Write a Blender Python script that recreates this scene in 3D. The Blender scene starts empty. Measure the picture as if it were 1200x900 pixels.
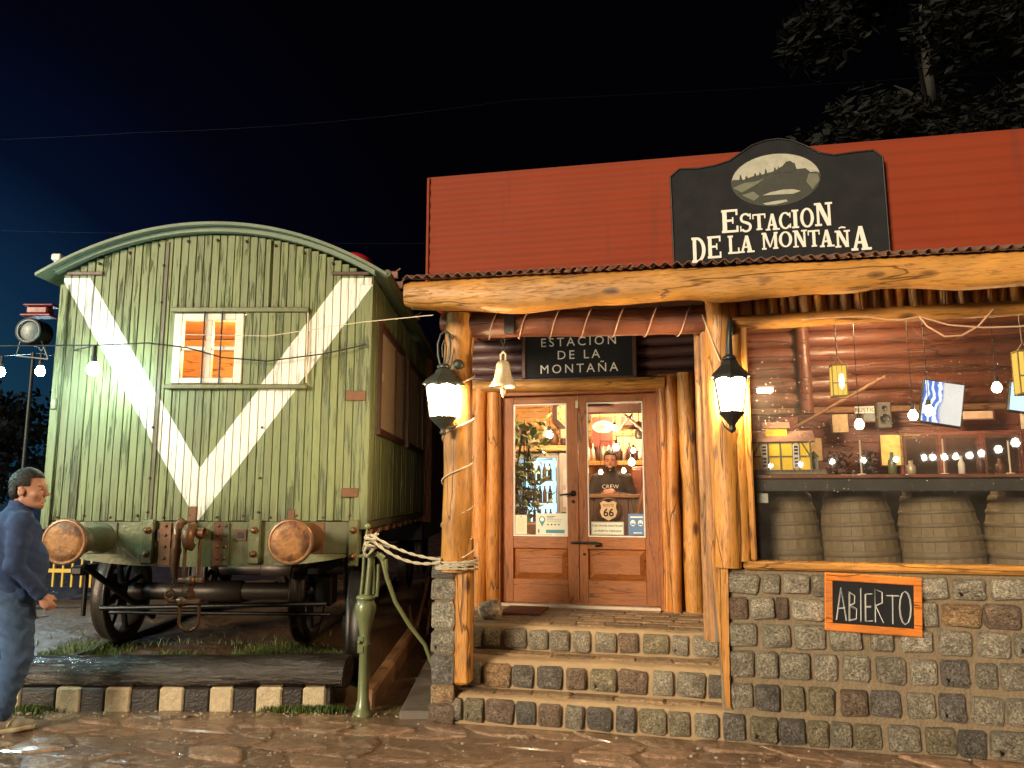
import bpy, bmesh, math, random
import numpy as np
from math import sin, cos, pi, radians, sqrt
from mathutils import Vector, Matrix, noise

random.seed(7)
scene = bpy.context.scene
C = bpy.context.collection

# ------------------------------------------------------------------ camera
cam_data = bpy.data.cameras.new("camera")
cam = bpy.data.objects.new("camera", cam_data)
C.objects.link(cam)
cam.location = (0, 0, 1.6)
cam.rotation_euler = (radians(90) + math.atan(130 / 900), 0, 0)
cam_data.sensor_width = 36
cam_data.lens = 27.0
cam_data.clip_start = 0.05
cam_data.clip_end = 1000
scene.camera = cam

# ------------------------------------------------------------------ view
scene.view_settings.view_transform = 'Standard'
scene.view_settings.look = 'None'
scene.view_settings.exposure = 0.5
scene.view_settings.gamma = 1.0
scene.cycles.use_denoising = True
scene.cycles.max_bounces = 7
scene.cycles.transparent_max_bounces = 24
scene.cycles.sample_clamp_indirect = 4
scene.cycles.caustics_reflective = False
scene.cycles.caustics_refractive = False

# ------------------------------------------------------------------ night sky
world = bpy.data.worlds.new("World")
scene.world = world
world.use_nodes = True
wn = world.node_tree
wn.nodes.clear()


def nd(nt, t, ins=None, **attrs):
    n = nt.nodes.new(t)
    for k, v in attrs.items():
        setattr(n, k, v)
    for k, v in (ins or {}).items():
        s = n.inputs[k]
        if isinstance(v, bpy.types.NodeSocket):
            nt.links.new(v, s)
        else:
            s.default_value = v
    return n


def ramp(nt, fac, stops, interp='LINEAR'):
    n = nt.nodes.new('ShaderNodeValToRGB')
    n.color_ramp.interpolation = interp
    el = n.color_ramp.elements
    while len(el) < len(stops):
        el.new(0.5)
    for e, (p, c) in zip(el, stops):
        e.position = p
        e.color = (c[0], c[1], c[2], 1) if not isinstance(c, (int, float)) else (c, c, c, 1)
    nt.links.new(fac, n.inputs[0])
    return n.outputs[0]


_tc = nd(wn, 'ShaderNodeTexCoord')
# town light hanging in the wet air low on the left horizon
_g = Vector((-0.86, 0.95, 0.01)).normalized()
_dot = nd(wn, 'ShaderNodeVectorMath', {0: _tc.outputs['Generated'], 1: _g}, operation='DOT_PRODUCT')
_sky = ramp(wn, _dot.outputs['Value'], [(0.0, (0.0004, 0.0004, 0.0006)), (0.76, (0.0004, 0.0004, 0.0009)), (0.87, (0.0005, 0.0007, 0.003)), (0.93, (0.001, 0.003, 0.012)), (0.965, (0.003, 0.014, 0.036)), (0.985, (0.005, 0.026, 0.050)), (1.0, (0.008, 0.044, 0.066))])
_bg = nd(wn, 'ShaderNodeBackground', {'Color': _sky, 'Strength': 1.0})
nd(wn, 'ShaderNodeOutputWorld', {'Surface': _bg.outputs[0]})

# one soft, low, warm key: the lamps of the street behind the camera
sun_data = bpy.data.lights.new("street_light_key", 'SUN')
sun_data.energy = 3.2
sun_data.angle = radians(17)
sun_data.color = (1.0, 0.82, 0.56)
sun = bpy.data.objects.new("street_light_key", sun_data)
C.objects.link(sun)
_d = Vector((0.616, 0.788, -0.250)).normalized()
sun.rotation_euler = _d.to_track_quat('-Z', 'Y').to_euler()

# ------------------------------------------------------------------ frames
FA = radians(-13.5)                     # the shop front is turned 13.5 degrees
FU = Vector((cos(FA), sin(FA), 0))
FN = Vector((-sin(FA), cos(FA), 0))
FO = Vector((0, 5.66, 0))


def F(u, v, z):
    return FO + FU * u + FN * v + Vector((0, 0, z))


# ------------------------------------------------------------------ object helpers
def tag(o, label=None, cat=None, group=None, kind=None):
    if label: o['label'] = label
    if cat: o['category'] = cat
    if group: o['group'] = group
    if kind: o['kind'] = kind
    return o


def thing(name, label, cat, loc=(0, 0, 0), rotz=0.0, group=None, rot=None):
    o = bpy.data.objects.new(name, None)
    o.empty_display_size = 0.1
    C.objects.link(o)
    o.location = loc
    o.rotation_euler = rot if rot else (0, 0, rotz)
    return tag(o, label, cat, group)


def fthing(name, label, cat, u, v, z, group=None, rz=0.0):
    return thing(name, label, cat, F(u, v, z), FA + rz, group)


class MB:
    """collects shapes and links them as one mesh object"""
    def __init__(s):
        s.v = []; s.f = []; s.m = []; s.sm = []

    def add(s, vs, fs, mi=0, smooth=False):
        b = len(s.v)
        s.v.extend([tuple(v) for v in vs])
        for f in fs:
            s.f.append(tuple(i + b for i in f)); s.m.append(mi); s.sm.append(smooth)
        return s

    def box(s, x0, x1, y0, y1, z0, z1, b=0.0, mi=0, R=None):
        """box with chamfered edges of width b"""
        if b <= 0:
            vs = [(x, y, z) for x in (x0, x1) for y in (y0, y1) for z in (z0, z1)]
            fs = [(0, 1, 3, 2), (4, 6, 7, 5), (0, 4, 5, 1), (2, 3, 7, 6), (0, 2, 6, 4), (1, 5, 7, 3)]
        else:
            b = min(b, (x1 - x0) * .45, (y1 - y0) * .45, (z1 - z0) * .45)
            c = ((x0, x1), (y0, y1), (z0, z1)); vs = []; idx = {}
            for ix in (0, 1):
                for iy in (0, 1):
                    for iz in (0, 1):
                        i3 = (ix, iy, iz)
                        for ax in range(3):
                            p = [c[k][i3[k]] + (b if i3[k] == 0 else -b) for k in range(3)]
                            p[ax] = c[ax][i3[ax]]
                            idx[(i3, ax)] = len(vs); vs.append(tuple(p))
            fs = []
            for ax in range(3):
                o1, o2 = (ax + 1) % 3, (ax + 2) % 3
                for sd in (0, 1):
                    q = []
                    for a, e in ((0, 0), (1, 0), (1, 1), (0, 1)):
                        i3 = [0, 0, 0]; i3[ax] = sd; i3[o1] = a; i3[o2] = e
                        q.append(idx[(tuple(i3), ax)])
                    fs.append(tuple(q if sd else q[::-1]))
            for ax in range(3):
                o1, o2 = (ax + 1) % 3, (ax + 2) % 3
                for a in (0, 1):
                    for e in (0, 1):
                        i3 = [0, 0, 0]; i3[o1] = a; i3[o2] = e
                        j3 = list(i3); j3[ax] = 1
                        q = (idx[(tuple(i3), o1)], idx[(tuple(j3), o1)], idx[(tuple(j3), o2)], idx[(tuple(i3), o2)])
                        fs.append(q if a ^ e else q[::-1])
            for i3 in [(i, j, k) for i in (0, 1) for j in (0, 1) for k in (0, 1)]:
                q = (idx[(i3, 0)], idx[(i3, 1)], idx[(i3, 2)])
                fs.append(q if (sum(i3) % 2 == 1) else q[::-1])
        if R is not None:
            vs = [tuple(R @ Vector(v)) for v in vs]
        return s.add(vs, fs, mi)

    def tube(s, path, r, n=8, mi=0, smooth=True, caps=True, capmi=None, jit=0.0, seed=0, squash=None):
        """tube along a path; r a number or one per point; jit roughens it like a hewn log"""
        P = [Vector(p) for p in path]
        rs = [r] * len(P) if isinstance(r, (int, float)) else list(r)
        up = None; rings = []; vs = []
        for i, p in enumerate(P):
            t = (P[min(i + 1, len(P) - 1)] - P[max(i - 1, 0)])
            t = t.normalized() if t.length > 1e-9 else Vector((0, 0, 1))
            if up is None:
                up = Vector((0, 0, 1)) if abs(t.z) < .9 else Vector((1, 0, 0))
            a = (up - t * up.dot(t))
            if a.length < 1e-6: a = t.orthogonal()
            a.normalize(); b = t.cross(a); up = a
            ring = []
            for k in range(n):
                th = 2 * pi * k / n
                rr = rs[i]
                if jit:
                    q = Vector((cos(th) * 1.6 + seed * 7.3, sin(th) * 1.6, p.length * 2.2 + seed * 3.1))
                    rr *= 1 + jit * noise.noise(q) * 1.6
                ca, cb = cos(th) * rr, sin(th) * rr
                if squash: ca *= squash[0]; cb *= squash[1]
                ring.append(len(vs)); vs.append(p + a * ca + b * cb)
            rings.append(ring)
        fs = []
        for r0, r1 in zip(rings, rings[1:]):
            for k in range(n):
                fs.append((r0[k], r0[(k + 1) % n], r1[(k + 1) % n], r1[k]))
        s.add(vs, fs, mi, smooth)
        if caps:
            s.add([vs[i] for i in rings[0]][::-1], [tuple(range(n))], mi if capmi is None else capmi)
            s.add([vs[i] for i in rings[-1]], [tuple(range(n))], mi if capmi is None else capmi)
        return s

    def lathe(s, prof, n=16, mi=0, axis='z', c=(0, 0, 0), smooth=True, a0=0.0):
        """prof = [(radius, height)]"""
        vs = []; fs = []
        for r_, h in prof:
            for k in range(n):
                th = 2 * pi * k / n + a0
                x, y = cos(th) * r_, sin(th) * r_
                p = (x, y, h) if axis == 'z' else ((x, -h, y) if axis == 'y' else (h, x, y))
                vs.append((p[0] + c[0], p[1] + c[1], p[2] + c[2]))
        for i in range(len(prof) - 1):
            for k in range(n):
                a, b = i * n + k, i * n + (k + 1) % n
                fs.append((a, b, b + n, a + n))
        s.add(vs, fs, mi, smooth)
        return s

    def prism(s, poly, d0, d1, plane='xz', mi=0, c=(0, 0, 0)):
        """polygon (ccw in its plane) pushed from d0 to d1 along the third axis"""
        def P(a, b, d):
            p = {'xz': (a, d, b), 'xy': (a, b, d), 'yz': (d, a, b)}[plane]
            return (p[0] + c[0], p[1] + c[1], p[2] + c[2])
        n = len(poly)
        vs = [P(a, b, d0) for a, b in poly] + [P(a, b, d1) for a, b in poly]
        fs = [tuple(range(n)), tuple(range(2 * n - 1, n - 1, -1))]
        fs += [(i, (i + 1) % n + 0, (i + 1) % n + n, i + n)[::-1] for i in range(n)]
        return s.add(vs, fs, mi)

    def mesh(s, name, mats, fix=True):
        me = bpy.data.meshes.new(name)
        me.from_pydata(s.v, [], s.f)
        for m in (mats if isinstance(mats, (list, tuple)) else [mats]):
            me.materials.append(m)
        me.polygons.foreach_set('material_index', s.m)
        me.polygons.foreach_set('use_smooth', s.sm)
        if fix:
            bm = bmesh.new(); bm.from_mesh(me)
            bmesh.ops.recalc_face_normals(bm, faces=bm.faces)
            bm.to_mesh(me); bm.free()
        me.update()
        return me

    def build(s, name, mats, parent=None, loc=(0, 0, 0), rotz=0.0, fix=True, rot=None):
        return link(name, s.mesh(name, mats, fix), parent, loc, rotz, rot)


def link(name, me, parent=None, loc=(0, 0, 0), rotz=0.0, rot=None):
    o = bpy.data.objects.new(name, me)
    C.objects.link(o)
    if parent is not None: o.parent = parent
    o.location = loc
    o.rotation_euler = rot if rot else (0, 0, rotz)
    return o


def copy_tree(o, parent=None):
    c = o.copy(); C.objects.link(c)
    if parent is not None: c.parent = parent
    for ch in list(o.children): copy_tree(ch, c)
    return c


# ------------------------------------------------------------------ materials
def newmat(name):
    m = bpy.data.materials.new(name); m.use_nodes = True
    nt = m.node_tree; nt.nodes.clear()
    return m, nt


def coords(nt, scale=(1, 1, 1), rnd=True):
    tc = nd(nt, 'ShaderNodeTexCoord').outputs['Object']
    if rnd:
        oi = nd(nt, 'ShaderNodeObjectInfo').outputs['Random']
        mul = nd(nt, 'ShaderNodeMath', {0: oi, 1: 41.7}, operation='MULTIPLY').outputs[0]
        cx = nd(nt, 'ShaderNodeCombineXYZ', {0: mul, 1: mul, 2: mul}).outputs[0]
        tc = nd(nt, 'ShaderNodeVectorMath', {0: tc, 1: cx}, operation='ADD').outputs[0]
    return nd(nt, 'ShaderNodeVectorMath', {0: tc, 1: scale}, operation='MULTIPLY').outputs[0]


def nz(nt, vec, sc, det=4, rough=.55, dist=0.0):
    return nd(nt, 'ShaderNodeTexNoise', {'Vector': vec, 'Scale': sc, 'Detail': det, 'Roughness': rough, 'Distortion': dist}).outputs['Fac']


def mix(nt, f, a, b, bt='MIX'):
    n = nt.nodes.new('ShaderNodeMix'); n.data_type = 'RGBA'; n.blend_type = bt
    for i, v in ((0, f), (6, a), (7, b)):
        if isinstance(v, bpy.types.NodeSocket): nt.links.new(v, n.inputs[i])
        else: n.inputs[i].default_value = v if i == 0 else (v[0], v[1], v[2], 1)
    return n.outputs[2]


def mth(nt, op, a, b=0.0, c=0.0):
    return nd(nt, 'ShaderNodeMath', {0: a, 1: b, 2: c}, operation=op).outputs[0]


def finish(nt, col, rough, metal=0.0, bump=None, bd=0.01, spec=0.5, emis=None, es=0.0, coat=0.0):
    ins = {'Base Color': (col[0], col[1], col[2], 1) if not isinstance(col, bpy.types.NodeSocket) else col,
           'Roughness': rough, 'Metallic': metal, 'Specular IOR Level': spec, 'Coat Weight': coat, 'Coat Roughness': .15}
    if bump is not None:
        ins['Normal'] = nd(nt, 'ShaderNodeBump', {'Height': bump, 'Distance': bd, 'Strength': 1.0}).outputs[0]
    if emis is not None:
        ins['Emission Color'] = (emis[0], emis[1], emis[2], 1) if not isinstance(emis, bpy.types.NodeSocket) else emis
        ins['Emission Strength'] = es
    p = nd(nt, 'ShaderNodeBsdfPrincipled', ins)
    nd(nt, 'ShaderNodeOutputMaterial', {'Surface': p.outputs[0]})


def plain(name, col, rough=.5, metal=0.0, var=.25, sc=12, bd=.002, coat=0.0):
    m, nt = newmat(name)
    v = coords(nt)
    n1 = nz(nt, v, sc, 6, .65)
    c = mix(nt, n1, [x * (1 - var) for x in col], [min(1, x * (1 + var)) for x in col])
    r = mth(nt, 'MULTIPLY_ADD', nz(nt, v, sc * .7, 3), .3, rough - .15)
    finish(nt, c, r, metal, nz(nt, v, sc * 4, 4), bd, coat=coat)
    return m


def wood(name, axis, light, mid, dark, rough=.42, knots=.5, grain=1.0, bd=.006, coat=0.0, val=.22):
    m, nt = newmat(name)
    sc = {'x': (1.5, 13, 13), 'y': (13, 1.5, 13), 'z': (13, 13, 1.5)}[axis]
    v = coords(nt, sc)
    g = nz(nt, v, 1.6 * grain, 7, .62, 1.2)
    g2 = nz(nt, v, 7 * grain, 5, .6, .4)
    col = ramp(nt, g, [(.28, mid), (.5, light), (.72, mid)])
    st = ramp(nt, g2, [(.30, 1.0), (.46, 0.0)])
    col = mix(nt, mth(nt, 'MULTIPLY', st, .72), col, dark)
    cr = nz(nt, coords(nt, {'x': (.45, 5, 5), 'y': (5, .45, 5), 'z': (5, 5, .45)}[axis]), 1.3, 3, .5, .3)
    cl_ = ramp(nt, mth(nt, 'ABSOLUTE', mth(nt, 'SUBTRACT', cr, .5), 0), [(.0, 1.0), (.012, 0.0)])
    col = mix(nt, mth(nt, 'MULTIPLY', cl_, .85), col, [c * .45 for c in dark])
    ks = {'x': (.45, 1, 1), 'y': (1, .45, 1), 'z': (1, 1, .45)}[axis]
    kv = coords(nt, ks)
    kd = nd(nt, 'ShaderNodeTexVoronoi', {'Vector': kv, 'Scale': 5.5}).outputs['Distance']
    k = ramp(nt, kd, [(.08, 1.0), (.15, .45), (.19, .0)])
    col = mix(nt, mth(nt, 'MULTIPLY', k, knots), col, [c * .6 for c in dark])
    big = nz(nt, coords(nt), 2.2, 3)
    dk = ramp(nt, big, [(.3, 1 - val), (.7, 1 + val)])
    col = mix(nt, 1.0, col, dk, 'MULTIPLY')
    h = mth(nt, 'SUBTRACT', mth(nt, 'MULTIPLY', g, .8), mth(nt, 'MULTIPLY', st, .25))
    h = mth(nt, 'SUBTRACT', h, mth(nt, 'MULTIPLY', cl_, .7))
    finish(nt, col, mth(nt, 'MULTIPLY_ADD', g2, .3, rough - .15), 0, h, bd, coat=coat)
    return m


def emit(name, col, s, shape=False):
    m, nt = newmat(name)
    e = nd(nt, 'ShaderNodeEmission', {'Color': (*col, 1), 'Strength': s})
    nd(nt, 'ShaderNodeOutputMaterial', {'Surface': e.outputs[0]})
    return m


M = {}
M['pine_z'] = wood('varnished_pine_upright', 'z', (.55, .245, .050), (.37, .15, .028), (.12, .036, .012), .40, .95, val=.32)
M['pine_x'] = wood('varnished_pine_lying', 'x', (.55, .26, .056), (.38, .16, .032), (.13, .042, .014), .42, .95, val=.30)
M['orange_z'] = wood('orange_pine_upright', 'z', (.54, .21, .038), (.37, .12, .022), (.09, .025, .008), .38, .8)
M['red_x'] = wood('red_stained_log', 'x', (.20, .066, .034), (.14, .044, .024), (.07, .02, .012), .36, .5, coat=.15)
M['dark_x'] = wood('dark_stained_log', 'x', (.10, .048, .048), (.07, .033, .034), (.025, .012, .012), .4, .2)
M['brown_z'] = wood('weathered_brown_wood', 'z', (.36, .185, .08), (.24, .11, .045), (.05, .02, .012), .6, .4)
M['brown_x'] = wood('weathered_brown_wood_lying', 'x', (.26, .13, .06), (.18, .08, .035), (.05, .02, .012), .6, .4)
M['door_z'] = wood('door_wood_upright', 'z', (.31, .094, .018), (.21, .056, .010), (.08, .018, .006), .55, .35, bd=.002)
M['door_x'] = wood('door_wood_lying', 'x', (.32, .10, .019), (.22, .058, .010), (.08, .018, .006), .55, .3, bd=.002)
M['plank_int'] = wood('interior_pine_boards', 'x', (.62, .36, .13), (.5, .26, .08), (.2, .09, .03), .5, .6)
M['frame_orange'] = wood('chalkboard_frame_wood', 'x', (.80, .25, .04), (.66, .19, .03), (.2, .05, .01), .35, .2)
M['endgrain'] = plain('log_end_grain', (.42, .22, .08), .6)
M['black_iron'] = plain('black_iron', (.030, .027, .026), .35, .7, .4, 30)
M['wheel_iron'] = plain('worn_wheel_iron', (.055, .042, .036), .4, .5, .5, 20)
M['lamp_iron'] = plain('grey_green_lamp_iron', (.085, .09, .075), .42, .5, .25, 40, .0005)
M['lamp_iron2'] = plain('dark_lamp_iron', (.035, .037, .036), .4, .5, .25, 40, .0005)
M['brass'] = plain('dull_brass', (.55, .45, .30), .42, .4, .25, 30, .0006)
M['white_cord'] = plain('pale_cord', (.62, .50, .36), .6, 0, .1, 60, .0003)
M['cord_pink'] = plain('pinkish_cord', (.55, .33, .22), .5, 0, .1, 60, .0003)
M['black_cord'] = plain('black_cord', (.015, .015, .015), .5, 0, .1, 60, .0003)
M['rope'] = plain('pale_rope', (.52, .45, .34), .9, 0, .25, 90, .002)
M['mortar'] = plain('sandy_mortar', (.235, .175, .112), .85, 0, .4, 14, .014)
M['tread'] = plain('worn_cement_tread', (.36, .25, .145), .8, 0, .3, 6, .008)
M['white_paint'] = plain('white_window_paint', (.70, .64, .56), .5, 0, .12, 20)
M['dark_board'] = plain('slate_black_board', (.010, .010, .013), .9, 0, .15, 10)
M['letter'] = plain('cream_lettering', (.82, .80, .74), .6, 0, .08, 30, .0005)
M['chalk'] = plain('chalk', (.80, .80, .78), .9, 0, .3, 60, .0005)
M['frame_dark'] = plain('dark_brown_frame', (.075, .032, .025), .45, 0, .3, 20)
M['galv'] = plain('dull_galvanised_edge', (.22, .12, .09), .5, .3, .3, 20)
M['skin'] = plain('skin', (.52, .26, .18), .5, 0, .12, 18, .0008)
M['hair'] = plain('dark_hair', (.012, .010, .010), .6, 0, .5, 60, .004)
M['black'] = plain('black_paint', (.012, .012, .013), .5)
M['grey'] = plain('grey_paint', (.30, .29, .28), .5)
M['yellow'] = plain('yellow_paint', (.62, .40, .04), .5, 0, .15)
M['leaf'] = plain('glossy_leaf', (.11, .15, .035), .4, 0, .6, 9)
M['leaf_dark'] = plain('dark_leaf', (.008, .009, .008), .5, 0, .5, 1.5)
M['bark'] = plain('bark', (.014, .012, .010), .8)
M['soil'] = plain('wet_soil', (.12, .066, .034), .36, 0, .5, 3, .02)
M['concrete'] = plain('grey_concrete', (.16, .13, .11), .5, 0, .3, 4, .006)
M['rust'] = plain('rust_brown_metal', (.13, .055, .025), .5, .35, .55, 16, .003)
M['rust_pale'] = plain('pale_rust_metal', (.21, .105, .055), .34, .45, .45, 18, .002)


def mat_redmetal():
    m, nt = newmat('red_corrugated_metal')
    v = coords(nt, (1, 1, 1), False)
    n1 = nz(nt, v, 2.2, 5)
    n2 = nz(nt, coords(nt, (1.0, 1, 14), False), 1.3, 4)
    c = mix(nt, n1, (.21, .029, .007), (.28, .042, .010))
    c = mix(nt, mth(nt, 'MULTIPLY', n2, .35), c, (.24, .045, .035))
    dr = nz(nt, coords(nt, (11, 1, .7), False), 1.0, 5)
    c = mix(nt, ramp(nt, dr, [(.30, .55), (.42, .0)]), c, (.17, .035, .02))
    finish(nt, c, .65, 0, nz(nt, v, 60, 3), .0008, spec=.2)
    return m


def mat_paint_planks(name, with_v):
    """olive carriage paint, cracked along the grain; the white V is flat paint on the boards"""
    m, nt = newmat(name)
    tc = nd(nt, 'ShaderNodeTexCoord').outputs['Object']
    oi = nd(nt, 'ShaderNodeObjectInfo').outputs['Random']
    sx = nd(nt, 'ShaderNodeSeparateXYZ', {0: tc})
    off = nd(nt, 'ShaderNodeCombineXYZ', {2: mth(nt, 'MULTIPLY', oi, 30.0)}).outputs[0]
    vv = nd(nt, 'ShaderNodeVectorMath', {0: tc, 1: off}, operation='ADD').outputs[0]
    st = nd(nt, 'ShaderNodeVectorMath', {0: vv, 1: (42, 42, 2.6)}, operation='MULTIPLY').outputs[0]
    st2 = nd(nt, 'ShaderNodeVectorMath', {0: vv, 1: (110, 110, 5)}, operation='MULTIPLY').outputs[0]
    a = nz(nt, st, 1.0, 6, .7, .5)
    b = nz(nt, st2, 1.0, 4, .6)
    low = nz(nt, vv, 1.1, 3)
    wear = mth(nt, 'ADD', mth(nt, 'MULTIPLY', a, .62), mth(nt, 'MULTIPLY', low, .38))
    crack = ramp(nt, wear, [(.405, 1.0), (.455, 0.0)])
    fine = ramp(nt, b, [(.36, 1.0), (.48, 0.0)])
    base = mix(nt, nz(nt, vv, 1.7, 4), (.140, .172, .062), (.215, .245, .098))
    base = mix(nt, mth(nt, 'MULTIPLY', ramp(nt, oi, [(0, 0.0), (1, 1.0)]), .6), base, (.105, .115, .056))
    base = mix(nt, mth(nt, 'MULTIPLY', fine, .5), base, (.065, .07, .035))
    if with_v:
        x, z = sx.outputs[0], sx.outputs[2]
        def line(x0, z0, k): return mth(nt, 'MULTIPLY_ADD', x, k, z0 - k * x0)
        out = mth(nt, 'MAXIMUM', line(-.06, 1.361, -1.612), line(-.06, 1.361, 1.438))
        inn = mth(nt, 'MAXIMUM', line(-.064, 1.842, -1.564), line(-.064, 1.842, 1.443))
        wob = mth(nt, 'MULTIPLY', mth(nt, 'SUBTRACT', nz(nt, vv, 9, 2), .5), .03)
        zz = mth(nt, 'ADD', z, wob)
        mk = mth(nt, 'MULTIPLY', mth(nt, 'GREATER_THAN', zz, out), mth(nt, 'LESS_THAN', zz, inn))
        mk = mth(nt, 'MULTIPLY', mk, mth(nt, 'LESS_THAN', z, 3.585))
        white = mix(nt, nz(nt, vv, 3, 4), (.72, .69, .64), (.82, .79, .74))
        white = mix(nt, mth(nt, 'MULTIPLY', fine, .12), white, (.45, .42, .36))
        base = mix(nt, mk, base, white)
    base = mix(nt, mth(nt, 'MULTIPLY', crack, mth(nt, 'MULTIPLY_ADD', mk, -.42, .62) if with_v else .62), base, (.040, .036, .020))
    # grime creeping up from the lower board ends
    gr = mth(nt, 'MULTIPLY', nz(nt, st, .7, 3), mth(nt, 'MULTIPLY_ADD', sx.outputs[2], -1.6, 3.3))
    base = mix(nt, mth(nt, 'MULTIPLY', ramp(nt, gr, [(.40, 0.0), (.6, 1.0)]), .5), base, (.045, .045, .02))
    h = mth(nt, 'SUBTRACT', mth(nt, 'MULTIPLY', a, .5), crack)
    finish(nt, base, mth(nt, 'MULTIPLY_ADD', b, .3, .34), 0, h, .006)
    return m


def mat_stone():
    m, nt = newmat('granite_cobble')
    v = coords(nt)
    oc = nd(nt, 'ShaderNodeObjectInfo').outputs['Color']
    sp = nz(nt, v, 11, 6, .85)
    big = nz(nt, v, 2.2, 4)
    c = mix(nt, 1.0, oc, ramp(nt, sp, [(.36, .16), (.46, .70), (.54, 1.2), (.64, 2.3)]), 'MULTIPLY')
    c = mix(nt, 1.0, c, ramp(nt, big, [(.3, .7), (.7, 1.35)]), 'MULTIPLY')
    h = mth(nt, 'ADD', mth(nt, 'MULTIPLY', nz(nt, v, 4.5, 6, .7), 1.0), mth(nt, 'MULTIPLY', sp, .6))
    finish(nt, c, mth(nt, 'MULTIPLY_ADD', big, .4, .26), 0, h, .045)
    return m


def mat_ground(name, a, b, wet=True, sc=1.0):
    m, nt = newmat(name)
    v = coords(nt, (1, 1, 1), True)
    n1 = nz(nt, v, 2.3 * sc, 6, .6)
    n2 = nz(nt, v, 14 * sc, 6, .65)
    n3 = nz(nt, v, 60, 4, .6)
    c = mix(nt, n1, a, b)
    c = mix(nt, 1.0, c, ramp(nt, n2, [(.3, .55), (.7, 1.45)]), 'MULTIPLY')
    oi = nd(nt, 'ShaderNodeObjectInfo').outputs['Random']
    c = mix(nt, 1.0, c, ramp(nt, oi, [(0, .65), (.5, 1.0), (1, 1.5)]), 'MULTIPLY')
    wetm = ramp(nt, mth(nt, 'ADD', mth(nt, 'MULTIPLY', n1, .5), mth(nt, 'MULTIPLY', n2, .5)), [(.40, .05), (.62, .30)]) if wet else .6
    h = mth(nt, 'ADD', mth(nt, 'MULTIPLY', n2, 1.1), mth(nt, 'MULTIPLY', n3, .3))
    finish(nt, c, wetm, 0, h, .03, spec=.9, coat=.35 if wet else 0)
    return m


def mat_sleeper():
    m, nt = newmat('wet_black_timber')
    v = coords(nt, (1.1, 12, 12))
    g = nz(nt, v, 1.6, 7, .65, 1.5)
    g2 = nz(nt, v, 5, 5, .6)
    c = mix(nt, g, (.009, .007, .006), (.034, .018, .012))
    r = ramp(nt, g2, [(.35, .08), (.65, .3)])
    finish(nt, c, r, 0, mth(nt, 'ADD', g, mth(nt, 'MULTIPLY', g2, .5)), .02, spec=.7)
    return m


def mat_glass(name, tint=(1, 1, 1), rough=.02, dust=0.03):
    m, nt = newmat(name)
    fr = nd(nt, 'ShaderNodeFresnel', {'IOR': 1.5}).outputs[0]
    tr = nd(nt, 'ShaderNodeBsdfTransparent', {'Color': (*tint, 1)})
    gl = nd(nt, 'ShaderNodeBsdfGlossy', {'Roughness': rough})
    df = nd(nt, 'ShaderNodeBsdfDiffuse', {'Color': (.6, .55, .5, 1)})
    mx = nd(nt, 'ShaderNodeMixShader', {0: mth(nt, 'MULTIPLY', fr, 1.5), 1: tr.outputs[0], 2: gl.outputs[0]})
    m2 = nd(nt, 'ShaderNodeMixShader', {0: mth(nt, 'MULTIPLY', nz(nt, coords(nt), 7, 5), dust * 2), 1: mx.outputs[0], 2: df.outputs[0]})
    nd(nt, 'ShaderNodeOutputMaterial', {'Surface': m2.outputs[0]})
    return m


def mat_buffer():
    m, nt = newmat('rusted_buffer_face')
    v = coords(nt)
    n = nz(nt, v, 7, 6, .7)
    c = ramp(nt, n, [(.32, (.02, .012, .009)), (.44, (.12, .045, .016)), (.58, (.30, .13, .035)), (.75, (.17, .065, .022))])
    finish(nt, c, .5, .2, nz(nt, v, 30, 5), .004)
    return m


def mat_screen():
    m, nt = newmat('screen_picture')
    v = coords(nt, (1, 1, 1), False)
    w = nd(nt, 'ShaderNodeTexWave', {'Vector': v, 'Scale': 6, 'Distortion': 9, 'Detail': 3}, bands_direction='X').outputs['Fac']
    n = nz(nt, v, 4, 3)
    c = mix(nt, ramp(nt, w, [(.45, 0.0), (.7, 1.0)]), (.08, .16, .55), (.75, .85, 1.0))
    sep = nd(nt, 'ShaderNodeSeparateXYZ', {0: v})
    c2 = mix(nt, n, (.80, .76, .68), (.5, .48, .44))
    edge = mth(nt, 'ADD', sep.outputs[0], mth(nt, 'MULTIPLY', n, .12))
    c = mix(nt, ramp(nt, edge, [(.045, 0.0), (.065, 1.0)]), c, c2)
    e = nd(nt, 'ShaderNodeEmission', {'Color': c, 'Strength': 1.1})
    nd(nt, 'ShaderNodeOutputMaterial', {'Surface': e.outputs[0]})
    return m


def fabric(name, a, b, sc, bd):
    m, nt = newmat(name)
    v = coords(nt)
    n = nz(nt, v, sc, 5, .6)
    n2 = nz(nt, v, 260, 2)
    c = mix(nt, n, a, b)
    c = mix(nt, 1.0, c, ramp(nt, n2, [(.3, .8), (.7, 1.2)]), 'MULTIPLY')
    finish(nt, c, .9, 0, mth(nt, 'ADD', nz(nt, v, 9, 4), mth(nt, 'MULTIPLY', n2, .12)), bd)
    return m


M['red_metal'] = mat_redmetal()
M['olive'] = mat_paint_planks('olive_cracked_paint', False)
M['olive_v'] = mat_paint_planks('olive_cracked_paint_with_white_v', True)
M['olive_metal'] = plain('olive_painted_iron', (.118, .122, .055), .38, 0, .5, 7, .004)
M['olive_dark'] = plain('shabby_olive_iron', (.085, .085, .045), .5, 0, .5, 9, .003)
M['roof_green'] = plain('pale_green_roof_sheet', (.15, .19, .13), .5, 0, .25, 8, .003)
M['pump_green'] = plain('green_pump_paint', (.145, .165, .075), .34, 0, .35, 14, .002, coat=.4)
M['stone'] = mat_stone()
M['flag'] = mat_ground('wet_flagstone', (.15, .072, .045), (.32, .21, .135), True)
M['ground'] = mat_ground('wet_dark_ground', (.035, .020, .015), (.07, .04, .026), True)
M['mud'] = mat_ground('wet_mud', (.035, .020, .014), (.08, .048, .032), True, 1.4)
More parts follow.
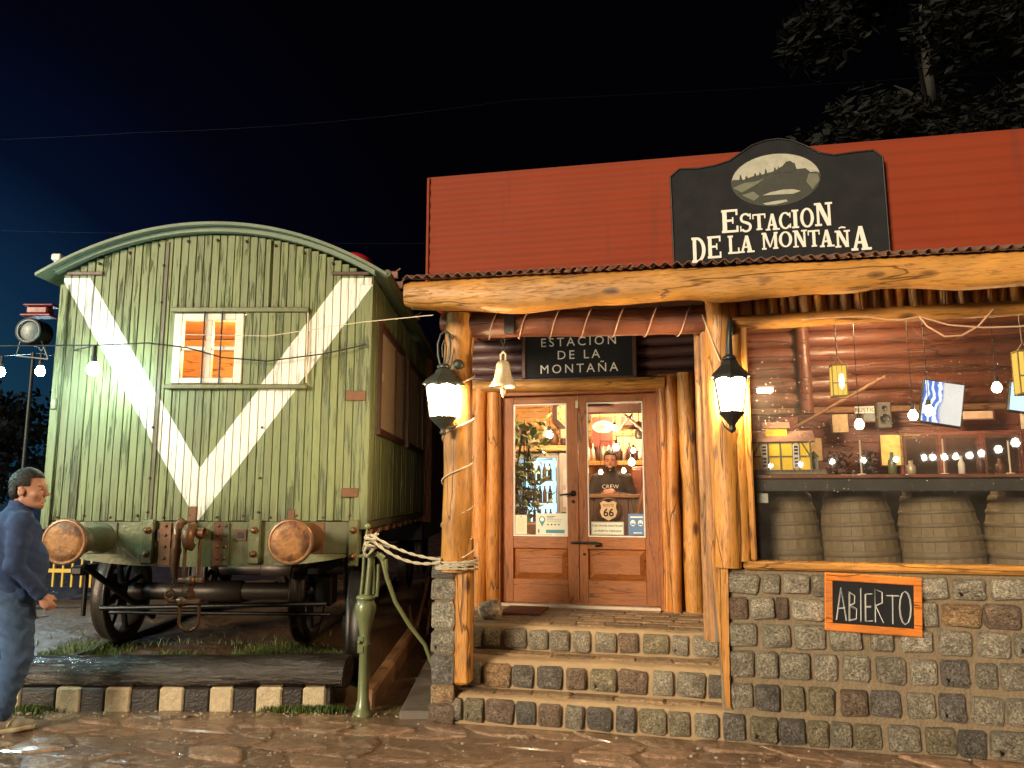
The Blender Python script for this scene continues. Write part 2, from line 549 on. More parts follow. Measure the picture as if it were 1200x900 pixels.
M['paver'] = mat_ground('worn_floor_paver', (.20, .12, .065), (.30, .20, .11), False, 2)
M['sleeper'] = mat_sleeper()
M['kerb_light'] = plain('worn_cream_kerb_paint', (.60, .49, .33), .5, 0, .6, 22, .014)
M['kerb_dark'] = plain('worn_black_kerb_paint', (.018, .012, .011), .45, 0, .4, 14, .006)
M['glass'] = mat_glass('window_glass', dust=.014)
M['drop'] = mat_glass('rain_drop', (.95, .95, .95), .05, .35)
M['buffer'] = mat_buffer()
M['screen'] = mat_screen()
M['navy'] = fabric('navy_fleece', (.018, .036, .11), (.045, .078, .20), 7, .02)
M['denim'] = fabric('washed_denim', (.020, .050, .140), (.08, .14, .27), 4.5, .02)
M['shoe'] = fabric('beige_shoe_cloth', (.34, .31, .26), (.46, .42, .34), 10, .003)
M['sole'] = plain('cream_sole', (.60, .52, .36), .6)
M['tshirt'] = fabric('dark_grey_sweatshirt', (.04, .032, .03), (.07, .055, .05), 8, .006)
M['grass'] = plain('grass_blade', (.085, .125, .025), .5, 0, .6, 2.0)
M['lamp_glow'] = emit('lantern_pane_glow', (1.0, .75, .42), 215)
M['bulb_cold'] = emit('cold_white_bulb', (.70, 1.0, .97), 160)
M['bulb_street'] = emit('string_bulb_glow', (1.0, .92, .75), 60)
M['bulb_warm'] = emit('warm_bulb', (1.0, .72, .36), 30)
M['pendant_glow'] = emit('pendant_bulb', (1.0, .85, .55), 18)
M['fridge_glow'] = emit('fridge_light', (.45, .85, 1.0), 1.6)
M['tv_glow'] = emit('blue_white_screen', (.45, .75, 1.0), 1.4)


def glow(name, parent, loc, energy, col, r=.03):
    d = bpy.data.lights.new(name, 'POINT'); d.energy = energy; d.color = col; d.shadow_soft_size = r
    o = bpy.data.objects.new(name, d); C.objects.link(o)
    if parent is not None: o.parent = parent
    o.location = loc
    return o

# ================================================================== GROUND
def sheet(name, x0, x1, y0, y1, nx, ny, zf, mat, label=None, kind='structure'):
    mb = MB(); vs = []; fs = []
    for j in range(ny + 1):
        for i in range(nx + 1):
            x = x0 + (x1 - x0) * i / nx; y = y0 + (y1 - y0) * j / ny
            vs.append((x, y, zf(x, y)))
    for j in range(ny):
        for i in range(nx):
            a = j * (nx + 1) + i
            fs.append((a, a + 1, a + nx + 2, a + nx + 1))
    mb.add(vs, fs, 0, True)
    o = mb.build(name, mat, fix=False)
    o['kind'] = kind
    if label: o['label'] = label
    return o


g = sheet('ground', -300, 300, -200, 400, 4, 4, lambda x, y: -.03, M['ground'])


def bed_z(x, y):
    e = min(1, max(0, (-1.17 - x) / .25)) * min(1, max(0, (y - 6.35) / .3))
    n_ = noise.noise(Vector((x * 1.7, y * 1.7, 0))) * .035 + noise.noise(Vector((x * 6, y * 6, 3))) * .014
    lft = min(1, max(0, (x + 6.2) / 1.6))
    return -.02 + e * lft * (.12 + n_) + (1 - lft) * .02


sheet('track_bed', -7, -1.15, 6.30, 14, 90, 110, bed_z, M['soil'])
sheet('wet_yard', -30, -3.9, 6.30, 40, 40, 60, lambda x, y: .0 + noise.noise(Vector((x * 1.3, y * 1.3, 5))) * .02, M['mud'])
slab = MB(); slab.box(-.82, -.56, 5.86, 9.0, -.06, .045, .012)
slab = slab.build('concrete_path', M['concrete']); slab['kind'] = 'structure'

# flagstone pavement, every slab of it its own piece
pave = thing('pavement', None, None, FO, FA); pave['kind'] = 'structure'
bed = MB(); bed.box(-5.2, 4.6, -2.6, .3, -.08, -.009)
bed.build('mortar_bed', M['flag'], pave)
rng = random.Random(11)
cw, ch = .40, .215
gx = {}
def gpt(i, j):
    if (i, j) not in gx:
        gx[(i, j)] = (-4.4 + i * cw + (j % 2) * .17 + rng.uniform(-.09, .09), -.012 - j * ch + (0 if j == 0 else rng.uniform(-.045, .045)))
    return gx[(i, j)]
flag_n = 0
for j in range(9):
    for i in range(22):
        if j % 2 == 0:
            q = [gpt(i, j), gpt(i + 1, j), gpt(i + 1, j + 1), gpt(i, j + 1)]
        else:
            q = [gpt(i, j), gpt(i + 1, j), gpt(i + 1, j + 1), gpt(i, j + 1)]
        cx = sum(p[0] for p in q) / 4; cy = sum(p[1] for p in q) / 4
        w = F(cx, cy, 0)
        if w.y > 5.98 and cx < -.55: continue
        if w.x < -4.2 or cx > 4.0: continue
        ins = .013 + rng.random() * .012
        def shrink(k):
            return [(cx + (x - cx) * (1 - k / .12), cy + (y - cy) * (1 - k / .10)) for x, y in q]
        # ring of 8 points, rounded corners
        def ring(k, z):
            s = shrink(k); out = []
            for a in range(4):
                p0, p1, p2 = s[a - 1], s[a], s[(a + 1) % 4]
                for pr in (p0, p2):
                    t = .16
                    out.append((p1[0] + (pr[0] - p1[0]) * t - cx, p1[1] + (pr[1] - p1[1]) * t - cy, z))
            return out
        h = rng.uniform(-.008, .010)
        tx, ty = rng.uniform(-.03, .03), rng.uniform(-.04, .04)
        mb = MB()
        r0 = ring(ins * .6, -.05)
        r1 = [(x, y, h - .008 + tx * x + ty * y) for x, y, z in ring(ins * .75, 0)]
        r2 = [(x, y, h + tx * x + ty * y) for x, y, z in ring(ins * 1.5, 0)]
        n = 8; vs = r0 + r1 + r2; fs = []
        for b in (0, 8):
            fs += [(b + k, b + (k + 1) % n, b + n + (k + 1) % n, b + n + k) for k in range(n)]
        vs.append((0, 0, h + rng.uniform(0, .004)))
        fs += [(16 + k, 16 + (k + 1) % n, 24) for k in range(n)]
        mb.add(vs, fs, 0, False)
        mb.build('flagstone', M['flag'], pave, (cx, cy, 0))
        flag_n += 1

pb = MB(); rb0 = random.Random(14)
for _ in range(420):
    u_, v_ = rb0.uniform(-4.2, 3.8), rb0.uniform(-1.25, -.03)
    p_ = F(u_, v_, .004)
    if rb0.random() < .35: p_ = Vector((rb0.uniform(-3.9, -.7), rb0.uniform(5.86, 6.03), .0))
    r_ = rb0.choice((.004, .006, .008, .011)) * rb0.uniform(.7, 1.4); a_ = rb0.uniform(0, 3)
    rg_ = [(p_.x + r_ * cos(a_ + k * 2 * pi / 6) * rb0.uniform(.7, 1.3), p_.y + r_ * sin(a_ + k * 2 * pi / 6) * rb0.uniform(.7, 1.3), p_.z) for k in range(6)]
    up_ = [(p_.x + (x_ - p_.x) * .6, p_.y + (y_ - p_.y) * .6, p_.z + r_ * .8) for x_, y_, z_ in rg_]
    pb.add(rg_ + up_, [(k, (k + 1) % 6, 6 + (k + 1) % 6, 6 + k) for k in range(6)] + [tuple(range(6, 12))])
pbo = pb.build('pebbles', plain('pale_grit', (.34, .27, .2), .6, 0, .5, 3)); tag(pbo, 'scattered grit and small pebbles on the wet paving', 'pebbles', kind='stuff')

# ================================================================== KERB AND TIMBER in front of the wagon
kerb = thing('kerb', None, None, (0, 6.06, 0)); kerb['kind'] = 'structure'
x = -5.4; k = 0
edges = [-3.46, -3.66, -3.20, -2.96]
wl = [(-3.86, -3.70), (-3.44, -3.25), (-3.07, -2.87), (-2.66, -2.47), (-2.28, -2.10), (-1.93, -1.73), (-1.58, -1.40), (-5.0, -4.8), (-4.62, -4.44), (-4.24, -4.06)]
wl.sort()
lo = -5.4
for (a, b) in wl + [(-1.36, None)]:
    mb = MB(); mb.box(lo, a, 0, .16, -.03, .16, .012)
    mb.build('kerb_block', M['kerb_dark'], kerb)
    if b is None: break
    mb = MB(); mb.box(a + .003, b - .003, -.004, .16, -.03, .162, .014)
    mb.build('kerb_block', M['kerb_light'], kerb)
    lo = b
log = MB()
pth = []; rr = []
for i in range(46):
    t = i / 45
    pth.append((-5.5 + t * 4.22, .0 + noise.noise(Vector((t * 5, 1, 2))) * .02, noise.noise(Vector((t * 6, 8, 2))) * .012))
    rr.append(.155 + noise.noise(Vector((t * 9, 4, 4))) * .014)
log.tube(pth, rr, 18, 0, True, True, 0, .05, 3, squash=(.78, 1.25))
lg = log.build('timber_log', M['sleeper'], loc=(0, 6.26, .235))
tag(lg, 'long wet black timber lying on the striped kerb before the green wagon', 'timber')

edge = MB()
edge.box(-.055, .055, 0, 6.6, -.05, .13, .02)
eo = edge.build('edge_timber', M['brown_x'], loc=(-1.10, 6.12, 0), rotz=radians(.4))
tag(eo, 'long worn timber edging running back beside the rails between pump and shop', 'timber')

for xr in (-3.98, -2.06):
    mb = MB(); mb.box(-.035, .035, 0, 7.2, -.03, .0, .006); mb.box(-.012, .012, .004, 7.2, -.12, -.032); mb.box(-.06, .06, .002, 7.198, -.16, -.12)
    o = mb.build('rail', M['wheel_iron'], loc=(xr, 6.75, .165))
    tag(o, 'rusty rail in the grass under the %s wheels of the green wagon' % ('left' if xr < -3 else 'right'), 'rail', 'rails under the wagon')

# grass on the bank, tufts at the kerb
gr = MB(); rg = random.Random(3)
def blade(x, y, z, h, lean):
    a = rg.uniform(0, 2 * pi); w = rg.uniform(.0025, .005)
    dx, dy = cos(a) * w, sin(a) * w
    lx, ly = rg.uniform(-lean, lean), rg.uniform(-lean, lean)
    gr.add([(x - dx, y - dy, z), (x + dx, y + dy, z), (x + lx * .4 + dx * .7, y + ly * .4 + dy * .7, z + h * .6), (x + lx * .4 - dx * .7, y + ly * .4 - dy * .7, z + h * .6), (x + lx, y + ly, z + h)],
           [(0, 1, 2, 3), (3, 2, 4)])
for _ in range(52000):
    x = rg.uniform(-5.2, -1.45); y = 6.42 + abs(rg.gauss(0, .55))
    d = noise.noise(Vector((x * 1.6, y * 1.6, 9)))
    if d < -.32 + .14 * (y - 6.4): continue
    h = rg.uniform(.02, .075) * (1 + max(0, d) * 2.2)
    blade(x, y, bed_z(x, y) - .005, h, h * .8)
for cx, sx in ((-1.62, .22), (-1.42, .15), (-3.62, .16), (-5.0, .2), (-4.6, .25)):
    for _ in range(900):
        x = rg.gauss(cx, sx * .55); y = rg.gauss(6.035, .028)
        if y > 6.055: y = 6.05
        blade(x, y, -.02, rg.uniform(.02, .075), .03)
for _ in range(500):
    x = rg.uniform(-1.05, -.62); y = rg.uniform(5.98, 6.2)
    blade(x, y, -.03, rg.uniform(.015, .04), .03)
go = gr.build('grass', M['grass'], fix=False)
tag(go, 'short wet grass and tufts on the bank and at the kerb', 'grass', kind='stuff')

# ================================================================== GREEN WAGON
WX, WY = -2.72, 6.9
wag = thing('railway_wagon', 'old green wooden railway wagon with arched roof and big white V on its end', 'wagon', (WX, WY, 0))
XL, XR = -1.42, 1.43                    # half widths at the floor, local
LEN = 4.45
def roof_z(x):                          # under side of the arched roof, local x
    t = (x + .02) / 1.46
    return 3.60 + .43 * (1 - abs(t) ** 2.15)
# boards of the end wall
wz0, wz1 = 2.60, 3.245
bw = .0705; nb = int(round((XR - XL) / bw)); bw = (XR - XL) / nb
rw = random.Random(5)
for i in range(nb):
    a = XL + i * bw; b = a + bw - .0055; c = (a + b) / 2
    dep = rw.uniform(-.004, .004); zt = roof_z(c) - .03
    zb = 1.372 + rw.uniform(-.006, .004)
    mb = MB()
    if -.36 < c < .26:
        mb.box(a, b, -.012 + dep, .03, zb, wz0 - .0, .004); mb.build('plank', M['olive_v'], wag)
        mb = MB(); mb.box(a, b, -.012 + dep, .03, wz1 + .002, zt, .004)
    else:
        mb.box(a, b, -.012 + dep, .03, zb, zt, .004)
    mb.build('plank', M['olive_v'], wag)
# inner shell, floor
sh = MB()
sh.box(XL, -.37, .035, .06, 1.36, 3.58); sh.box(.27, XR, .035, .06, 1.36, 3.58); sh.box(-.37, .27, .035, .06, 1.36, wz0); sh.box(-.37, .27, .035, .06, wz1, 3.9)
sh.box(XL + .01, XL + .04, .06, LEN, 1.36, 3.58); sh.box(XR - .05, XR - .02, .06, LEN, 1.36, 3.58)
sh.box(XL, XR, LEN - .04, LEN, 1.36, 3.7); sh.box(XL, XR, .03, LEN, 1.30, 1.36)
sh.build('inner_shell', M['olive_dark'], wag)
sh = MB(); sh.box(XL + .05, XL + .07, .07, LEN - .06, 1.37, 3.45); sh.box(XR - .08, XR - .06, .07, LEN - .06, 1.37, 3.45); sh.box(XL + .08, XR - .09, 2.2, 2.22, 1.37, 3.45); sh.box(XL + .05, XR - .06, .07, 2.2, 3.46, 3.48); sh.build('inner_lining', M['plank_int'], wag)
# right hand side wall: narrow boards seen edge on
sw = MB(); n = 62; w = LEN / n
for i in range(n):
    y = i * w; d = rw.uniform(-.003, .003); yc = y + w / 2
    wins = [(.42, 1.95), (2.45, 4.0)]
    if any(p < yc < q for p, q in wins):
        sw.box(XR - .02, XR + .004 + d, y, y + w - .004, 1.37, 2.23); sw.box(XR - .02, XR + .004 + d, y, y + w - .004, 3.22, 3.60)
    else:
        sw.box(XR - .02, XR + .004 + d, y, y + w - .004, 1.37, 3.60)
sw = sw.build('side_wall', M['olive'], wag); sw['kind'] = 'stuff'
sw2 = MB()
for i in range(n):
    y = i * w; d = rw.uniform(-.003, .003)
    sw2.box(XL - .004 + d, XL + .008, y, y + w - .004, 1.37, 3.60)
sw2 = sw2.build('side_wall', M['olive'], wag); sw2['kind'] = 'stuff'
for (p, q) in [(.42, 1.95), (2.45, 4.0)]:
    fr = MB(); X0, X1 = XR - .01, XR + .035
    fr.box(X0, X1, p - .05, p + .02, 2.18, 3.27, .006); fr.box(X0, X1, q - .02, q + .05, 2.18, 3.27, .006)
    fr.box(X0, X1, p + .02, q - .02, 3.20, 3.27, .006); fr.box(X0, X1 + .01, p - .07, q + .07, 2.165, 2.23, .006)
    f = fr.build('side_window', M['frame_dark'], wag)
    pn = MB(); pn.box(XR - .004, XR + .004, p + .02, q - .02, 2.23, 3.20)
    pn.build('screen_pane', plain('dusty_brown_shutter', (.42, .33, .22), .6, 0, .25, 8), f)
    mu = MB(); mu.box(XR + .005, XR + .02, p + (q - p) * .66, p + (q - p) * .66 + .05, 2.24, 3.19, .003)
    mu.build('mullion', M['frame_dark'], f)
note = MB(); note.box(XR + .005, XR + .009, .50, .68, 2.72, 2.80)
note.build('paper_note', plain('pale_yellow_paper', (.62, .6, .3), .8), wag)
# corner posts and top plates
for (a, b) in ((XL - .02, XL + .055), (XR - .11, XR + .012)):
    mb = MB(); mb.box(a, b, -.028, -.014, 1.30, 3.52, .004)
    mb.build('corner_board', M['olive_v'], wag)
# thin battens
for xb in (-.515, .475):
    mb = MB()
    if xb < 0: mb.box(xb - .028, xb + .022, -.034, -.014, 1.38, 3.93, .006)
    else: mb.box(xb - .01, xb + .01, -.030, -.014, 3.30, 3.95, .003)
    mb.build('batten', M['olive_v'], wag)
mb = MB(); mb.box(-.492, -.462, -.0255, -.0142, 1.38, 3.93); mb.build('batten_shadow_strip', M['olive_dark'], wag)  # dark strip put in for the shade of the recess beside the batten
for (a, b, z) in ((-1.39, -1.06, 3.60), (1.06, 1.40, 3.60)):
    mb = MB(); mb.box(a, b, -.030, -.014, z + .01, z + .042, .004)
    mb.build('corner_plate', M['frame_dark'], wag)
mb = MB(); mb.box(1.21, 1.36, -.038, -.029, 1.58, 1.66, .004); mb.build('rusty_plate', M['rust'], wag)
mb = MB(); mb.box(1.22, 1.40, -.038, -.029, 2.44, 2.53, .004); mb.build('rusty_plate', M['rust'], wag)
mb = MB(); mb.box(-1.43, -1.38, -.045, -.029, 2.36, 2.46, .006); mb.build('corner_hinge', M['olive_metal'], wag)
mb = MB(); mb.box(-.14, -.07, -.022, -.014, 1.36, 1.50, .003); mb.box(-.83+1.42+.15, -.83+1.42+.21, -.022, -.014, 1.38, 1.47, .003); mb.build('patch_plate', M['rust'], wag)
# bolts on the boards
bo = MB()
for z in (1.45, 1.75, 2.2, 3.35, 3.7):
    for xb in (-.5, .475):
        bo.lathe([(.012, 0), (.012, .006), (.006, .011), (0, .012)], 8, 0, 'y', (xb, -.028 if xb < 0 else -.016, z))
for i in range(12):
    xx = -1.3 + i * .235
    bo.lathe([(.011, 0), (.011, .006), (.006, .011), (0, .012)], 8, 0, 'y', (xx, -.014, 1.405 + (i % 2) * .015))
for i in range(9):
    xx = -1.1 + i * .27
    bo.lathe([(.015, 0), (.015, .008), (.008, .014), (0, .015)], 8, 0, 'y', (xx, -.020, roof_z(xx) - .085))
bo.build('bolt_heads', M['frame_dark'], wag)['kind'] = 'stuff'
# roof: arched sheet with drip lip, and the arched rim under it
N_ = 40
def arc(x0, x1, f):
    return [(x0 + (x1 - x0) * i / N_, f(x0 + (x1 - x0) * i / N_)) for i in range(N_ + 1)]
def rz(x):
    t = (x + .02) / 1.60
    return 3.575 + .485 * (1 - abs(t) ** 2.05)
top = arc(-1.62, 1.58, lambda x: rz(x) + .028); bot = arc(-1.62, 1.58, rz)
mb = MB()
vs = []; fs = []
for y in (-.13, LEN + .12):
    vs += [(x, y, z) for x, z in top] + [(x, y, z) for x, z in bot]
m_ = N_ + 1
for i in range(N_):
    fs += [(i, i + 1, 2 * m_ + i + 1, 2 * m_ + i), (m_ + i, 3 * m_ + i, 3 * m_ + i + 1, m_ + i + 1),
           (i, m_ + i, m_ + i + 1, i + 1), (2 * m_ + i, 2 * m_ + i + 1, 3 * m_ + i + 1, 3 * m_ + i)]
fs += [(0, 2 * m_, 3 * m_, m_), (N_, m_ + N_, 3 * m_ + N_, 2 * m_ + N_)]
mb.add(vs, fs)
roof = mb.build('roof', M['roof_green'], wag)
mb = MB(); top2 = arc(-1.47, 1.46, lambda x: rz(x) - .004); bot2 = arc(-1.47, 1.46, lambda x: rz(x) - .048)
vs = []
for y in (-.075, -.012): vs += [(x, y, z) for x, z in top2] + [(x, y, z) for x, z in bot2]
mb.add(vs, fs); mb.build('roof_rim', M['roof_green'], wag)
mb = MB(); mb.tube([(1.585, -.12, 3.60), (1.585, LEN + .1, 3.60)], .035, 8); mb.build('gutter', M['olive_dark'], wag)
mb = MB()
for y in (.15, .5, .9, 1.4, 1.9):
    mb.box(1.53, 1.64, y, y + .03, 3.63, 3.70, .006); mb.tube([(1.6, y + .015, 3.68), (1.66, y + .015, 3.73)], .008, 6)
mb.build('gutter_brackets', M['galv'], wag)['kind'] = 'stuff'
mb = MB(); mb.box(-1.52, -1.43, -.08, 0, 3.74, 3.80, .01); mb.box(-1.50, -1.45, -.06, -.02, 3.65, 3.745); mb.build('roof_bracket', M['white_paint'], wag)
mb = MB(); mb.lathe([(.0, .17), (.10, .16), (.20, .10), (.24, .0), (.24, -.12), (0, -.12)], 16, 0, 'z', (1.02, 1.1, 4.0)); mb.build('red_glow_dome', plain('red_glow_colour', (.5, .02, .03), .4), wag)  # made-up dome, its red stands for a red-lit roof farther back

# window in the end wall
wf = MB()
x0, x1, z0, z1 = -.365, .270, 2.60, 3.245
wf.box(x0, x0 + .075, -.035, .03, z0, z1, .006); wf.box(x1 - .075, x1, -.035, .03, z0, z1, .006)
wf.box(x0 + .075, x1 - .075, -.034, .03, z1 - .065, z1, .006); wf.box(x0 + .075, x1 - .075, -.034, .03, z0, z0 + .05, .006)
win = wf.build('window', M['white_paint'], wag)
mb = MB(); mb.box(-.075, -.015, -.032, .025, z0 + .05, z1 - .065, .005)
mb.build('glazing_bar', M['white_paint'], win)
mb = MB(); mb.box(x0 + .076, -.076, -.026, .02, 2.905, 2.94, .004); mb.box(-.014, x1 - .076, -.026, .02, 2.905, 2.94, .004)
mb.build('glazing_bar', M['white_paint'], win)
for (a, b) in ((x0 + .076, -.076), (-.014, x1 - .076)):
    for (c, d) in ((z0 + .051, 2.904), (2.941, z1 - .066)):
        mb = MB(); mb.box(a, b, .0, .005, c, d); mb.build('pane', M['glass'], win)
for xb in (-.085, .075):
    mb = MB(); mb.tube([(xb, -.05, 2.565), (xb, -.05, 3.26)], .008, 6); mb.build('security_bar', M['black_iron'], wag)
# rails that carry the sliding shutter, shutter boards pushed aside to the right
mb = MB(); mb.box(-.40, .86, -.055, -.014, 3.255, 3.30, .006); mb.build('shutter_rail', M['olive_metal'], wag)
mb = MB(); mb.box(-.42, .875, -.070, -.014, 2.545, 2.585, .006); mb.build('shutter_rail', M['olive_metal'], wag)
for i in range(8):
    a = .285 + i * .07
    mb = MB(); mb.box(a, a + .066, -.036 + rw.uniform(-.002, .002), -.0145, 2.588, 3.253, .004); mb.build('shutter_board', M['olive_v'], wag)
mb = MB(); mb.tube([(.855, -.04, 3.25), (.86, -.045, 2.9), (.865, -.05, 2.60)], .007, 6); mb.build('shutter_edge', M['white_cord'], wag)
# things seen inside: warm wood, lamp shade
mb = MB(); mb.lathe([(.03, .16), (.05, .15), (.11, .0), (.105, 0)], 14, 0, 'z', (.13, .9, 2.74)); mb.build('lamp_shade', emit('lit_lamp_shade', (1.0, .50, .16), 3.0), wag)
glow('wagon_lamp', wag, (.1, .6, 3.1), 200, (1, .55, .22), .06)
mb = MB(); mb.box(-.6, -.1, 1.4, 1.9, 1.37, 2.75, .02); mb.build('cupboard', M['brown_z'], wag)

# under the floor: headstock (buffer beam) with curved belly
bl = [(-1.36, 1.365), (-1.36, 1.06)]
for i in range(13):
    t = i / 12; xx = -1.24 + t * 2.58
    zz = .975 + .10 * abs(2 * t - 1) ** 3
    bl.append((xx, zz))
bl += [(1.36, 1.08), (1.36, 1.365)]
mb = MB(); mb.prism(bl[::-1], -.005, .10); mb.build('buffer_beam', M['olive_metal'], wag)
mb = MB(); mb.box(1.05, 1.37, -.012, .12, 1.09, 1.365, .005); mb.build('beam_end_plate', M['olive_dark'], wag)
def bracket(x, w=.11, z0=1.0, z1=1.385):
    m_ = MB(); m_.box(x - w / 2, x + w / 2, -.055, -.006, z0, z1, .012)
    b_ = m_.build('bracket', M['olive_metal'], wag)
    for z in (z0 + .09, z1 - .09):
        q = MB(); q.lathe([(.032, 0), (.032, .012), (.018, .018), (.018, .04), (0, .042)], 6, 0, 'y', (x, -.056, z)); q.build('bolt', M['rust_pale'], b_)
bracket(-.475); bracket(.46); bracket(1.33, .09, .98)
for x, w, mt in ((.135, .045, 'rust'), (.20, .03, 'olive_dark'), (-.33, .05, 'rust')):
    m_ = MB(); m_.box(x - w, x + w, -.022, -.0055, .985, 1.36, .004)
    p_ = m_.build('strap_plate', M[mt], wag)
    q = MB()
    for z in (1.05, 1.15, 1.25, 1.33): q.lathe([(.014, 0), (.014, .006), (.006, .012), (0, .013)], 8, 0, 'y', (x, -.022, z))
    q.build('rivets', M['rust'], p_)['kind'] = 'stuff'
for x in (-.40, .33):
    m_ = MB(); m_.box(x - .05, x + .05, -.016, -.0052, 1.20, 1.30); m_.box(x - .026, x + .026, -.018, -.0162, 1.225, 1.275, 0, 1)
    m_.build('square_socket', [M['rust'], M['black']], wag)
# buffers
for bx in (-.90, .93):
    m_ = MB()
    m_.lathe([(.135, 0), (.135, .02), (.125, .035), (.105, .06), (.095, .30), (.112, .31), (.112, .36), (.09, .365), (.09, .40)], 24, 0, 'y', (bx, -.0, 1.225))
    m_.box(bx - .14, bx + .14, -.02, -.006, 1.09, 1.36, .01)
    b_ = m_.build('buffer', M['olive_dark'] if bx < 0 else M['rust'], wag)
    q = MB(); q.lathe([(.055, .36), (.055, .55), (.06, .56)], 16, 0, 'y', (bx, 0, 1.225)); q.build('plunger', M['rust'], b_)
    q = MB(); q.lathe([(0, .590), (.10, .589), (.150, .586), (.158, .580), (.165, .585)], 32, 0, 'y', (bx, 0, 1.225)); q.lathe([(.165, .585), (.176, .586), (.186, .578), (.188, .566), (.180, .556), (.06, .548), (0, .548)], 32, 1, 'y', (bx, 0, 1.225)); q.build('buffer_head', [M['buffer'], M['rust_pale']], b_)
# coupling: hook, screw, shackle
co = MB()
co.tube([(.0, .0, 1.27), (.0, -.16, 1.28), (.0, -.26, 1.31)], [.042, .038, .04], 10)
co.tube([(.0, -.24, 1.33), (0.0, -.31, 1.32), (0, -.345, 1.25), (0, -.32, 1.18), (0, -.26, 1.155), (0, -.21, 1.18)], [.042, .052, .055, .045, .028, .018], 10)
hook = co.build('draw_hook', M['rust_pale'], wag)
q = MB(); q.tube([(-.045, -.27, 1.30), (-.045, -.27, .89)], .016, 8); q.build('link', M['rust_pale'], wag)
q = MB(); q.tube([(.08, -.27, 1.30), (.08, -.27, .89)], .016, 8); q.tube([(-.05, -.27, 1.28), (.09, -.27, 1.28)], .020, 8); q.lathe([(.045, -.03), (.045, .03)], 10, 0, 'x', (.08, -.27, 1.28)); q.build('link', M['rust_pale'], wag)
q = MB(); q.tube([(-.085, -.27, .885), (.125, -.27, .885)], .026, 10, jit=.15); q.lathe([(.0, -.035), (.042, -.03), (.042, .03), (0, .035)], 10, 0, 'x', (.02, -.27, .885)); q.build('trunnion', M['rust_pale'], wag)
q = MB(); q.tube([(.02, -.27, .87), (.02, -.27, .71)], .024, 10, jit=.2); q.lathe([(.036, -.02), (.036, .02)], 8, 0, 'z', (.02, -.27, .78)); q.build('screw', M['rust'], wag)
q = MB(); q.tube([(-.085, -.27, .715), (.115, -.27, .715)], .030, 10, jit=.15); q.tube([(-.085, -.27, .715), (-.155, -.29, .725)], .016, 8); q.lathe([(.0, -.04), (.04, -.03), (.04, .03), (0, .04)], 10, 0, 'x', (-.045, -.27, .715)); q.build('trunnion', M['rust_pale'], wag)
q = MB()
sh_ = [(-.060, -.27, .71)] + [(.02 + .082 * cos(a), -.27, .555 + .075 * sin(a)) for a in [pi + i * pi / 10 for i in range(11)]] + [(.10, -.27, .71)]
q.tube(sh_, .0155, 8); q.build('shackle', M['rust_pale'], wag)
q = MB(); q.tube([(-.16, -.02, 1.33), (-.16, -.12, 1.37), (-.16, -.18, 1.34), (-.15, -.20, 1.25)], [.03, .036, .038, .034], 10); q.lathe([(.042, -.02), (.042, .02)], 10, 0, 'z', (-.15, -.20, 1.25)); q.build('air_cock', M['rust_pale'], wag)
q = MB(); q.tube([(-.15, -.20, 1.25), (-.145, -.21, 1.12), (-.15, -.21, 1.0), (-.135, -.21, .90)], [.034, .040, .038, .028], 10, jit=.12); q.lathe([(.046, -.02), (.046, .02)], 10, 0, 'z', (-.147, -.21, 1.13)); q.build('brake_hose', M['rust'], wag)
q = MB(); q.tube([(-.145, -.22, .90), (-.165, -.23, .80)], .005, 5); q.tube([(-.12, -.22, .90), (-.15, -.23, .80)], .005, 5)
q.tube([(-.17 + .038 * cos(a), -.23, .765 + .038 * sin(a)) for a in [i * pi / 6 for i in range(13)]], .012, 8); q.build('chain_ring', M['rust_pale'], wag)
# wheelsets
def wheel_mesh(name, r, mat_, spokes=8):
    m_ = MB()
    m_.lathe([(r - .07, -.065), (r, -.065), (r + .001, -.03), (r - .005, .045), (r + .028, .05), (r + .028, .075), (r - .07, .075), (r - .07, -.065)], 40, 0, 'x')
    return m_.mesh(name, mat_)
for yc in (1.12, 3.55):
    axle = MB(); axle.tube([(-1.25, yc, .635), (.66, yc, .635)], [.085, .085], 16); axle.lathe([(.085, -.3), (.105, -.28), (.105, .28), (.085, .3)], 16, 0, 'x', (-.3, yc, .635))
    axle.build('axle', M['wheel_iron'], wag)
    for xc, s_ in ((-1.24, 1), (.66, -1)):
        me = wheel_mesh('wheel', .47, M['wheel_iron'])
        w_ = link('wheel', me, wag, (xc, yc, .635)); w_.scale = (s_, 1, 1)
        hub = MB(); hub.lathe([(0, -.10), (.10, -.09), (.11, .08), (0, .10)], 16, 0, 'x'); hub.build('hub', M['black_iron'], w_)
        sp = MB()
        for k_ in range(8):
            a = k_ * pi / 4 + .3
            sp.tube([(0, cos(a) * .08, sin(a) * .08), (0, cos(a) * .43, sin(a) * .43)], [.04, .028], 8, squash=(1, .7))
        sp.build('spokes', M['black_iron'], w_)
    bx_ = MB(); bx_.box(.74, .92, yc - .13, yc + .13, .50, .80, .02); bx_.box(.76, .88, yc - .55, yc + .55, .84, .93, .02); bx_.build('axle_box', M['black_iron'], wag)
    bx_ = MB(); bx_.box(-1.5, -1.32, yc - .13, yc + .13, .50, .80, .02); bx_.box(-1.48, -1.36, yc - .55, yc + .55, .84, .93, .02); bx_.tube([(-1.4, yc - .4, .9), (-1.4, yc - .4, .45)], .022, 8); bx_.build('axle_box', M['black_iron'], wag)
fr = MB()
for xx in (-.98, .80): fr.box(xx - .05, xx + .05, .10, LEN - .1, 1.0, 1.28, .01)
fr.box(-1.2, 1.2, 1.9, 2.0, 1.0, 1.2, .01); fr.tube([(-1.1, .45, .56), (1.0, .45, .60)], .022, 8); fr.tube([(-1.1, .62, .5), (1.0, .62, .48)], .018, 8)
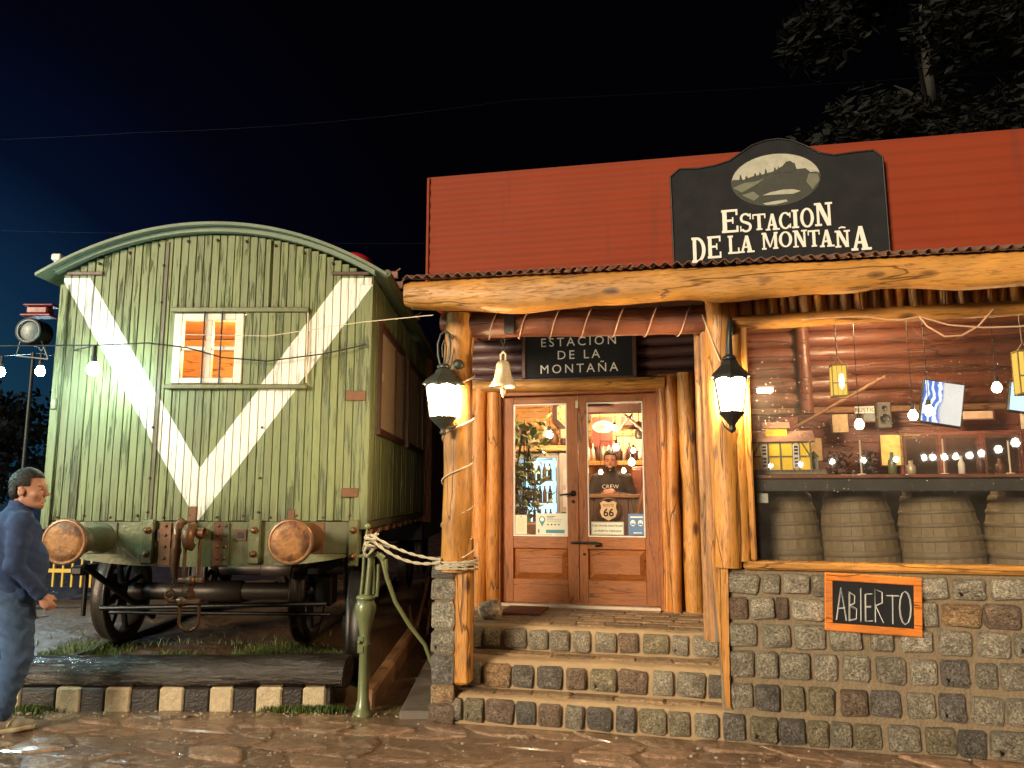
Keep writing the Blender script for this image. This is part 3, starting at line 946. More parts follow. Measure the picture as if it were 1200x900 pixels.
fr.tube([(-1.15, .2, .97), (-.95, .7, .60), (-.85, 1.0, .4)], .03, 6)
fr.build('underframe', M['black_iron'], wag)
fr = MB()
for i in range(9):
    fr = MB(); fr.box(XR - .08, XR - .01, .3 + i * .48, .42 + i * .48, 1.235, 1.294, .008); fr.build('sole_block', M['brown_x'], wag)
mb = MB(); mb.box(XR - .06, XR - .002, .0, LEN, 1.295, 1.368, .005); mb.build('side_sill', M['olive_dark'], wag)

# string of cold bulbs passing in front of the wagon
cable = MB()
cp = [(-12.5, 17.2, 4.9), (-10.45, 15.5, 4.42), (-8.71, 14, 4.20), (-6.2, 10.4, 3.45), (-4.45, 7.3, 2.93), (-3.62, 6.55, 2.885), (-3.2, 6.62, 2.92), (-2.9, 6.72, 2.90), (-2.6, 6.78, 2.82), (-2.2, 6.8, 2.79), (-1.7, 6.82, 2.86), (-1.32, 6.84, 2.95)]
cable.tube(cp, .0065, 6)
cable.tube([(-3.62, 6.55, 2.885), (-4.6, 6.45, 2.86), (-5.6, 6.2, 2.95), (-5.3, 5.1, 3.0), (-5.4, 3.0, 3.3)], .0065, 6)
cb = cable.build('cable', M['black_cord'])
tag(cb, 'black light cable sagging across the end of the green wagon', 'cable')
cable = MB()
cable.tube([(-3.0, 6.78, 3.03), (-2.2, 6.80, 3.02), (-1.3, 6.5, 3.08), (-.62, 5.9, 3.0)], .004, 6)
cb2 = cable.build('cable', M['white_cord'])
tag(cb2, 'thin pale wire from the wagon window to the shop eave', 'wire')
def string_bulb(x, y, z, lab, grp, matname, s=1.0):
    t = thing('string_bulb', lab, 'light bulb', (x, y, z), 0, grp)
    m_ = MB(); m_.tube([(0, 0, .0), (0, 0, -.075 * s)], .014 * s, 8); m_.tube([(0, 0, -.07 * s), (0, 0, -.11 * s)], .020 * s, 8); m_.build('socket', M['black'], t)
    m_ = MB(); m_.lathe([(0, -.195 * s), (.022 * s, -.19 * s), (.037 * s, -.165 * s), (.037 * s, -.15 * s), (.020 * s, -.112 * s)], 14); m_.build('bulb', M[matname], t)
    return t
BP = [(-8.71, 14, 4.20), (-10.45, 15.5, 4.42)]
bl_ = [((-3.62, 6.55, 2.885), 'cold white bulb on the cable in front of the white V of the wagon'),
       ((BP[0][0], BP[0][1], BP[0][2]), 'cold white lamp bulb in the yard just left of the wagon wall'),
       ((BP[1][0], BP[1][1], BP[1][2]), 'cold white lamp bulb in the yard leftmost at the photo edge'),
       ((-5.6, 6.2, 2.95), 'cold white bulb on the cable run just outside the left photo edge'), ((-5.3, 5.1, 3.0), 'cold white bulb on the cable run beside the walking man outside the frame')]
for (p, l_) in bl_:
    t = string_bulb(*p, l_, 'cold bulbs on the wagon cable', 'bulb_cold', 1.35 if p[1] < 8 else 2.2)
    glow('bulb_light', t, (0, -.02, -.25 if p[1] < 8 else -.5), 14 if p[0] > -4 else 150 if p[1] < 8 else 80, (.55, 1, .92) if p[1] < 8 else (.60, .85, 1), .05)

# ================================================================== THE SHOP
shop = thing('restaurant_building', 'log and red metal restaurant front with porch, double door and big window', 'building', FO, FA)

# stones -------------------------------------------------------------
def stone_mesh(seed):
    r = random.Random(seed)
    rj = lambda k: r.uniform(-k, k)
    def outline(s, y, k):
        out = []
        for (x, z) in ((-.42, -.5), (.42, -.5), (.5, -.38), (.5, .38), (.42, .5), (-.42, .5), (-.5, .38), (-.5, -.38)):
            out.append((x * s + rj(k * 1.25), y + rj(k * 1.6), z * s + rj(k * 1.25)))
        return out
    a = outline(.99, .0, .02); b = outline(1.0, -.55, .035); c = outline(.88, -.88, .04); d = outline(.62, -.97, .06)
    vs = a + b + c + d + [(rj(.08), -1.0 + rj(.08), rj(.08))]
    fs = []
    for o in (0, 8, 16):
        fs += [(o + k, o + (k + 1) % 8, o + 8 + (k + 1) % 8, o + 8 + k) for k in range(8)]
    fs += [(24 + k, 24 + (k + 1) % 8, 32) for k in range(8)]
    m_ = MB(); m_.add(vs, fs, 0, seed % 3 != 0)
    return m_.mesh('stone', M['stone'])
STN = [stone_mesh(s) for s in range(12)]
rs = random.Random(21)
SCOL = {'g': (.41, .36, .285), 'l': (.56, .495, .40), 'd': (.22, .195, .175), 'b': (.27, .19, .14), 't': (.50, .32, .18), 'o': (.33, .28, .19)}
def stone(parent, u0, u1, z0, z1, v, col=None, dep=.05, tilt=True):
    o = bpy.data.objects.new('stone', rs.choice(STN)); C.objects.link(o); o.parent = parent
    o.location = ((u0 + u1) / 2, v, (z0 + z1) / 2 + rs.uniform(-.004, .004))
    o.scale = ((u1 - u0) * 1.02, dep * rs.uniform(.85, 1.2), (z1 - z0) * rs.uniform(.98, 1.10))
    if tilt: o.rotation_euler = (rs.uniform(-.06, .06), rs.uniform(-.05, .05), rs.uniform(-.07, .07))
    c = SCOL[col or rs.choice('gggglld')]; k = rs.uniform(.8, 1.2)
    o.color = (c[0] * k, c[1] * k, c[2] * k, 1)
    return o

WALL = [(0.955, 1.08, 'gglgddllll', [(1.476, 1.688), (1.717, 1.825), (1.851, 2.007), (2.024, 2.143), (2.18, 2.36), (2.40, 2.63), (2.673, 2.828), (2.864, 3.041), (3.079, 3.262), (3.30, 3.46), (3.5, 3.68), (3.72, 3.9)]),
 (0.79, 0.925, 'blbllgltbgg', [(1.484, 1.611), (1.637, 1.781), (1.799, 1.871), (1.893, 2.085), (2.13, 2.34), (2.38, 2.64), (2.675, 2.761), (2.793, 3.006), (3.028, 3.219), (3.26, 3.44), (3.48, 3.62), (3.66, 3.88)]),
 (0.615, 0.755, 'ggggglllgg', [(1.485, 1.662), (1.702, 1.873), (1.899, 2.09), (2.12, 2.305), (2.363, 2.491), (2.538, 2.712), (2.755, 2.938), (2.98, 3.155), (3.179, 3.306), (3.35, 3.53), (3.57, 3.72), (3.76, 3.9)]),
 (0.425, 0.575, 'ggglggldggg', [(1.484, 1.636), (1.662, 1.786), (1.807, 1.983), (2.013, 2.152), (2.185, 2.343), (2.382, 2.549), (2.581, 2.732), (2.758, 2.912), (2.957, 3.069), (3.088, 3.235), (3.27, 3.42), (3.46, 3.64), (3.68, 3.86)]),
 (0.22, 0.37, 'gdoobdgdggg', [(1.487, 1.621), (1.642, 1.787), (1.812, 1.942), (1.968, 2.116), (2.164, 2.317), (2.339, 2.509), (2.551, 2.705), (2.733, 2.876), (2.912, 3.085), (3.104, 3.248), (3.29, 3.46), (3.5, 3.66), (3.7, 3.88)]),
 (0.02, 0.17, 'dodogogodgg', [(1.432, 1.565), (1.598, 1.763), (1.784, 1.932), (1.955, 2.074), (2.094, 2.21), (2.231, 2.387), (2.433, 2.606), (2.641, 2.812), (2.827, 2.978), (3.0, 3.219), (3.26, 3.42), (3.46, 3.6), (3.64, 3.85)])]
mb = MB(); mb.box(1.50, 3.95, .0, .12, -.05, 1.105, .004)
wallp = mb.build('stone_wall', M['mortar'], shop)
for z0, z1, cs, row in WALL:
    for k_, (a, b) in enumerate(row):
        stone(wallp, a, b, z0, z1, .012, cs[k_ % len(cs)], .060)

# steps --------------------------------------------------------------
steps = thing('stone_steps', 'cobbled entrance steps with cement treads in front of the double door', 'steps', FO, FA)
RIS = [(0.0, .19, 0.0, .23, (0.02, 0.165), 'ogobdbgddoogggo', [(-0.56, -0.482), (-0.457, -0.364), (-0.337, -0.207), (-0.182, 0.01), (0.03, 0.17), (0.195, 0.345), (0.381, 0.508), (0.532, 0.692), (0.725, 0.859), (0.884, 1.057), (1.08, 1.218), (1.249, 1.395)]),
 (.19, .405, .21, .56, (0.22, 0.37), 'gtddbobggdg', [(-0.381, -0.281), (-0.262, -0.069), (-0.04, 0.11), (0.145, 0.319), (0.357, 0.494), (0.529, 0.708), (0.738, 0.93), (0.967, 1.107), (1.133, 1.319), (1.347, 1.45)]),
 (.405, .59, .55, 1.62, (0.425, 0.565), 'gogggggbogg', [(-0.484, -0.371), (-0.358, -0.227), (-0.19, -0.018), (0.012, 0.151), (0.172, 0.317), (0.347, 0.479), (0.519, 0.68), (0.706, 0.848), (0.879, 1.068), (1.093, 1.21), (1.242, 1.419)])]
for i, (z0, z1, v0, v1, (sz0, sz1), cs, row) in enumerate(RIS):
    mb = MB(); u0 = -.60 if i == 0 else -.50; u1 = 1.50
    # wavy worn tread: grid top
    n = 40; vs = []; fs = []
    for j, vv in enumerate((v0, v0 + .015, v0 + .03, (v0 + v1) / 2, v1)):
        for k_ in range(n + 1):
            uu = u0 + (u1 - u0) * k_ / n
            dz = noise.noise(Vector((uu * 4, vv * 5, i * 3))) * .012
            vs.append((uu, vv + (noise.noise(Vector((uu * 6, i * 5, 1))) * .012 if j < 3 else 0), z1 + dz - (.02 if j == 0 else (.006 if j == 1 else 0))))
    for k_ in range(n + 1): vs.append((u0 + (u1 - u0) * k_ / n, v0 + noise.noise(Vector((k_ * .5, i, 7))) * .006, -.05))
    for j in range(4):
        for k_ in range(n): a = j * (n + 1) + k_; fs.append((a, a + 1, a + n + 2, a + n + 1))
    for k_ in range(n): fs.append((k_, 5 * (n + 1) + k_, 5 * (n + 1) + k_ + 1, k_ + 1))
    mb.add(vs, fs, 0, True)
    mb.box(u0, u1, v0 + .035, v1, -.05, z1 - .03)
    st = mb.build('step', M['tread'] if i else M['tread'], steps)
    for k_, (a, b) in enumerate(row):
        stone(st, a, b, sz0, sz1, v0 + .014, cs[k_ % len(cs)], .060)
# worn pavers on the landing and on the lower treads
land = MB(); land.box(-.62, 1.52, .60, 1.58, .50, .592, .004); land = land.build('landing', M['mortar'], steps)
rp = random.Random(8)
vv = .63; r_ = 0
while vv < 1.55:
    d = .115; uu = -.55 - rp.random() * .15
    while uu < 1.42:
        w = rp.uniform(.17, .30)
        mb = MB(); mb.box(uu, min(uu + w, 1.48) - .014, vv, vv + d - .014, .56, .598 + rp.uniform(-.003, .004), .006)
        mb.build('paver', M['paver'], land); uu += w
    vv += d; r_ += 1
for (z, v0, u0) in ((.19, .07, -.5), (.405, .33, -.45)):
    uu = u0
    while uu < 1.38:
        w = rp.uniform(.22, .38)
        mb = MB(); mb.box(uu, uu + w - .016, v0, v0 + rp.uniform(.09, .12), z - .04, z + .012 + rp.uniform(-.002, .003), .01)
        mb.build('paver', M['paver'], land if False else steps); uu += w
mb = MB(); mb.box(-.36, .0, 1.0, 1.42, .603, .618, .004)
dm = mb.build('doormat', plain('brown_coir_mat', (.13, .045, .02), .95, 0, .3, 60, .004), loc=FO, rotz=FA)
tag(dm, 'small red brown doormat lying before the left door leaf', 'doormat')
mb = MB()
bm = bmesh.new(); bmesh.ops.create_icosphere(bm, subdivisions=3, radius=1)
for v in bm.verts:
    n_ = noise.noise(v.co * 1.6) * .25 + noise.noise(v.co * 5) * .05
    v.co = Vector((v.co.x * .105, v.co.y * .09, v.co.z * .085)) * (1 + n_)
for f in bm.faces: f.smooth = True
me = bpy.data.meshes.new('boulder'); bm.to_mesh(me); bm.free(); me.materials.append(M['stone'])
bo_ = link('boulder', me, None, F(-.36, .78, .665)); bo_.color = (.60, .48, .34, 1)
tag(bo_, 'loose rounded pale stone on the landing beside the left porch post', 'stone')

# low stone side wall on the left ------------------------------------
swl = thing('stone_pillar_wall', 'low rough stone wall end beside the left porch post', 'wall', FO, FA)
mb = MB(); mb.box(-.575, -.425, -.03, .5, -.05, 1.10, .01); mb.build('mortar', M['mortar'], swl)
for z0, z1, c in ((.02, .13, 'b'), (.14, .26, 't'), (.27, .46, 'd'), (.475, .63, 'g'), (.645, .83, 'l'), (.845, .985, 'g'), (1.0, 1.14, 'd')):
    stone(swl, -.588 + rs.uniform(-.01, .01), -.415, z0, z1, -.015, c, .05)
mb2 = MB(); mb2.box(1.43, 1.50, .02, 1.62, .0, 1.25, .01); mb2.build('mortar', M['mortar'], shop)
mb = MB(); mb.box(1.405, 1.47, -.02, .03, .62, 1.20, .012); mb.build('rendered_strip', M['concrete'], shop)

# logs and posts -----------------------------------------------------
def logpath(p0, p1, n=14, wob=.01, seed=0):
    p0, p1 = Vector(p0), Vector(p1); out = []
    d = (p1 - p0).normalized(); s1 = d.orthogonal().normalized(); s2 = d.cross(s1)
    for i in range(n + 1):
        t = i / n; q = p0.lerp(p1, t)
        out.append(q + s1 * noise.noise(Vector((t * 3, seed, 1.3))) * wob * 2 + s2 * noise.noise(Vector((t * 3, seed, 8.3))) * wob * 2)
    return out
def logm(name, p0, p1, r, mat_, seed=0, wob=.008, jit=.05, parent=shop, nn=14, n=14, squash=None, taper=1.0, end=True):
    m_ = MB(); P = logpath(p0, p1, n, wob, seed)
    rr = [r * (1 + (taper - 1) * i / n) * (1 + .05 * noise.noise(Vector((i * .5, seed * 3.7, 2)))) for i in range(n + 1)]
    m_.tube(P, rr, nn, 0, True, True, 1, jit, seed, squash)
    return m_.build(name, [mat_, M['endgrain']], parent)

# left porch post (with narrow foot beside the stones) and its flat boards
logm('porch_post', (-.415, .0, 1.05), (-.415, .02, 2.97), .112, M['pine_z'], 1, .012, .04, n=20, nn=18)
mb = MB(); mb.box(-.425, -.305, -.045, .08, .26, 1.30, .02); mb.build('post_foot', M['pine_z'], shop)
# right porch post: two logs side by side and a flat board
logm('porch_post', (1.505, -.01, 1.12), (1.50, .0, 2.97), .095, M['pine_z'], 2, .012, .05, n=20, nn=18)
logm('porch_post', (1.60, .02, 1.16), (1.585, .02, 2.90), .062, M['pine_z'], 3, .008, .05, n=18)
mb = MB(); mb.prism([(1.395, 1.30), (1.40, 1.05), (1.452, .225), (1.478, .225), (1.497, 1.05), (1.50, 1.30)], -.055, .0); mb.build('post_brace_board', M['pine_z'], shop)
mb = MB(); mb.box(1.645, 1.690, -.02, .07, 1.163, 2.765, .01); mb.build('window_jamb', M['pine_z'], shop)
logm('side_log', (1.40, .06, .62), (1.405, .06, 2.9), .038, M['brown_z'], 4, .006, .08, n=16)
logm('side_log', (1.36, .12, .62), (1.365, .12, 2.9), .034, M['brown_z'], 5, .006, .08, n=16)

# sill, head log, palisade strip above the window
mb = MB(); mb.box(1.60, 4.0, -.05, .10, 1.108, 1.162, .014); mb.build('window_sill', M['pine_x'], shop)
logm('window_head', (1.57, .0, 2.805), (4.0, .0, 2.80), .052, M['pine_x'], 6, .006, .07, n=30, squash=(1, 1))
uu = 1.44; rq = random.Random(4)
while uu < 3.95:
    w = rq.uniform(.05, .10)
    logm('palisade_stub', (uu + w / 2, .0, 2.84), (uu + w / 2, .0, 3.06), w / 2, M['pine_z'] if rq.random() < .5 else M['brown_z'], int(uu * 100), 0, .1, nn=10, n=3)
    uu += w + .004
mb = MB(); mb.box(1.4, 4.0, .10, .13, 2.84, 3.2); mb.build('backing_board', M['dark_x'], shop)

# reddish round beam across the porch with cord wound round it
logm('porch_beam', (-.33, .06, 2.895), (1.46, .06, 2.845), .103, M['red_x'], 7, .004, .03, n=24, nn=20)
logm('porch_beam_stub', (-.56, .06, 2.93), (-.36, .06, 2.92), .085, M['red_x'], 17, .004, .03)
mb = MB(); mb.box(-.05, .03, -.055, -.03, 2.79, 2.99, .004); mb.build('iron_strap', M['black_iron'], shop)

# main eave beam with a wavy lower edge
vs = []; fs = []; n = 120
def beam_bot(u):
    return 2.885 + .055 * max(0, (-u - .1) / .6) ** 1 - .012 * math.sin(u * 4.2 + .6) - .008 * math.sin(u * 9) - .012 * max(0, u - 2) + .012 * noise.noise(Vector((u * 5, 1, 1)))
for i in range(n + 1):
    u = -.705 + 6.2 * i / n
    zb = beam_bot(u); zt = 3.125 - .018 * u / 1 + .006 * noise.noise(Vector((u * 3, 7, 1)))
    zm = (zb + zt) / 2; hh = (zt - zb) / 2; e = 1.0
    if i == 0: e = .86
    for k_ in range(16):
        th = 2 * pi * k_ / 16
        cx_ = cos(th); sx_ = sin(th)
        sgn = lambda t: (1 if t >= 0 else -1)
        vs.append((u, -.36 + .085 * e * sgn(cx_) * abs(cx_) ** .6 * (1 + .08 * noise.noise(Vector((u * 3, th, 2)))), zm + hh * e * sgn(sx_) * abs(sx_) ** .6))
for i in range(n):
    for k_ in range(16):
        a = i * 16 + k_; b = i * 16 + (k_ + 1) % 16
        fs.append((a, b, b + 16, a + 16))
mb = MB(); mb.add(vs, fs, 0, True); mb.add(vs[:16], [tuple(range(16))], 1); mb.add(vs[-16:], [tuple(range(16))], 1)
mb.build('eave_beam', [M['pine_x'], M['endgrain']], shop)

# corrugated porch sheet, its wavy edge showing over the beam
vs = []; fs = []; n = 720
for i in range(n + 1):
    u = -.70 + 6.2 * i / n; ztop = -.018 * u
    w = .013 * math.sin(u * 2 * pi / .076)
    vs += [(u, -.47, 3.142 + w + ztop), (u, .12, 3.30 + w + ztop)]
    vs += [(u, -.47, 3.137 + w + ztop), (u, .12, 3.295 + w + ztop)]
for i in range(n):
    a = i * 4
    fs += [(a, a + 4, a + 5, a + 1), (a + 2, a + 3, a + 7, a + 6), (a, a + 2, a + 6, a + 4)]
mb = MB(); mb.add(vs, fs, 0, True); mb.build('corrugated_sheet', M['galv'], shop, fix=False)

# red parapet of horizontal corrugated sheets: shallow waves
vs = []; fs = []; n = 120
for i in range(n + 1):
    z = 3.10 + (4.145 - 3.10) * i / n
    w = .0038 * math.sin((z - 3.1) * 2 * pi / .098)
    vs += [(-.715, .10 + w, z), (5.5, .10 + w, z - .018 * 6.15 * (z - 3.1) / 1.04 * 1)]
for i in range(n):
    a = i * 2; fs.append((a, a + 1, a + 3, a + 2))
mb = MB(); mb.add(vs, fs, 0, True)
mb.box(-.722, 5.5, .115, .16, 3.1, 3.2)
par = mb.build('parapet', M['red_metal'], shop, fix=False)

mb = MB(); mb.box(-.728, -.705, .085, 2.2, 3.10, 4.14, .004); mb.build('parapet_edge', M['red_metal'], shop)
mb = MB(); mb.box(-.70, 5.5, .2, 7.0, 3.30, 3.36); mb.build('roof', M['galv'], shop)

zz = .08; k_ = 0
while zz < 3.05:
    logm('wall_log', (3.99, .03, zz), (5.48, .03, zz), .078, M['red_x'], 200 + k_, .003, .03, n=6); zz += .146; k_ += 1
logm('corner_post', (4.0, .0, .0), (4.0, .0, 2.95), .09, M['pine_z'], 230, .008, .05)
mb = MB(); mb.box(4.0, 5.5, .08, .12, .0, 3.2); mb.build('backing_board', M['dark_x'], shop)
mb = MB(); mb.box(5.46, 5.52, .0, 5.6, .0, 3.3); mb.build('end_wall', M['dark_x'], shop)

# log wall above the door, door surround -----------------------------
zz = 2.70; k_ = 0
while zz < 3.25:
    logm('wall_log', (-.85, 1.68, zz), (1.48, 1.68, zz), .062, M['dark_x'], 30 + k_, .003, .04, n=10)
    zz += .112; k_ += 1
mb = MB(); mb.box(-.85, 1.48, 1.70, 1.74, 2.6, 3.3); mb.build('backing_board', M['dark_x'], shop)
logm('door_lintel', (-.76, 1.50, 2.615), (1.06, 1.50, 2.60), .058, M['pine_x'], 40, .006, .07, n=20)
for (u, r, s, z1, mt) in ((-.685, .080, 41, 2.60, 'orange_z'), (-.545, .066, 42, 2.56, 'orange_z'), (1.035, .034, 43, 2.60, 'orange_z'), (1.105, .058, 44, 2.66, 'orange_z'), (1.235, .075, 45, 2.69, 'pine_z'), (1.355, .042, 46, 2.70, 'brown_z')):
    logm('jamb_log', (u + (.03 if u > 1.2 else 0), 1.52, .59), (u, 1.52, z1), r, M[mt], s, .010, .06, n=18)
mb = MB(); mb.box(-.80, -.50, 1.60, 1.66, .5, 2.66); mb.build('backing_board', M['brown_z'], shop)
mb = MB(); mb.box(.99, 1.50, 1.60, 1.66, .5, 2.70); mb.build('backing_board', M['brown_z'], shop)
mb = MB(); mb.box(-.50, -.470, 1.50, 1.70, .6, 2.56, .005); mb.build('door_frame', M['door_z'], shop)
mb = MB(); mb.box(.975, 1.005, 1.50, 1.70, .6, 2.56, .005); mb.build('door_frame', M['door_z'], shop)
mb = MB(); mb.box(-.469, .974, 1.50, 1.70, 2.525, 2.57, .005); mb.build('door_frame', M['door_x'], shop)
mb = MB(); mb.box(-.469, .974, 1.49, 1.62, .596, .625, .005); mb.build('threshold', plain('worn_pale_threshold', (.55, .42, .32), .5, 0, .2, 10), shop)
def leaf(u0, u1, z0, z1, gu0, gu1, right):
    v0, v1 = 1.56, 1.605
    m_ = MB()
    m_.box(u0, gu0, v0, v1, z0, z1, .003); m_.box(gu1, u1, v0, v1, z0, z1, .003)
    d_ = m_.build('door', M['door_z'], shop)
    for (p_, q_) in ((2.452, z1), (1.115, 1.222), (z0, .84)):
        m_ = MB(); m_.box(gu0 + .001, gu1 - .001, v0 + .001, v1, p_, q_, .003); m_.build('door_rail', M['door_x'], d_)
    m_ = MB()
    a0, a1, b0, b1 = gu0 + .002, gu1 - .002, .841, 1.114; k = .055
    vs = [(a0, v0 + .034, b0), (a1, v0 + .034, b0), (a1, v0 + .034, b1), (a0, v0 + .034, b1), (a0 + k, v0 + .004, b0 + k), (a1 - k, v0 + .004, b0 + k), (a1 - k, v0 + .004, b1 - k), (a0 + k, v0 + .004, b1 - k)]
    m_.add(vs, [(0, 1, 5, 4), (1, 2, 6, 5), (2, 3, 7, 6), (3, 0, 4, 7), (4, 5, 6, 7)])
    m_.build('raised_panel', M['door_x'], d_)
    m_ = MB(); m_.box(gu0 + .012, gu1 - .012, v0 + .018, v0 + .023, 1.234, 2.440); m_.build('pane', M['glass'], d_)
    m_ = MB(); q = .012
    m_.box(gu0 + .001, gu0 + q, v0 + .004, v0 + .03, 1.223, 2.451); m_.box(gu1 - q, gu1 - .001, v0 + .004, v0 + .03, 1.223, 2.451)
    m_.box(gu0 + q, gu1 - q, v0 + .004, v0 + .03, 2.439, 2.451); m_.box(gu0 + q, gu1 - q, v0 + .004, v0 + .03, 1.223, 1.235)
    m_.build('glazing_bead', M['white_paint'], d_)
    return d_
dl = leaf(-.468, .251, .63, 2.522, -.362, .150, False)
dr = leaf(.257, .973, .63, 2.522, .335, .852, True)
m_ = MB(); m_.lathe([(.0, 0), (.026, 0), (.026, .008), (0, .010)], 14, 0, 'y', (.205, 1.56, 1.615)); m_.tube([(.205, 1.555, 1.615), (.205, 1.515, 1.615), (.13, 1.51, 1.603), (.09, 1.515, 1.60)], .009, 8); m_.lathe([(.0, 0), (.016, 0), (.016, .006), (0, .007)], 12, 0, 'y', (.205, 1.56, 1.54)); m_.build('handle', M['black_iron'], dl)
m_ = MB(); m_.box(.20, .42, 1.549, 1.559, 1.158, 1.182, .002); m_.tube([(.18, 1.54, 1.17), (.43, 1.54, 1.17), (.455, 1.535, 1.165), (.455, 1.535, 1.15), (.40, 1.535, 1.145)], .008, 8); m_.lathe([(0, 0), (.012, 0), (.012, .006), (0, .006)], 10, 0, 'y', (.30, 1.559, 1.07)); m_.build('bolt', M['black_iron'], dr)
m_ = MB()
for z in (1.7, 2.25, .95): m_.tube([(.968, 1.548, z - .035), (.968, 1.548, z + .035)], .009, 8)
m_.build('hinges', M['galv'], dr)
m_ = MB(); m_.box(.235, .262, 1.545, 1.556, 2.40, 2.47, .003); m_.build('top_latch', M['white_cord'], dr)

# big window: glass, and the room's front wall around it
m_ = MB(); m_.box(1.690, 3.97, .055, .061, 1.163, 2.76)
wpane = m_.build('window_pane', M['glass'], shop)
m_ = MB(); rd = random.Random(2)
for _ in range(1500):
    u, z = rd.uniform(1.7, 3.4), rd.uniform(1.62, 2.56)
    if z < 1.95 and rd.random() < .45: continue
    if z > 2.45 and rd.random() < .6: continue
    if noise.noise(Vector((u * 2.4, z * 2.4, 4))) + rd.uniform(-.35, .35) < -.12: continue
    r = rd.choice((.0018, .0022, .003, .0038))
    m_.add([(u + r * cos(a), .0548, z + r * 1.15 * sin(a)) for a in [i * pi / 3 for i in range(6)]] + [(u, .0548 - r * .6, z + r * .1)], [(i, (i + 1) % 6, 6) for i in range(6)], 0, True)
rdp = m_.build('rain_drops', M['drop'], wpane); rdp['kind'] = 'stuff'

# cords on the building ------------------------------------------------
m_ = MB(); P = []
for i in range(24 * 7 + 1):
    t = i / (24 * 7); a = 2 * pi * 7 * t + 1.9
    P.append((-.30 + 1.65 * t, .06 - .112 * cos(a) * 1.0, 2.895 - .05 * t + .112 * sin(a)))
m_.tube(P, .0055, 6)
cc = m_.build('wound_cord', M['cord_pink'], loc=FO, rotz=FA)
tag(cc, 'pale light cord wound around the reddish porch beam above the door', 'cord')
m_ = MB(); P = []
for i in range(20 * 5 + 1):
    t = i / 100; a = 2 * pi * 4.2 * t - 1.0
    P.append((-.415 + .121 * cos(a), .01 + .121 * sin(a), 1.15 + 1.35 * t))
m_.tube(P, .006, 6)
cc = m_.build('wound_cord', M['white_cord'], loc=FO, rotz=FA)
tag(cc, 'pale cord spiralling up the left porch post', 'cord')
m_ = MB(); m_.tube([(1.39, -.04, 2.86), (1.42, -.06, 2.76), (1.46, -.11, 2.62), (1.50, -.14, 2.50)], .006, 6)
cc = m_.build('lantern_cord', M['white_cord'], loc=FO, rotz=FA)
tag(cc, 'short pale cord running down to the right hand lantern', 'cord')
m_ = MB()
m_.tube([(2.05, -.06, 2.785), (2.25, -.062, 2.79), (2.45, -.06, 2.785), (2.58, -.06, 2.755), (2.68, -.06, 2.75), (2.78, -.06, 2.765)], .006, 6)
m_.tube([(2.78, -.06, 2.765), (2.82, -.06, 2.70), (2.92, -.06, 2.625), (3.02, -.06, 2.625), (3.12, -.06, 2.68), (3.22, -.06, 2.79)], .006, 6)
m_.tube([(2.78, -.06, 2.765), (2.95, -.06, 2.70), (3.15, -.06, 2.672), (3.36, -.06, 2.668), (3.6, -.06, 2.70)], .006, 6)
cc = m_.build('looped_cord', M['cord_pink'], loc=FO, rotz=FA)
tag(cc, 'pinkish cord hanging in loops along the log above the big window', 'cord')

# lanterns ---------------------------------------------------------------
def lantern(u, v, zc, rt, rb, h, label, matn, front):
    """zc top of the glass; rt, rb glass radii at top and bottom"""
    t = fthing('wall_lantern', label, 'lantern', u, v, zc, 'porch lanterns')
    mm = M[matn]; a0 = pi / 6 + (0 if not front else 0)
    P = lambda r, k, z: (r * cos(a0 + k * pi / 3), r * sin(a0 + k * pi / 3), z)
    for k in range(6):
        m_ = MB()
        A, B, Cc, D = P(rb, k, -h), P(rb, k + 1, -h), P(rt, k + 1, 0), P(rt, k, 0)
        m_.add([A, B, Cc, D], [(0, 1, 2, 3)]); m_.build('glass_panel', M['lamp_glow'], t)
    m_ = MB()
    for k in range(6):
        m_.tube([P(rb + .003, k, -h - .005), P(rt + .003, k, .005)], .0065, 6)
        # scalloped heads of the panes
        A, B = Vector(P(rt + .004, k, 0)), Vector(P(rt + .004, k + 1, 0))
        pts = []
        for i in range(7):
            q = A.lerp(B, i / 6); pts.append((q.x, q.y, -.012 - .018 * abs(2 * (i / 6) - 1) ** 1.5))
        top_ = [(A.lerp(B, i / 6).x, A.lerp(B, i / 6).y, .008) for i in range(7)]
        m_.add(pts + top_, [(i, i + 1, i + 8, i + 7) for i in range(6)])
        m_.tube([P(rb + .003, k, -h), P(rb + .003, k + 1, -h)], .007, 6)
    m_.build('frame', mm, t)
    m_ = MB(); m_.lathe([(rt + .028, -.006), (rt + .026, .004), (rt - .005, .035), (.07, .075), (.055, .105), (.040, .118), (.035, .13), (.0, .135)], 6, 0, 'z', (0, 0, 0), False, a0)
    m_.lathe([(.045, .118), (.05, .128), (.04, .14), (.028, .15), (0, .155)], 14); m_.build('cap', mm, t)
    m_ = MB(); m_.lathe([(rb + .008, -h), (rb + .004, -h - .012), (rb * .55, -h - .055), (.020, -h - .085), (.018, -h - .10), (.026, -h - .112), (.015, -h - .128), (0, -h - .132)], 6 if False else 12, 0, 'z'); m_.build('base_cup', mm, t)
    return t
lt = lantern(-.468, -.20, 2.405, .128, .094, .245, 'lit grey green lantern on the left porch post beside the wagon', 'lamp_iron', False)
m_ = MB()
for sx_ in (-1, 1):
    m_.tube([(sx_ * .028, 0, .15), (sx_ * .045, 0, .22), (sx_ * .048, 0, .30), (sx_ * .03, .01, .375), (0, .02, .40)], .009, 8)
m_.tube([(0, 0, .15), (.012, 0, .20), (.018, 0, .28), (0, 0, .33), (-.015, 0, .28), (-.01, 0, .2)], .006, 6)
m_.tube([(0, .02, .40), (.02, .10, .38), (.05, .17, .32), (.07, .19, .22)], .012, 8)
m_.tube([(-.05, 0, .13), (.05, 0, .13)], .010, 8)
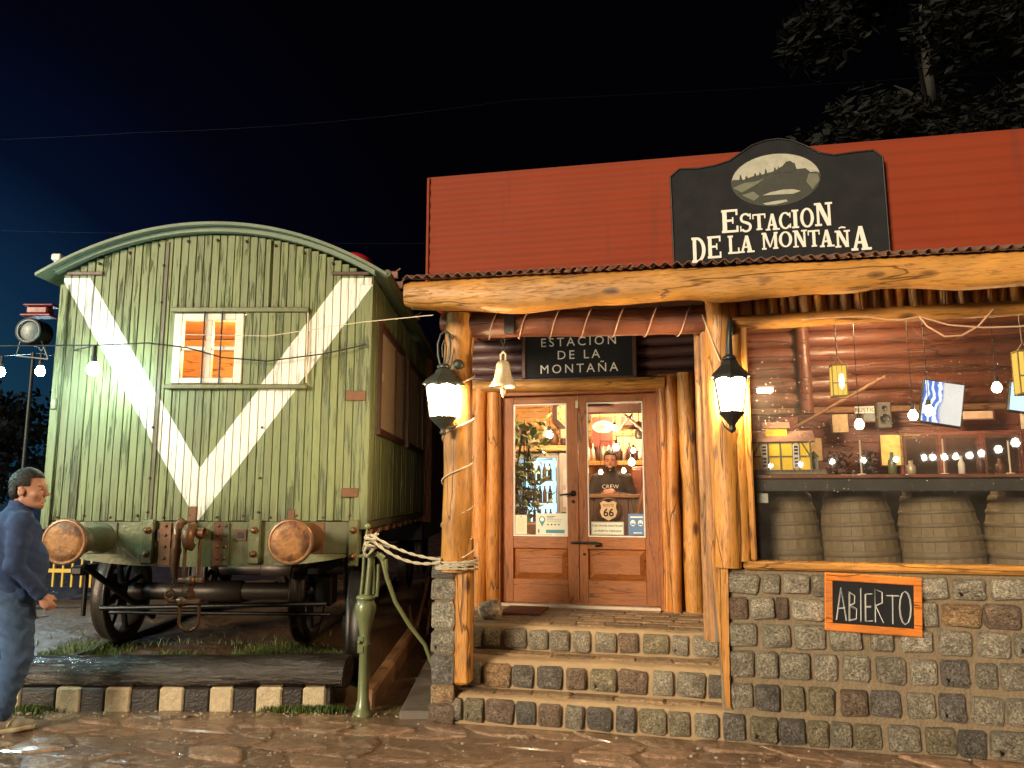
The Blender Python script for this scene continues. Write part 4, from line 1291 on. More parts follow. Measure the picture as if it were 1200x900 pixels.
m_.lathe([(0, 0), (.045, .0), (.042, .02), (.02, .03), (0, .03)], 14, 0, 'y', (.07, .13, .16))
m_.tube([(.01, .02, -.32), (.05, .08, -.31), (.07, .13, -.28)], .010, 8); m_.lathe([(0, 0), (.04, .0), (.038, .02), (.02, .03), (0, .03)], 14, 0, 'y', (.075, .14, -.27))
m_.build('bracket', M['lamp_iron'], lt)
rt_ = lantern(1.556, -.20, 2.385, .116, .078, .24, 'lit dark lantern on the right porch post next to the big window', 'lamp_iron2', True)
m_ = MB()
m_.tube([(0, 0, .14), (0, -.015, .22), (.005, -.02, .31), (.015, .02, .39), (.018, .09, .42), (.018, .14, .38)], [.026, .022, .02, .017, .016, .016], 10)
m_.lathe([(0, 0), (.045, .0), (.042, .02), (.02, .03), (0, .03)], 14, 0, 'y', (.018, .16, .36))
m_.tube([(0, 0, -.37), (-.04, .07, -.33), (-.06, .13, -.26)], .010, 8); m_.lathe([(0, 0), (.04, .0), (.038, .02), (.02, .03), (0, .03)], 14, 0, 'y', (-.06, .15, -.25))
m_.build('bracket', M['lamp_iron2'], rt_)

# bell ---------------------------------------------------------------------
bl = fthing('hanging_bell', 'small dull brass bell hanging from the reddish porch beam', 'bell', -.058, -.04, 2.39)
m_ = MB(); m_.lathe([(.098, .0), (.10, .006), (.086, .03), (.066, .07), (.057, .12), (.052, .165), (.040, .19), (.018, .20), (.0, .20)], 24)
m_.lathe([(.088, .002), (.075, .035), (.055, .08), (.045, .15), (0, .17)], 24); m_.build('bell_body', M['brass'], bl)
m_ = MB(); m_.tube([(-.016, 0, .19), (-.02, 0, .245), (0, 0, .268), (.02, 0, .245), (.016, 0, .19)], .008, 8); m_.build('crown', M['brass'], bl)
m_ = MB(); m_.tube([(.0, -.0, .12), (.0, 0, -.01)], .006, 6); m_.lathe([(0, .0), (.018, -.01), (.022, -.035), (.012, -.055), (.006, -.075), (0, -.08)], 12); m_.build('clapper', M['brass'], bl)
m_ = MB()
for i in range(3):
    cz = .285 + i * .032
    m_.tube([((.014 * cos(a) if i % 2 == 0 else 0), (.014 * cos(a) if i % 2 else 0), cz + .020 * sin(a)) for a in [j * pi / 5 for j in range(11)]], .0045, 6)
m_.build('chain', M['black_iron'], bl)

# ------------------------------------------------------------------ lettering
def text_part(s, size, parent, loc, matn, spacing=1.0, name='lettering', ext=.001, align='CENTER', rotx=pi / 2, sx=1.0, bold=0.0):
    cu = bpy.data.curves.new('txt', 'FONT'); cu.body = s; cu.size = size; cu.align_x = align; cu.align_y = 'CENTER'
    cu.extrude = ext; cu.space_character = spacing; cu.resolution_u = 3; cu.offset = bold
    ob = bpy.data.objects.new('txt', cu); C.objects.link(ob)
    dg = bpy.context.evaluated_depsgraph_get()
    me = bpy.data.meshes.new_from_object(ob.evaluated_get(dg))
    bpy.data.objects.remove(ob); me.materials.clear(); me.materials.append(M[matn])
    o = link(name, me, parent, loc, 0, (rotx, 0, 0)); o.scale = (sx, 1, 1)
    return o

# slab serif letters as strokes in a unit box; (points, width) plus serif bars
def serif_letter(mb, ch, u0, z0, u1, z1, v=0.0, t=.24, h=.10, serif=True, thick=.004):
    W_, H_ = u1 - u0, z1 - z0
    cnt = [0]
    def quad(pts):
        d = v - cnt[0] * .00025; cnt[0] += 1
        P = [(u0 + x * W_, z0 + y * H_) for x, y in pts]
        a = sum(P[i][0] * P[(i + 1) % len(P)][1] - P[(i + 1) % len(P)][0] * P[i][1] for i in range(len(P)))
        if a < 0: P = P[::-1]
        mb.prism(P, d - thick, d)
    def bar(x0, y0, x1, y1): quad([(x0, y0), (x1, y0), (x1, y1), (x0, y1)])
    def stem(x, y0=0, y1=1, w=t): bar(x - w / 2, y0, x + w / 2, y1)
    def foot(x, y, w=t + .20):
        if serif: bar(x - w / 2, y, x + w / 2, y + h) if y < .5 else bar(x - w / 2, y - h, x + w / 2, y)
    def arcs(cx, cy, rx, ry, a0, a1, w, wy, n=14):
        for i in range(n):
            b0 = a0 + (a1 - a0) * i / n; b1 = a0 + (a1 - a0) * (i + 1) / n
            quad([(cx + rx * cos(b0), cy + ry * sin(b0)), (cx + rx * cos(b1), cy + ry * sin(b1)),
                  (cx + (rx - w) * cos(b1), cy + (ry - wy) * sin(b1)), (cx + (rx - w) * cos(b0), cy + (ry - wy) * sin(b0))])
            cnt[0] -= 1
        cnt[0] += 1
    if ch == 'E':
        stem(.22); bar(.05, 0, .92, h); bar(.05, 1 - h, .90, 1); bar(.22, .47, .68, .47 + h)
        bar(.84, 0, .95, .28); bar(.82, .74, .93, 1); bar(.62, .38, .70, .66)
    elif ch == 'L':
        stem(.24); bar(.02, 0, .95, h); foot(.24, 1); bar(.84, 0, .96, .32)
    elif ch == 'T':
        stem(.5); bar(.02, 1 - h, .98, 1); bar(.02, .70, .11, 1); bar(.89, .70, .98, 1); foot(.5, 0)
    elif ch == 'I':
        stem(.5, 0, 1, .46); bar(.08, 0, .92, h); bar(.08, 1 - h, .92, 1)
    elif ch == 'A':
        quad([(.08, 0), (.24, 0), (.54, 1), (.42, 1)]); quad([(.58, 0), (.86, 0), (.60, 1), (.40, 1)]); bar(.28, .28, .70, .28 + h)
        if serif: bar(.0, 0, .34, h); bar(.50, 0, 1.0, h)
    elif ch in 'NÑ':
        tp = .86 if ch == 'Ñ' else 1
        bar(.12, 0, .26, tp); bar(.74, 0, .88, tp); quad([(.10, tp), (.36, tp), (.90, 0), (.66, 0)])
        if serif: bar(0, 0, .38, h * .9); bar(0, tp - h * .9, .30, tp); bar(.60, tp - h * .9, 1, tp)
        if ch == 'Ñ': quad([(.28, .93), (.45, .98), (.72, .95), (.74, 1.02), (.45, 1.06), (.28, 1.0)])
    elif ch == 'M':
        bar(.08, 0, .19, 1); bar(.76, 0, .94, 1); quad([(.08, 1), (.28, 1), (.55, .12), (.46, .12)]); quad([(.80, 1), (.90, 1), (.55, .12), (.47, .12)])
        if serif: bar(0, 0, .28, h); bar(0, 1 - h, .22, 1); bar(.68, 0, 1, h); bar(.80, 1 - h, 1, 1)
    elif ch == 'O':
        arcs(.5, .5, .49, .5, 0, 2 * pi, .22, .10, 24)
    elif ch == 'C':
        arcs(.52, .5, .49, .5, pi * .22, pi * 1.78, .22, .10, 20); bar(.84, .66, .94, .95); bar(.84, .05, .94, .30)
    elif ch == 'D':
        stem(.22); arcs(.36, .5, .60, .5, -pi / 2, pi / 2, .24, .10, 16); bar(.02, 0, .40, h); bar(.02, 1 - h, .40, 1)
    elif ch == 'S':
        arcs(.48, .73, .42, .27, pi * .15, pi * 1.42, .20, .10, 12); arcs(.50, .28, .44, .28, -pi * .85, pi * .42, .20, .10, 12)
        quad([(.30, .62), (.40, .46), (.72, .36), (.62, .55)]); bar(.80, .66, .90, .96); bar(.06, .05, .15, .34)

sg = fthing('restaurant_sign', 'large black shaped sign with cream lettering and an oval train picture on the red parapet', 'sign', 0, .045, 0)
bp = [(1.208, 3.17), (1.2, 3.93), (1.266, 3.985), (1.40, 3.975), (1.52, 3.985), (1.62, 4.01), (1.70, 4.058), (1.785, 4.112), (1.88, 4.138), (1.97, 4.142), (2.06, 4.118), (2.155, 4.066), (2.24, 4.005), (2.336, 3.978), (2.47, 3.985), (2.595, 3.985), (2.648, 3.93), (2.652, 3.20), (2.62, 3.17)]
m_ = MB(); m_.prism(bp, -.015, .020); m_.build('board', M['dark_board'], sg)
m_ = MB()
for a, b in zip(bp, bp[1:] + bp[:1]):
    m_.tube([(a[0], -.018, a[1]), (b[0], -.018, b[1])], .007, 6)
m_.build('board_rim', M['black'], sg)
LET = [('E', 1.544, 3.467, 1.672, 3.639), ('S', 1.672, 3.46, 1.763, 3.604), ('T', 1.762, 3.469, 1.855, 3.59), ('A', 1.851, 3.461, 1.946, 3.583), ('C', 1.940, 3.462, 2.028, 3.588), ('I', 2.026, 3.463, 2.080, 3.599), ('O', 2.085, 3.461, 2.178, 3.606), ('N', 2.182, 3.465, 2.301, 3.634), ('D', 1.332, 3.26, 1.436, 3.45), ('E', 1.440, 3.285, 1.546, 3.45), ('L', 1.586, 3.308, 1.670, 3.444), ('A', 1.667, 3.31, 1.769, 3.436), ('M', 1.82, 3.322, 1.930, 3.446), ('O', 1.935, 3.329, 2.026, 3.446), ('N', 2.030, 3.322, 2.125, 3.446), ('T', 2.128, 3.318, 2.210, 3.439), ('A', 2.205, 3.311, 2.301, 3.435), ('Ñ', 2.306, 3.3, 2.405, 3.442), ('A', 2.408, 3.27, 2.538, 3.443)]
for c_, a, b, c2, d in LET:
    m_ = MB(); serif_letter(m_, c_, a, b, c2, d, -.0155); m_.build('letter', M['letter'], sg, fix=True)
# oval picture: pale slope above, dark engine and woods, drifts of steam
def oval(a): return (1.933 + .305 * cos(a), 3.835 + .198 * sin(a))
mat_o = {}
def pictone(n, c): mat_o[n] = plain(n, c, .6, 0, .45, 22, .0005)
pictone('picture_dark', (.035, .037, .030)); pictone('picture_pale', (.42, .41, .34)); pictone('picture_mid', (.15, .155, .11))
m_ = MB(); m_.prism([oval(2 * pi * i / 40) for i in range(40)], -.018, -.0155); pic = m_.build('oval_picture', mat_o['picture_dark'], sg)
def clip_oval(poly):
    out = []
    for x, z in poly:
        dx, dz = (x - 1.933) / .300, (z - 3.835) / .193; r = sqrt(dx * dx + dz * dz)
        out.append((x, z) if r <= 1 else (1.933 + .300 * dx / r, 3.835 + .193 * dz / r))
    return out
hill = [(1.64, 3.86), (1.72, 3.855), (1.78, 3.875), (1.86, 3.885), (1.93, 3.90), (1.99, 3.935), (2.03, 3.96), (2.07, 3.945), (2.08, 3.90), (2.14, 3.90), (2.17, 3.87), (2.24, 3.865)] + [oval(.1 + (pi - .15) * i / 24) for i in range(25)]
m_ = MB(); m_.prism(clip_oval(hill), -.0195, -.0182); m_.build('painted_hill', mat_o['picture_pale'], pic)
for n_, pl in (('picture_mid', [(1.64, 3.80), (1.72, 3.83), (1.80, 3.835), (1.86, 3.85), (1.80, 3.81), (1.70, 3.76)]), ('picture_mid', [(2.14, 3.80), (2.16, 3.86), (2.22, 3.85), (2.23, 3.80), (2.18, 3.74)]),
              ('picture_pale', [(1.84, 3.725), (1.90, 3.745), (1.98, 3.755), (2.05, 3.752), (2.10, 3.735), (2.05, 3.718), (1.95, 3.722)]), ('picture_pale', [(1.84, 3.665), (1.92, 3.675), (2.0, 3.68), (2.01, 3.665), (1.93, 3.65), (1.86, 3.652)]),
              ('picture_mid', [(1.70, 3.74), (1.78, 3.76), (1.82, 3.72), (1.78, 3.69)])):
    m_ = MB(); m_.prism(clip_oval(pl), -.0196, -.0182); m_.build('painted_patch', mat_o[n_], pic)
m_ = MB()
for k in range(9): # ragged trees
    xx = 1.70 + k * .045 + rq.uniform(-.01, .01); zb = 3.85 + k * .006
    m_.prism([(xx - .012, zb), (xx + .012, zb), (xx + .004, zb + rq.uniform(.02, .05)), (xx - .004, zb + rq.uniform(.02, .05))], -.0206, -.0197)
m_.prism([(1.99, 3.88), (2.06, 3.88), (2.065, 3.94), (2.04, 3.965), (2.01, 3.96), (1.985, 3.93)], -.0212, -.0207)
m_.build('painted_trees', mat_o['picture_dark'], pic)

s2 = fthing('door_sign', 'dark framed sign with cream capitals on the dark logs above the door', 'sign', .275, 1.52, 2.90)
m_ = MB(); m_.box(-.50, .50, -.012, .03, -.215, .215, .003); m_.build('board', M['dark_board'], s2)
m_ = MB(); m_.box(-.54, .54, -.03, .03, -.255, -.216, .006); m_.box(-.54, .54, -.03, .03, .216, .255, .006); m_.box(-.54, -.501, -.029, .03, -.215, .215, .006); m_.box(.501, .54, -.029, .03, -.215, .215, .006); m_.build('frame', M['frame_dark'], s2)
for i, (s_, zz, xx) in enumerate((('ESTACION', .120, .0), ('DE LA', -.005, .0), ('MONTAÑA', -.135, .0))):
    text_part(s_, .118, s2, (xx, -.014, zz), 'letter', 1.38, 'lettering', .001, 'CENTER', pi / 2, 1.0, .0)

# chalkboard ---------------------------------------------------------------
cbd = fthing('chalkboard', 'orange framed chalkboard reading ABIERTO on the stone wall', 'chalkboard', 2.373, -.088, .915)
cbd.rotation_euler = (radians(4), radians(2.2), FA)
w_, h_ = .285, .182; k = .048
m_ = MB(); m_.box(-w_ + k, w_ - k, -.006, .012, -h_ + k, h_ - k); m_.build('slate', M['dark_board'], cbd)
for (a, b, c, d) in ((-w_, w_, h_ - k, h_), (-w_, w_, -h_, -h_ + k), (-w_, -w_ + k, -h_ + k + .001, h_ - k - .001), (w_ - k, w_, -h_ + k + .001, h_ - k - .001)):
    m_ = MB(); m_.box(a, b, -.018, .014, c, d, .005); m_.build('frame_bar', M['frame_orange'], cbd)
ck = MB(); rc = random.Random(4)
STR = {'A': [[(0, 0), (.45, 1), (.95, 0)], [(.2, .35), (.8, .38)]], 'B': [[(.1, 0), (.12, 1)], [(.1, 1), (.75, .88), (.7, .6), (.15, .52)], [(.15, .52), (.9, .42), (.85, .06), (.1, 0)]],
       'I': [[(.5, 0), (.5, 1)]], 'E': [[(.9, 1), (.15, .98), (.15, .02), (.95, .04)], [(.15, .52), (.75, .54)]], 'R': [[(.12, 0), (.12, 1), (.8, .92), (.8, .6), (.15, .5), (.9, 0)]],
       'T': [[(0, .98), (1.1, 1)], [(.55, 1), (.55, 0)]], 'O': [[(.5 + .45 * cos(a * pi / 6), .5 + .5 * sin(a * pi / 6)) for a in range(13)]]}
xs = -.215
for j, (c_, wd) in enumerate(zip('ABIERTO', (.062, .052, .022, .052, .060, .066, .072))):
    for rep in range(3):
        for st_ in STR[c_]:
            pts = []
            ox, oz = rc.uniform(-.004, .004), rc.uniform(-.005, .005)
            for x_, z_ in st_:
                pts.append((xs + x_ * wd + ox, -.0075 - rep * .0003, -.110 + z_ * (.205 - .03 * (j % 2)) + oz))
            ck.tube(pts, .0028 if rep else .0046, 5, squash=(.3, 1))
    xs += wd + .009
ck.build('chalk_lettering', M['chalk'], cbd)

# ================================================================== PEOPLE (signed distance field -> one continuous skin)
class Field:
    def __init__(s, lo, hi, h):
        s.h = h; s.lo = np.array(lo, float)
        s.n = np.ceil((np.array(hi) - s.lo) / h).astype(int) + 1
        s.f = np.full(s.n, .2, np.float32)
    def sub(s, lo, hi, pad):
        a = np.maximum(0, np.floor((np.minimum(lo, hi) - pad - s.lo) / s.h).astype(int))
        b = np.minimum(s.n, np.ceil((np.maximum(lo, hi) + pad - s.lo) / s.h).astype(int) + 1)
        if np.any(b <= a): return None, None
        sl = tuple(slice(i, j) for i, j in zip(a, b))
        g = np.meshgrid(*[(s.lo[k] + s.h * np.arange(a[k], b[k])).astype(np.float32) for k in range(3)], indexing='ij')
        return sl, g
    def comb(s, sl, d, k, op):
        f = s.f[sl]
        if op == 'sub':
            d = -d; hh = np.clip(.5 - .5 * (d - f) / max(k, 1e-6), 0, 1)
            s.f[sl] = d * (1 - hh) + f * hh + k * hh * (1 - hh) if False else np.maximum(f, d) + (np.maximum(k - np.abs(f - d), 0) ** 2) / (4 * max(k, 1e-6))
        else:
            s.f[sl] = np.minimum(f, d) - (np.maximum(k - np.abs(f - d), 0) ** 2) / (4 * max(k, 1e-6))
    def cone(s, a, b, ra, rb, k=.02, op='add', sq=None):
        """tapered capsule"""
        a = np.array(a, float); b = np.array(b, float); pad = max(ra, rb) + k + 2 * s.h
        sl, g = s.sub(a, b, pad)
        if sl is None: return s
        ba = b - a; L = (ba * ba).sum() + 1e-12
        px, py, pz = g[0] - a[0], g[1] - a[1], g[2] - a[2]
        t = np.clip((px * ba[0] + py * ba[1] + pz * ba[2]) / L, 0, 1)
        dx, dy, dz = px - t * ba[0], py - t * ba[1], pz - t * ba[2]
        if sq: dx, dy, dz = dx * sq[0], dy * sq[1], dz * sq[2]
        s.comb(sl, np.sqrt(dx * dx + dy * dy + dz * dz) - (ra + (rb - ra) * t), k, op); return s
    def ell(s, c, r, k=.02, op='add', rot=0.0):
        c = np.array(c, float); R_ = np.array(r, float); pad = R_.max() + k + 2 * s.h
        sl, g = s.sub(c, c, pad)
        if sl is None: return s
        x, y, z = g[0] - c[0], g[1] - c[1], g[2] - c[2]
        if rot:
            x, z = x * cos(rot) - z * sin(rot), x * sin(rot) + z * cos(rot)
        q = np.sqrt((x / R_[0]) ** 2 + (y / R_[1]) ** 2 + (z / R_[2]) ** 2) + 1e-9
        q2 = np.sqrt((x / R_[0] ** 2) ** 2 + (y / R_[1] ** 2) ** 2 + (z / R_[2] ** 2) ** 2) + 1e-9
        s.comb(sl, q * (q - 1) / q2, k, op); return s
    def bumps(s, amp, fr, seed=0.0):
        g = np.meshgrid(*[(s.lo[k] + s.h * np.arange(s.n[k])).astype(np.float32) for k in range(3)], indexing='ij')
        x, y, z = g
        w = np.sin(fr * z + 3 * np.sin(fr * .35 * x + seed) + 2 * np.sin(fr * .4 * y)) * np.sin(fr * .5 * x + fr * .3 * y + seed)
        w += .5 * np.sin(fr * 1.7 * z + fr * x + 2 * seed)
        s.f += (amp * w).astype(np.float32); return s
    def keep(s, fn):
        g = np.meshgrid(*[(s.lo[k] + s.h * np.arange(s.n[k])).astype(np.float32) for k in range(3)], indexing='ij')
        s.f = np.maximum(s.f, fn(*g)).astype(np.float32); return s
    def mesh(s, name, mat_):
        f = s.f; ins = f < 0; h = s.h
        cs = None; cnt = np.zeros(tuple(n - 1 for n in f.shape), np.int8)
        acc = np.zeros(cnt.shape + (3,), np.float32)
        offs = [(i, j, k) for i in (0, 1) for j in (0, 1) for k in (0, 1)]
        def S(o): return tuple(slice(o[k], f.shape[k] - 1 + o[k]) for k in range(3))
        anyin = np.zeros(cnt.shape, bool); allin = np.ones(cnt.shape, bool)
        for o in offs: anyin |= ins[S(o)]; allin &= ins[S(o)]
        act = anyin & ~allin
        idx = np.argwhere(act)
        vid = np.full(cnt.shape, -1, np.int64); vid[act] = np.arange(len(idx))
        pos = np.zeros((len(idx), 3)); c = np.zeros(len(idx))
        for ax in range(3):
            for o in offs:
                if o[ax]: continue
                p = list(o); p[ax] = 1
                fa = f[tuple((idx + o).T)]; fb = f[tuple((idx + p).T)]
                cr = (fa < 0) != (fb < 0)
                t = np.where(cr, fa / np.where(cr, fa - fb, 1), 0)
                q = np.tile(np.array(o, float), (len(idx), 1)); q[:, ax] += t
                pos[cr] += q[cr]; c[cr] += 1
        pos = (idx + pos / c[:, None]) * h + s.lo
        faces = []
        for ax in range(3):
            u, v = (ax + 1) % 3, (ax + 2) % 3
            a = [slice(None)] * 3; b = [slice(None)] * 3; a[ax] = slice(0, -1); b[ax] = slice(1, None)
            ia, ib = ins[tuple(a)], ins[tuple(b)]
            e = np.argwhere(ia != ib)
            e = e[(e[:, u] > 0) & (e[:, v] > 0) & (e[:, u] < f.shape[u] - 1) & (e[:, v] < f.shape[v] - 1)]
            flip = ia[tuple(e.T)]
            du = np.zeros(3, int); du[u] = 1; dv = np.zeros(3, int); dv[v] = 1
            q = np.stack([vid[tuple((e - du - dv).T)], vid[tuple((e - dv).T)], vid[tuple(e.T)], vid[tuple((e - du).T)]], 1)
            q[~flip] = q[~flip][:, ::-1]
            faces.append(q)
        fc = np.concatenate(faces); fc = fc[(fc >= 0).all(1)]
        me = bpy.data.meshes.new(name)
        me.vertices.add(len(pos)); me.vertices.foreach_set('co', pos.astype(np.float32).ravel())
        me.loops.add(len(fc) * 4); me.loops.foreach_set('vertex_index', fc.ravel().astype(np.int32))
        me.polygons.add(len(fc)); me.polygons.foreach_set('loop_start', np.arange(0, len(fc) * 4, 4, dtype=np.int32))
        me.polygons.foreach_set('use_smooth', np.ones(len(fc), bool))
        me.update(calc_edges=True); me.materials.append(mat_); me.validate()
        return me


def head(F_, c, s=1.0, face=True, detail=True, sgn=1):
    """head looking along +x, c = centre between the ears"""
    def P(x, y, z): return (c[0] + x * s, c[1] + y * s, c[2] + z * s)
    F_.ell(P(-.012, 0, .055), (.100 * s, .078 * s, .092 * s), .02)
    F_.ell(P(.030, 0, -.010), (.072 * s, .064 * s, .098 * s), .03)
    F_.cone(P(-.01, .045, -.055), P(.062, .020, -.095), .024 * s, .020 * s, .02)
    F_.cone(P(-.01, -.045, -.055), P(.062, -.020, -.095), .024 * s, .020 * s, .02)
    F_.ell(P(.078, 0, -.092), (.022 * s, .024 * s, .020 * s), .018)
    F_.cone(P(.082, .032, .038), P(.088, -.032, .038), .013 * s, .013 * s, .016)
    for y in (-1, 1):
        F_.ell(P(.068, y * .045, -.018), (.024 * s, .020 * s, .022 * s), .02)
        F_.ell(P(.094, y * .031, .012), (.014 * s, .018 * s, .011 * s), .008, 'sub')
        F_.ell(P(.083, y * .031, .012), (.013 * s, .013 * s, .012 * s), .003)
        F_.ell(P(-.008, y * .080, -.002), (.020 * s, .010 * s, .032 * s), .008)
        F_.ell(P(-.004, y * .091, .002), (.011 * s, .006 * s, .017 * s), .004, 'sub')
    F_.cone(P(.096, 0, .026), P(.116, 0, -.018), .009 * s, .013 * s, .010)
    F_.ell(P(.120, 0, -.022), (.014 * s, .013 * s, .011 * s), .006)
    F_.ell(P(.108, .013, -.026), (.010 * s, .009 * s, .008 * s), .005); F_.ell(P(.108, -.013, -.026), (.010 * s, .009 * s, .008 * s), .005)
    F_.cone(P(.098, .018, -.053), P(.098, -.018, -.053), .008 * s, .008 * s, .006)
    F_.cone(P(.095, .015, -.067), P(.095, -.015, -.067), .009 * s, .009 * s, .006)
    F_.cone(P(.108, .02, -.060), P(.108, -.02, -.060), .0035 * s, .0035 * s, .003, 'sub')
    return P


def hand(F_, w, d, side, curl=.5):
    """hand from the wrist w along direction d; palm and five fingers"""
    w = np.array(w, float); d = np.array(d, float); d /= np.linalg.norm(d)
    inn = np.array([0, side, 0.0]); inn -= d * inn.dot(d); inn /= np.linalg.norm(inn)      # towards the body: palm side
    fw = np.cross(inn, d) * side; fw /= np.linalg.norm(fw)                                 # towards the thumb
    if fw[0] < 0: fw = -fw
    F_.cone(w, w + d * .075, .026, .034, .02, sq=None)
    F_.ell(w + d * .055, (.040, .026, .045), .015)
    for i, (o, L) in enumerate(((.026, .070), (.009, .080), (-.009, .074), (-.026, .058))):
        a = w + d * .085 + fw * o; c1 = curl * (.8 + .12 * i)
        b = a + (d * cos(c1 * .6) + inn * sin(c1 * .6)) * L * .45
        e = b + (d * cos(c1 * 1.5) + inn * sin(c1 * 1.5)) * L * .32
        g_ = e + (d * cos(c1 * 2.4) + inn * sin(c1 * 2.4)) * L * .25
        F_.cone(a, b, .0105, .0098, .006); F_.cone(b, e, .0096, .0088, .004); F_.cone(e, g_, .0086, .0075, .004)
    a = w + d * .025 + fw * .024
    b = a + d * .032 + fw * .024 + inn * .010; e = b + d * .030 + inn * .014 + fw * .004
    F_.cone(a, b, .015, .012, .012); F_.cone(b, e, .0115, .0095, .005)


# ---- the man walking in from the left ------------------------------------
man = thing('person', 'man in navy jacket and jeans walking past the wagon buffer at the left edge', 'person', (-3.51, 5.58, .004), radians(40))
B = Field((-.52, -.42, .0), (.42, .42, 1.86), .0064)
hc = (.035, -.005, 1.622)
B.cone((-.02, 0, 1.42), (.0, 0, 1.56), .062, .056, .03)
head(B, hc, 1.10)
B.ell((-.03, 0, 1.28), (.125, .175, .20), .05); B.ell((-.01, 0, 1.05), (.135, .155, .16), .05); B.ell((-.02, 0, .93), (.13, .165, .11), .05)
RS, RE, RW = (-.03, -.205, 1.405), (-.055, -.262, 1.125), (.125, -.235, .905)
LS, LE, LW = (-.03, .205, 1.405), (-.10, .26, 1.13), (.02, .26, .90)
for S_, E_, W_ in ((RS, RE, RW), (LS, LE, LW)):
    B.cone(S_, E_, .052, .042, .03); B.cone(E_, W_, .042, .027, .02)
hand(B, RW, np.array(RW) - np.array(RE) + np.array([.03, 0, -.06]), 1, .75)
hand(B, LW, np.array(LW) - np.array(LE) + np.array([0, 0, -.1]), -1, .7)
RH, RK, RA = (.0, -.09, .90), (.035, -.10, .49), (-.045, -.10, .095)
LH, LK, LA = (-.02, .09, .90), (-.10, .10, .50), (-.36, .10, .17)
for H_, K_, A_ in ((RH, RK, RA), (LH, LK, LA)):
    B.cone(H_, K_, .082, .054, .03); B.cone(K_, A_, .052, .036, .02)
B.cone((-.045, -.10, .055), (.10, -.108, .035), .034, .022, .02); B.cone((-.37, .10, .13), (-.28, .10, .105), .032, .022, .02)
link('body', B.mesh('body', M['skin']), man)
# hair: a cap over the skull, shorter at the temples
Hf = Field((-.12, -.12, 1.56), (.17, .12, 1.82), .005)
Hf.ell((hc[0] - .015, hc[1], hc[2] + .062), (.119, .095, .109), .01); Hf.ell((hc[0] - .058, hc[1], hc[2] + .0), (.066, .085, .066), .02)
Hf.bumps(.0022, 160, 1.0)
def face_cut(x, y, z):
    X, Y, Z = x - hc[0], np.abs(y - hc[1]), z - hc[2]
    a = np.minimum(X - .045, .098 - Z)            # forehead and face
    b = np.minimum(X + .012, .030 - Z)            # in front of the ears
    c_ = np.minimum(np.minimum(X + .040, .036 - Z), Y - .045)
    d_ = -.052 - Z
    return np.maximum(np.maximum(a, b), np.maximum(c_, d_))
Hf.keep(face_cut)
hm = Hf.mesh('hair', M['hair']); link('hair', hm, man)
def strands(hmesh, parent, c, n, seed):
    r = random.Random(seed); q = MB(); vv_ = hmesh.vertices; nv = len(vv_)
    for _ in range(n):
        v = vv_[r.randrange(nv)]; p = v.co; nn = v.normal
        if nn.length < .5: continue
        g_ = Vector((-.5, .15 * r.uniform(-1, 1), -.55)); g_ = (g_ - nn * g_.dot(nn)); g_.normalize()
        d = (g_ + nn * r.uniform(.10, .35) + Vector((r.gauss(0, .2), r.gauss(0, .2), r.gauss(0, .2)))).normalized()
        L_ = r.uniform(.010, .022); s_ = d.cross(nn).normalized() * .0011
        a = p - nn * .002; b = a + d * L_
        q.add([a - s_, a + s_, b], [(0, 1, 2)])
    o = q.build('hair_strands', M['hair'], parent, fix=False); o['kind'] = 'stuff'
strands(hm, man, hc, 5000, 3)
E_ = MB()
for y in (-1, 1):
    E_.tube([(hc[0] + .097, hc[1] + y * .020, hc[2] + .038), (hc[0] + .105, hc[1] + y * .036, hc[2] + .042), (hc[0] + .092, hc[1] + y * .056, hc[2] + .037)], [.0035, .0045, .003], 6)
    E_.lathe([(0, .0035), (.005, .003), (.0058, 0)], 10, 0, 'x', (hc[0] + .1055, hc[1] + y * .034, hc[2] + .013))
E_.build('brows_and_eyes', M['hair'], man)
# jacket
J = Field((-.30, -.42, .78), (.36, .42, 1.56), .0085)
J.ell((-.045, 0, 1.30), (.175, .215, .205), .04); J.ell((-.005, 0, 1.10), (.200, .205, .21), .06); J.ell((-.01, 0, .95), (.170, .196, .13), .05)
J.cone((-.035, -.13, 1.435), (-.03, -.19, 1.405), .065, .076, .03); J.cone((-.035, .13, 1.435), (-.03, .19, 1.405), .065, .076, .03)
for S_, E2, W_ in ((RS, RE, RW), (LS, LE, LW)):
    S2, Ee, Ww = map(np.array, (S_, E2, W_)); Ww = Ee + (Ww - Ee) * .93
    J.cone(S2, Ee, .076, .064, .035); J.cone(Ee, Ww, .064, .048, .02)
J.cone((-.03, 0, 1.42), (-.012, 0, 1.515), .098, .078, .03)
J.ell((.03, 0, 1.565), (.085, .075, .035), .01, 'sub')
J.bumps(.006, 30, .5); J.bumps(.003, 62, 1.7)
J.keep(lambda x, y, z: np.where(np.abs(y) < .20, .845 - z, -1))
link('jacket', J.mesh('jacket', M['navy']), man)
T = Field((-.50, -.26, .06), (.26, .26, .98), .008)
T.ell((-.02, 0, .915), (.168, .190, .10), .04)
for H_, K_, A_ in ((RH, RK, RA), (LH, LK, LA)):
    Hh, Kk, Aa = map(np.array, (H_, K_, A_)); A2 = Kk + (Aa - Kk) * .90
    T.cone(Hh, Kk, .122, .093, .04); T.cone(Kk, A2, .092, .070, .03)
T.bumps(.006, 36, 2.0); T.bumps(.003, 75, .7)
link('jeans', T.mesh('jeans', M['denim']), man)
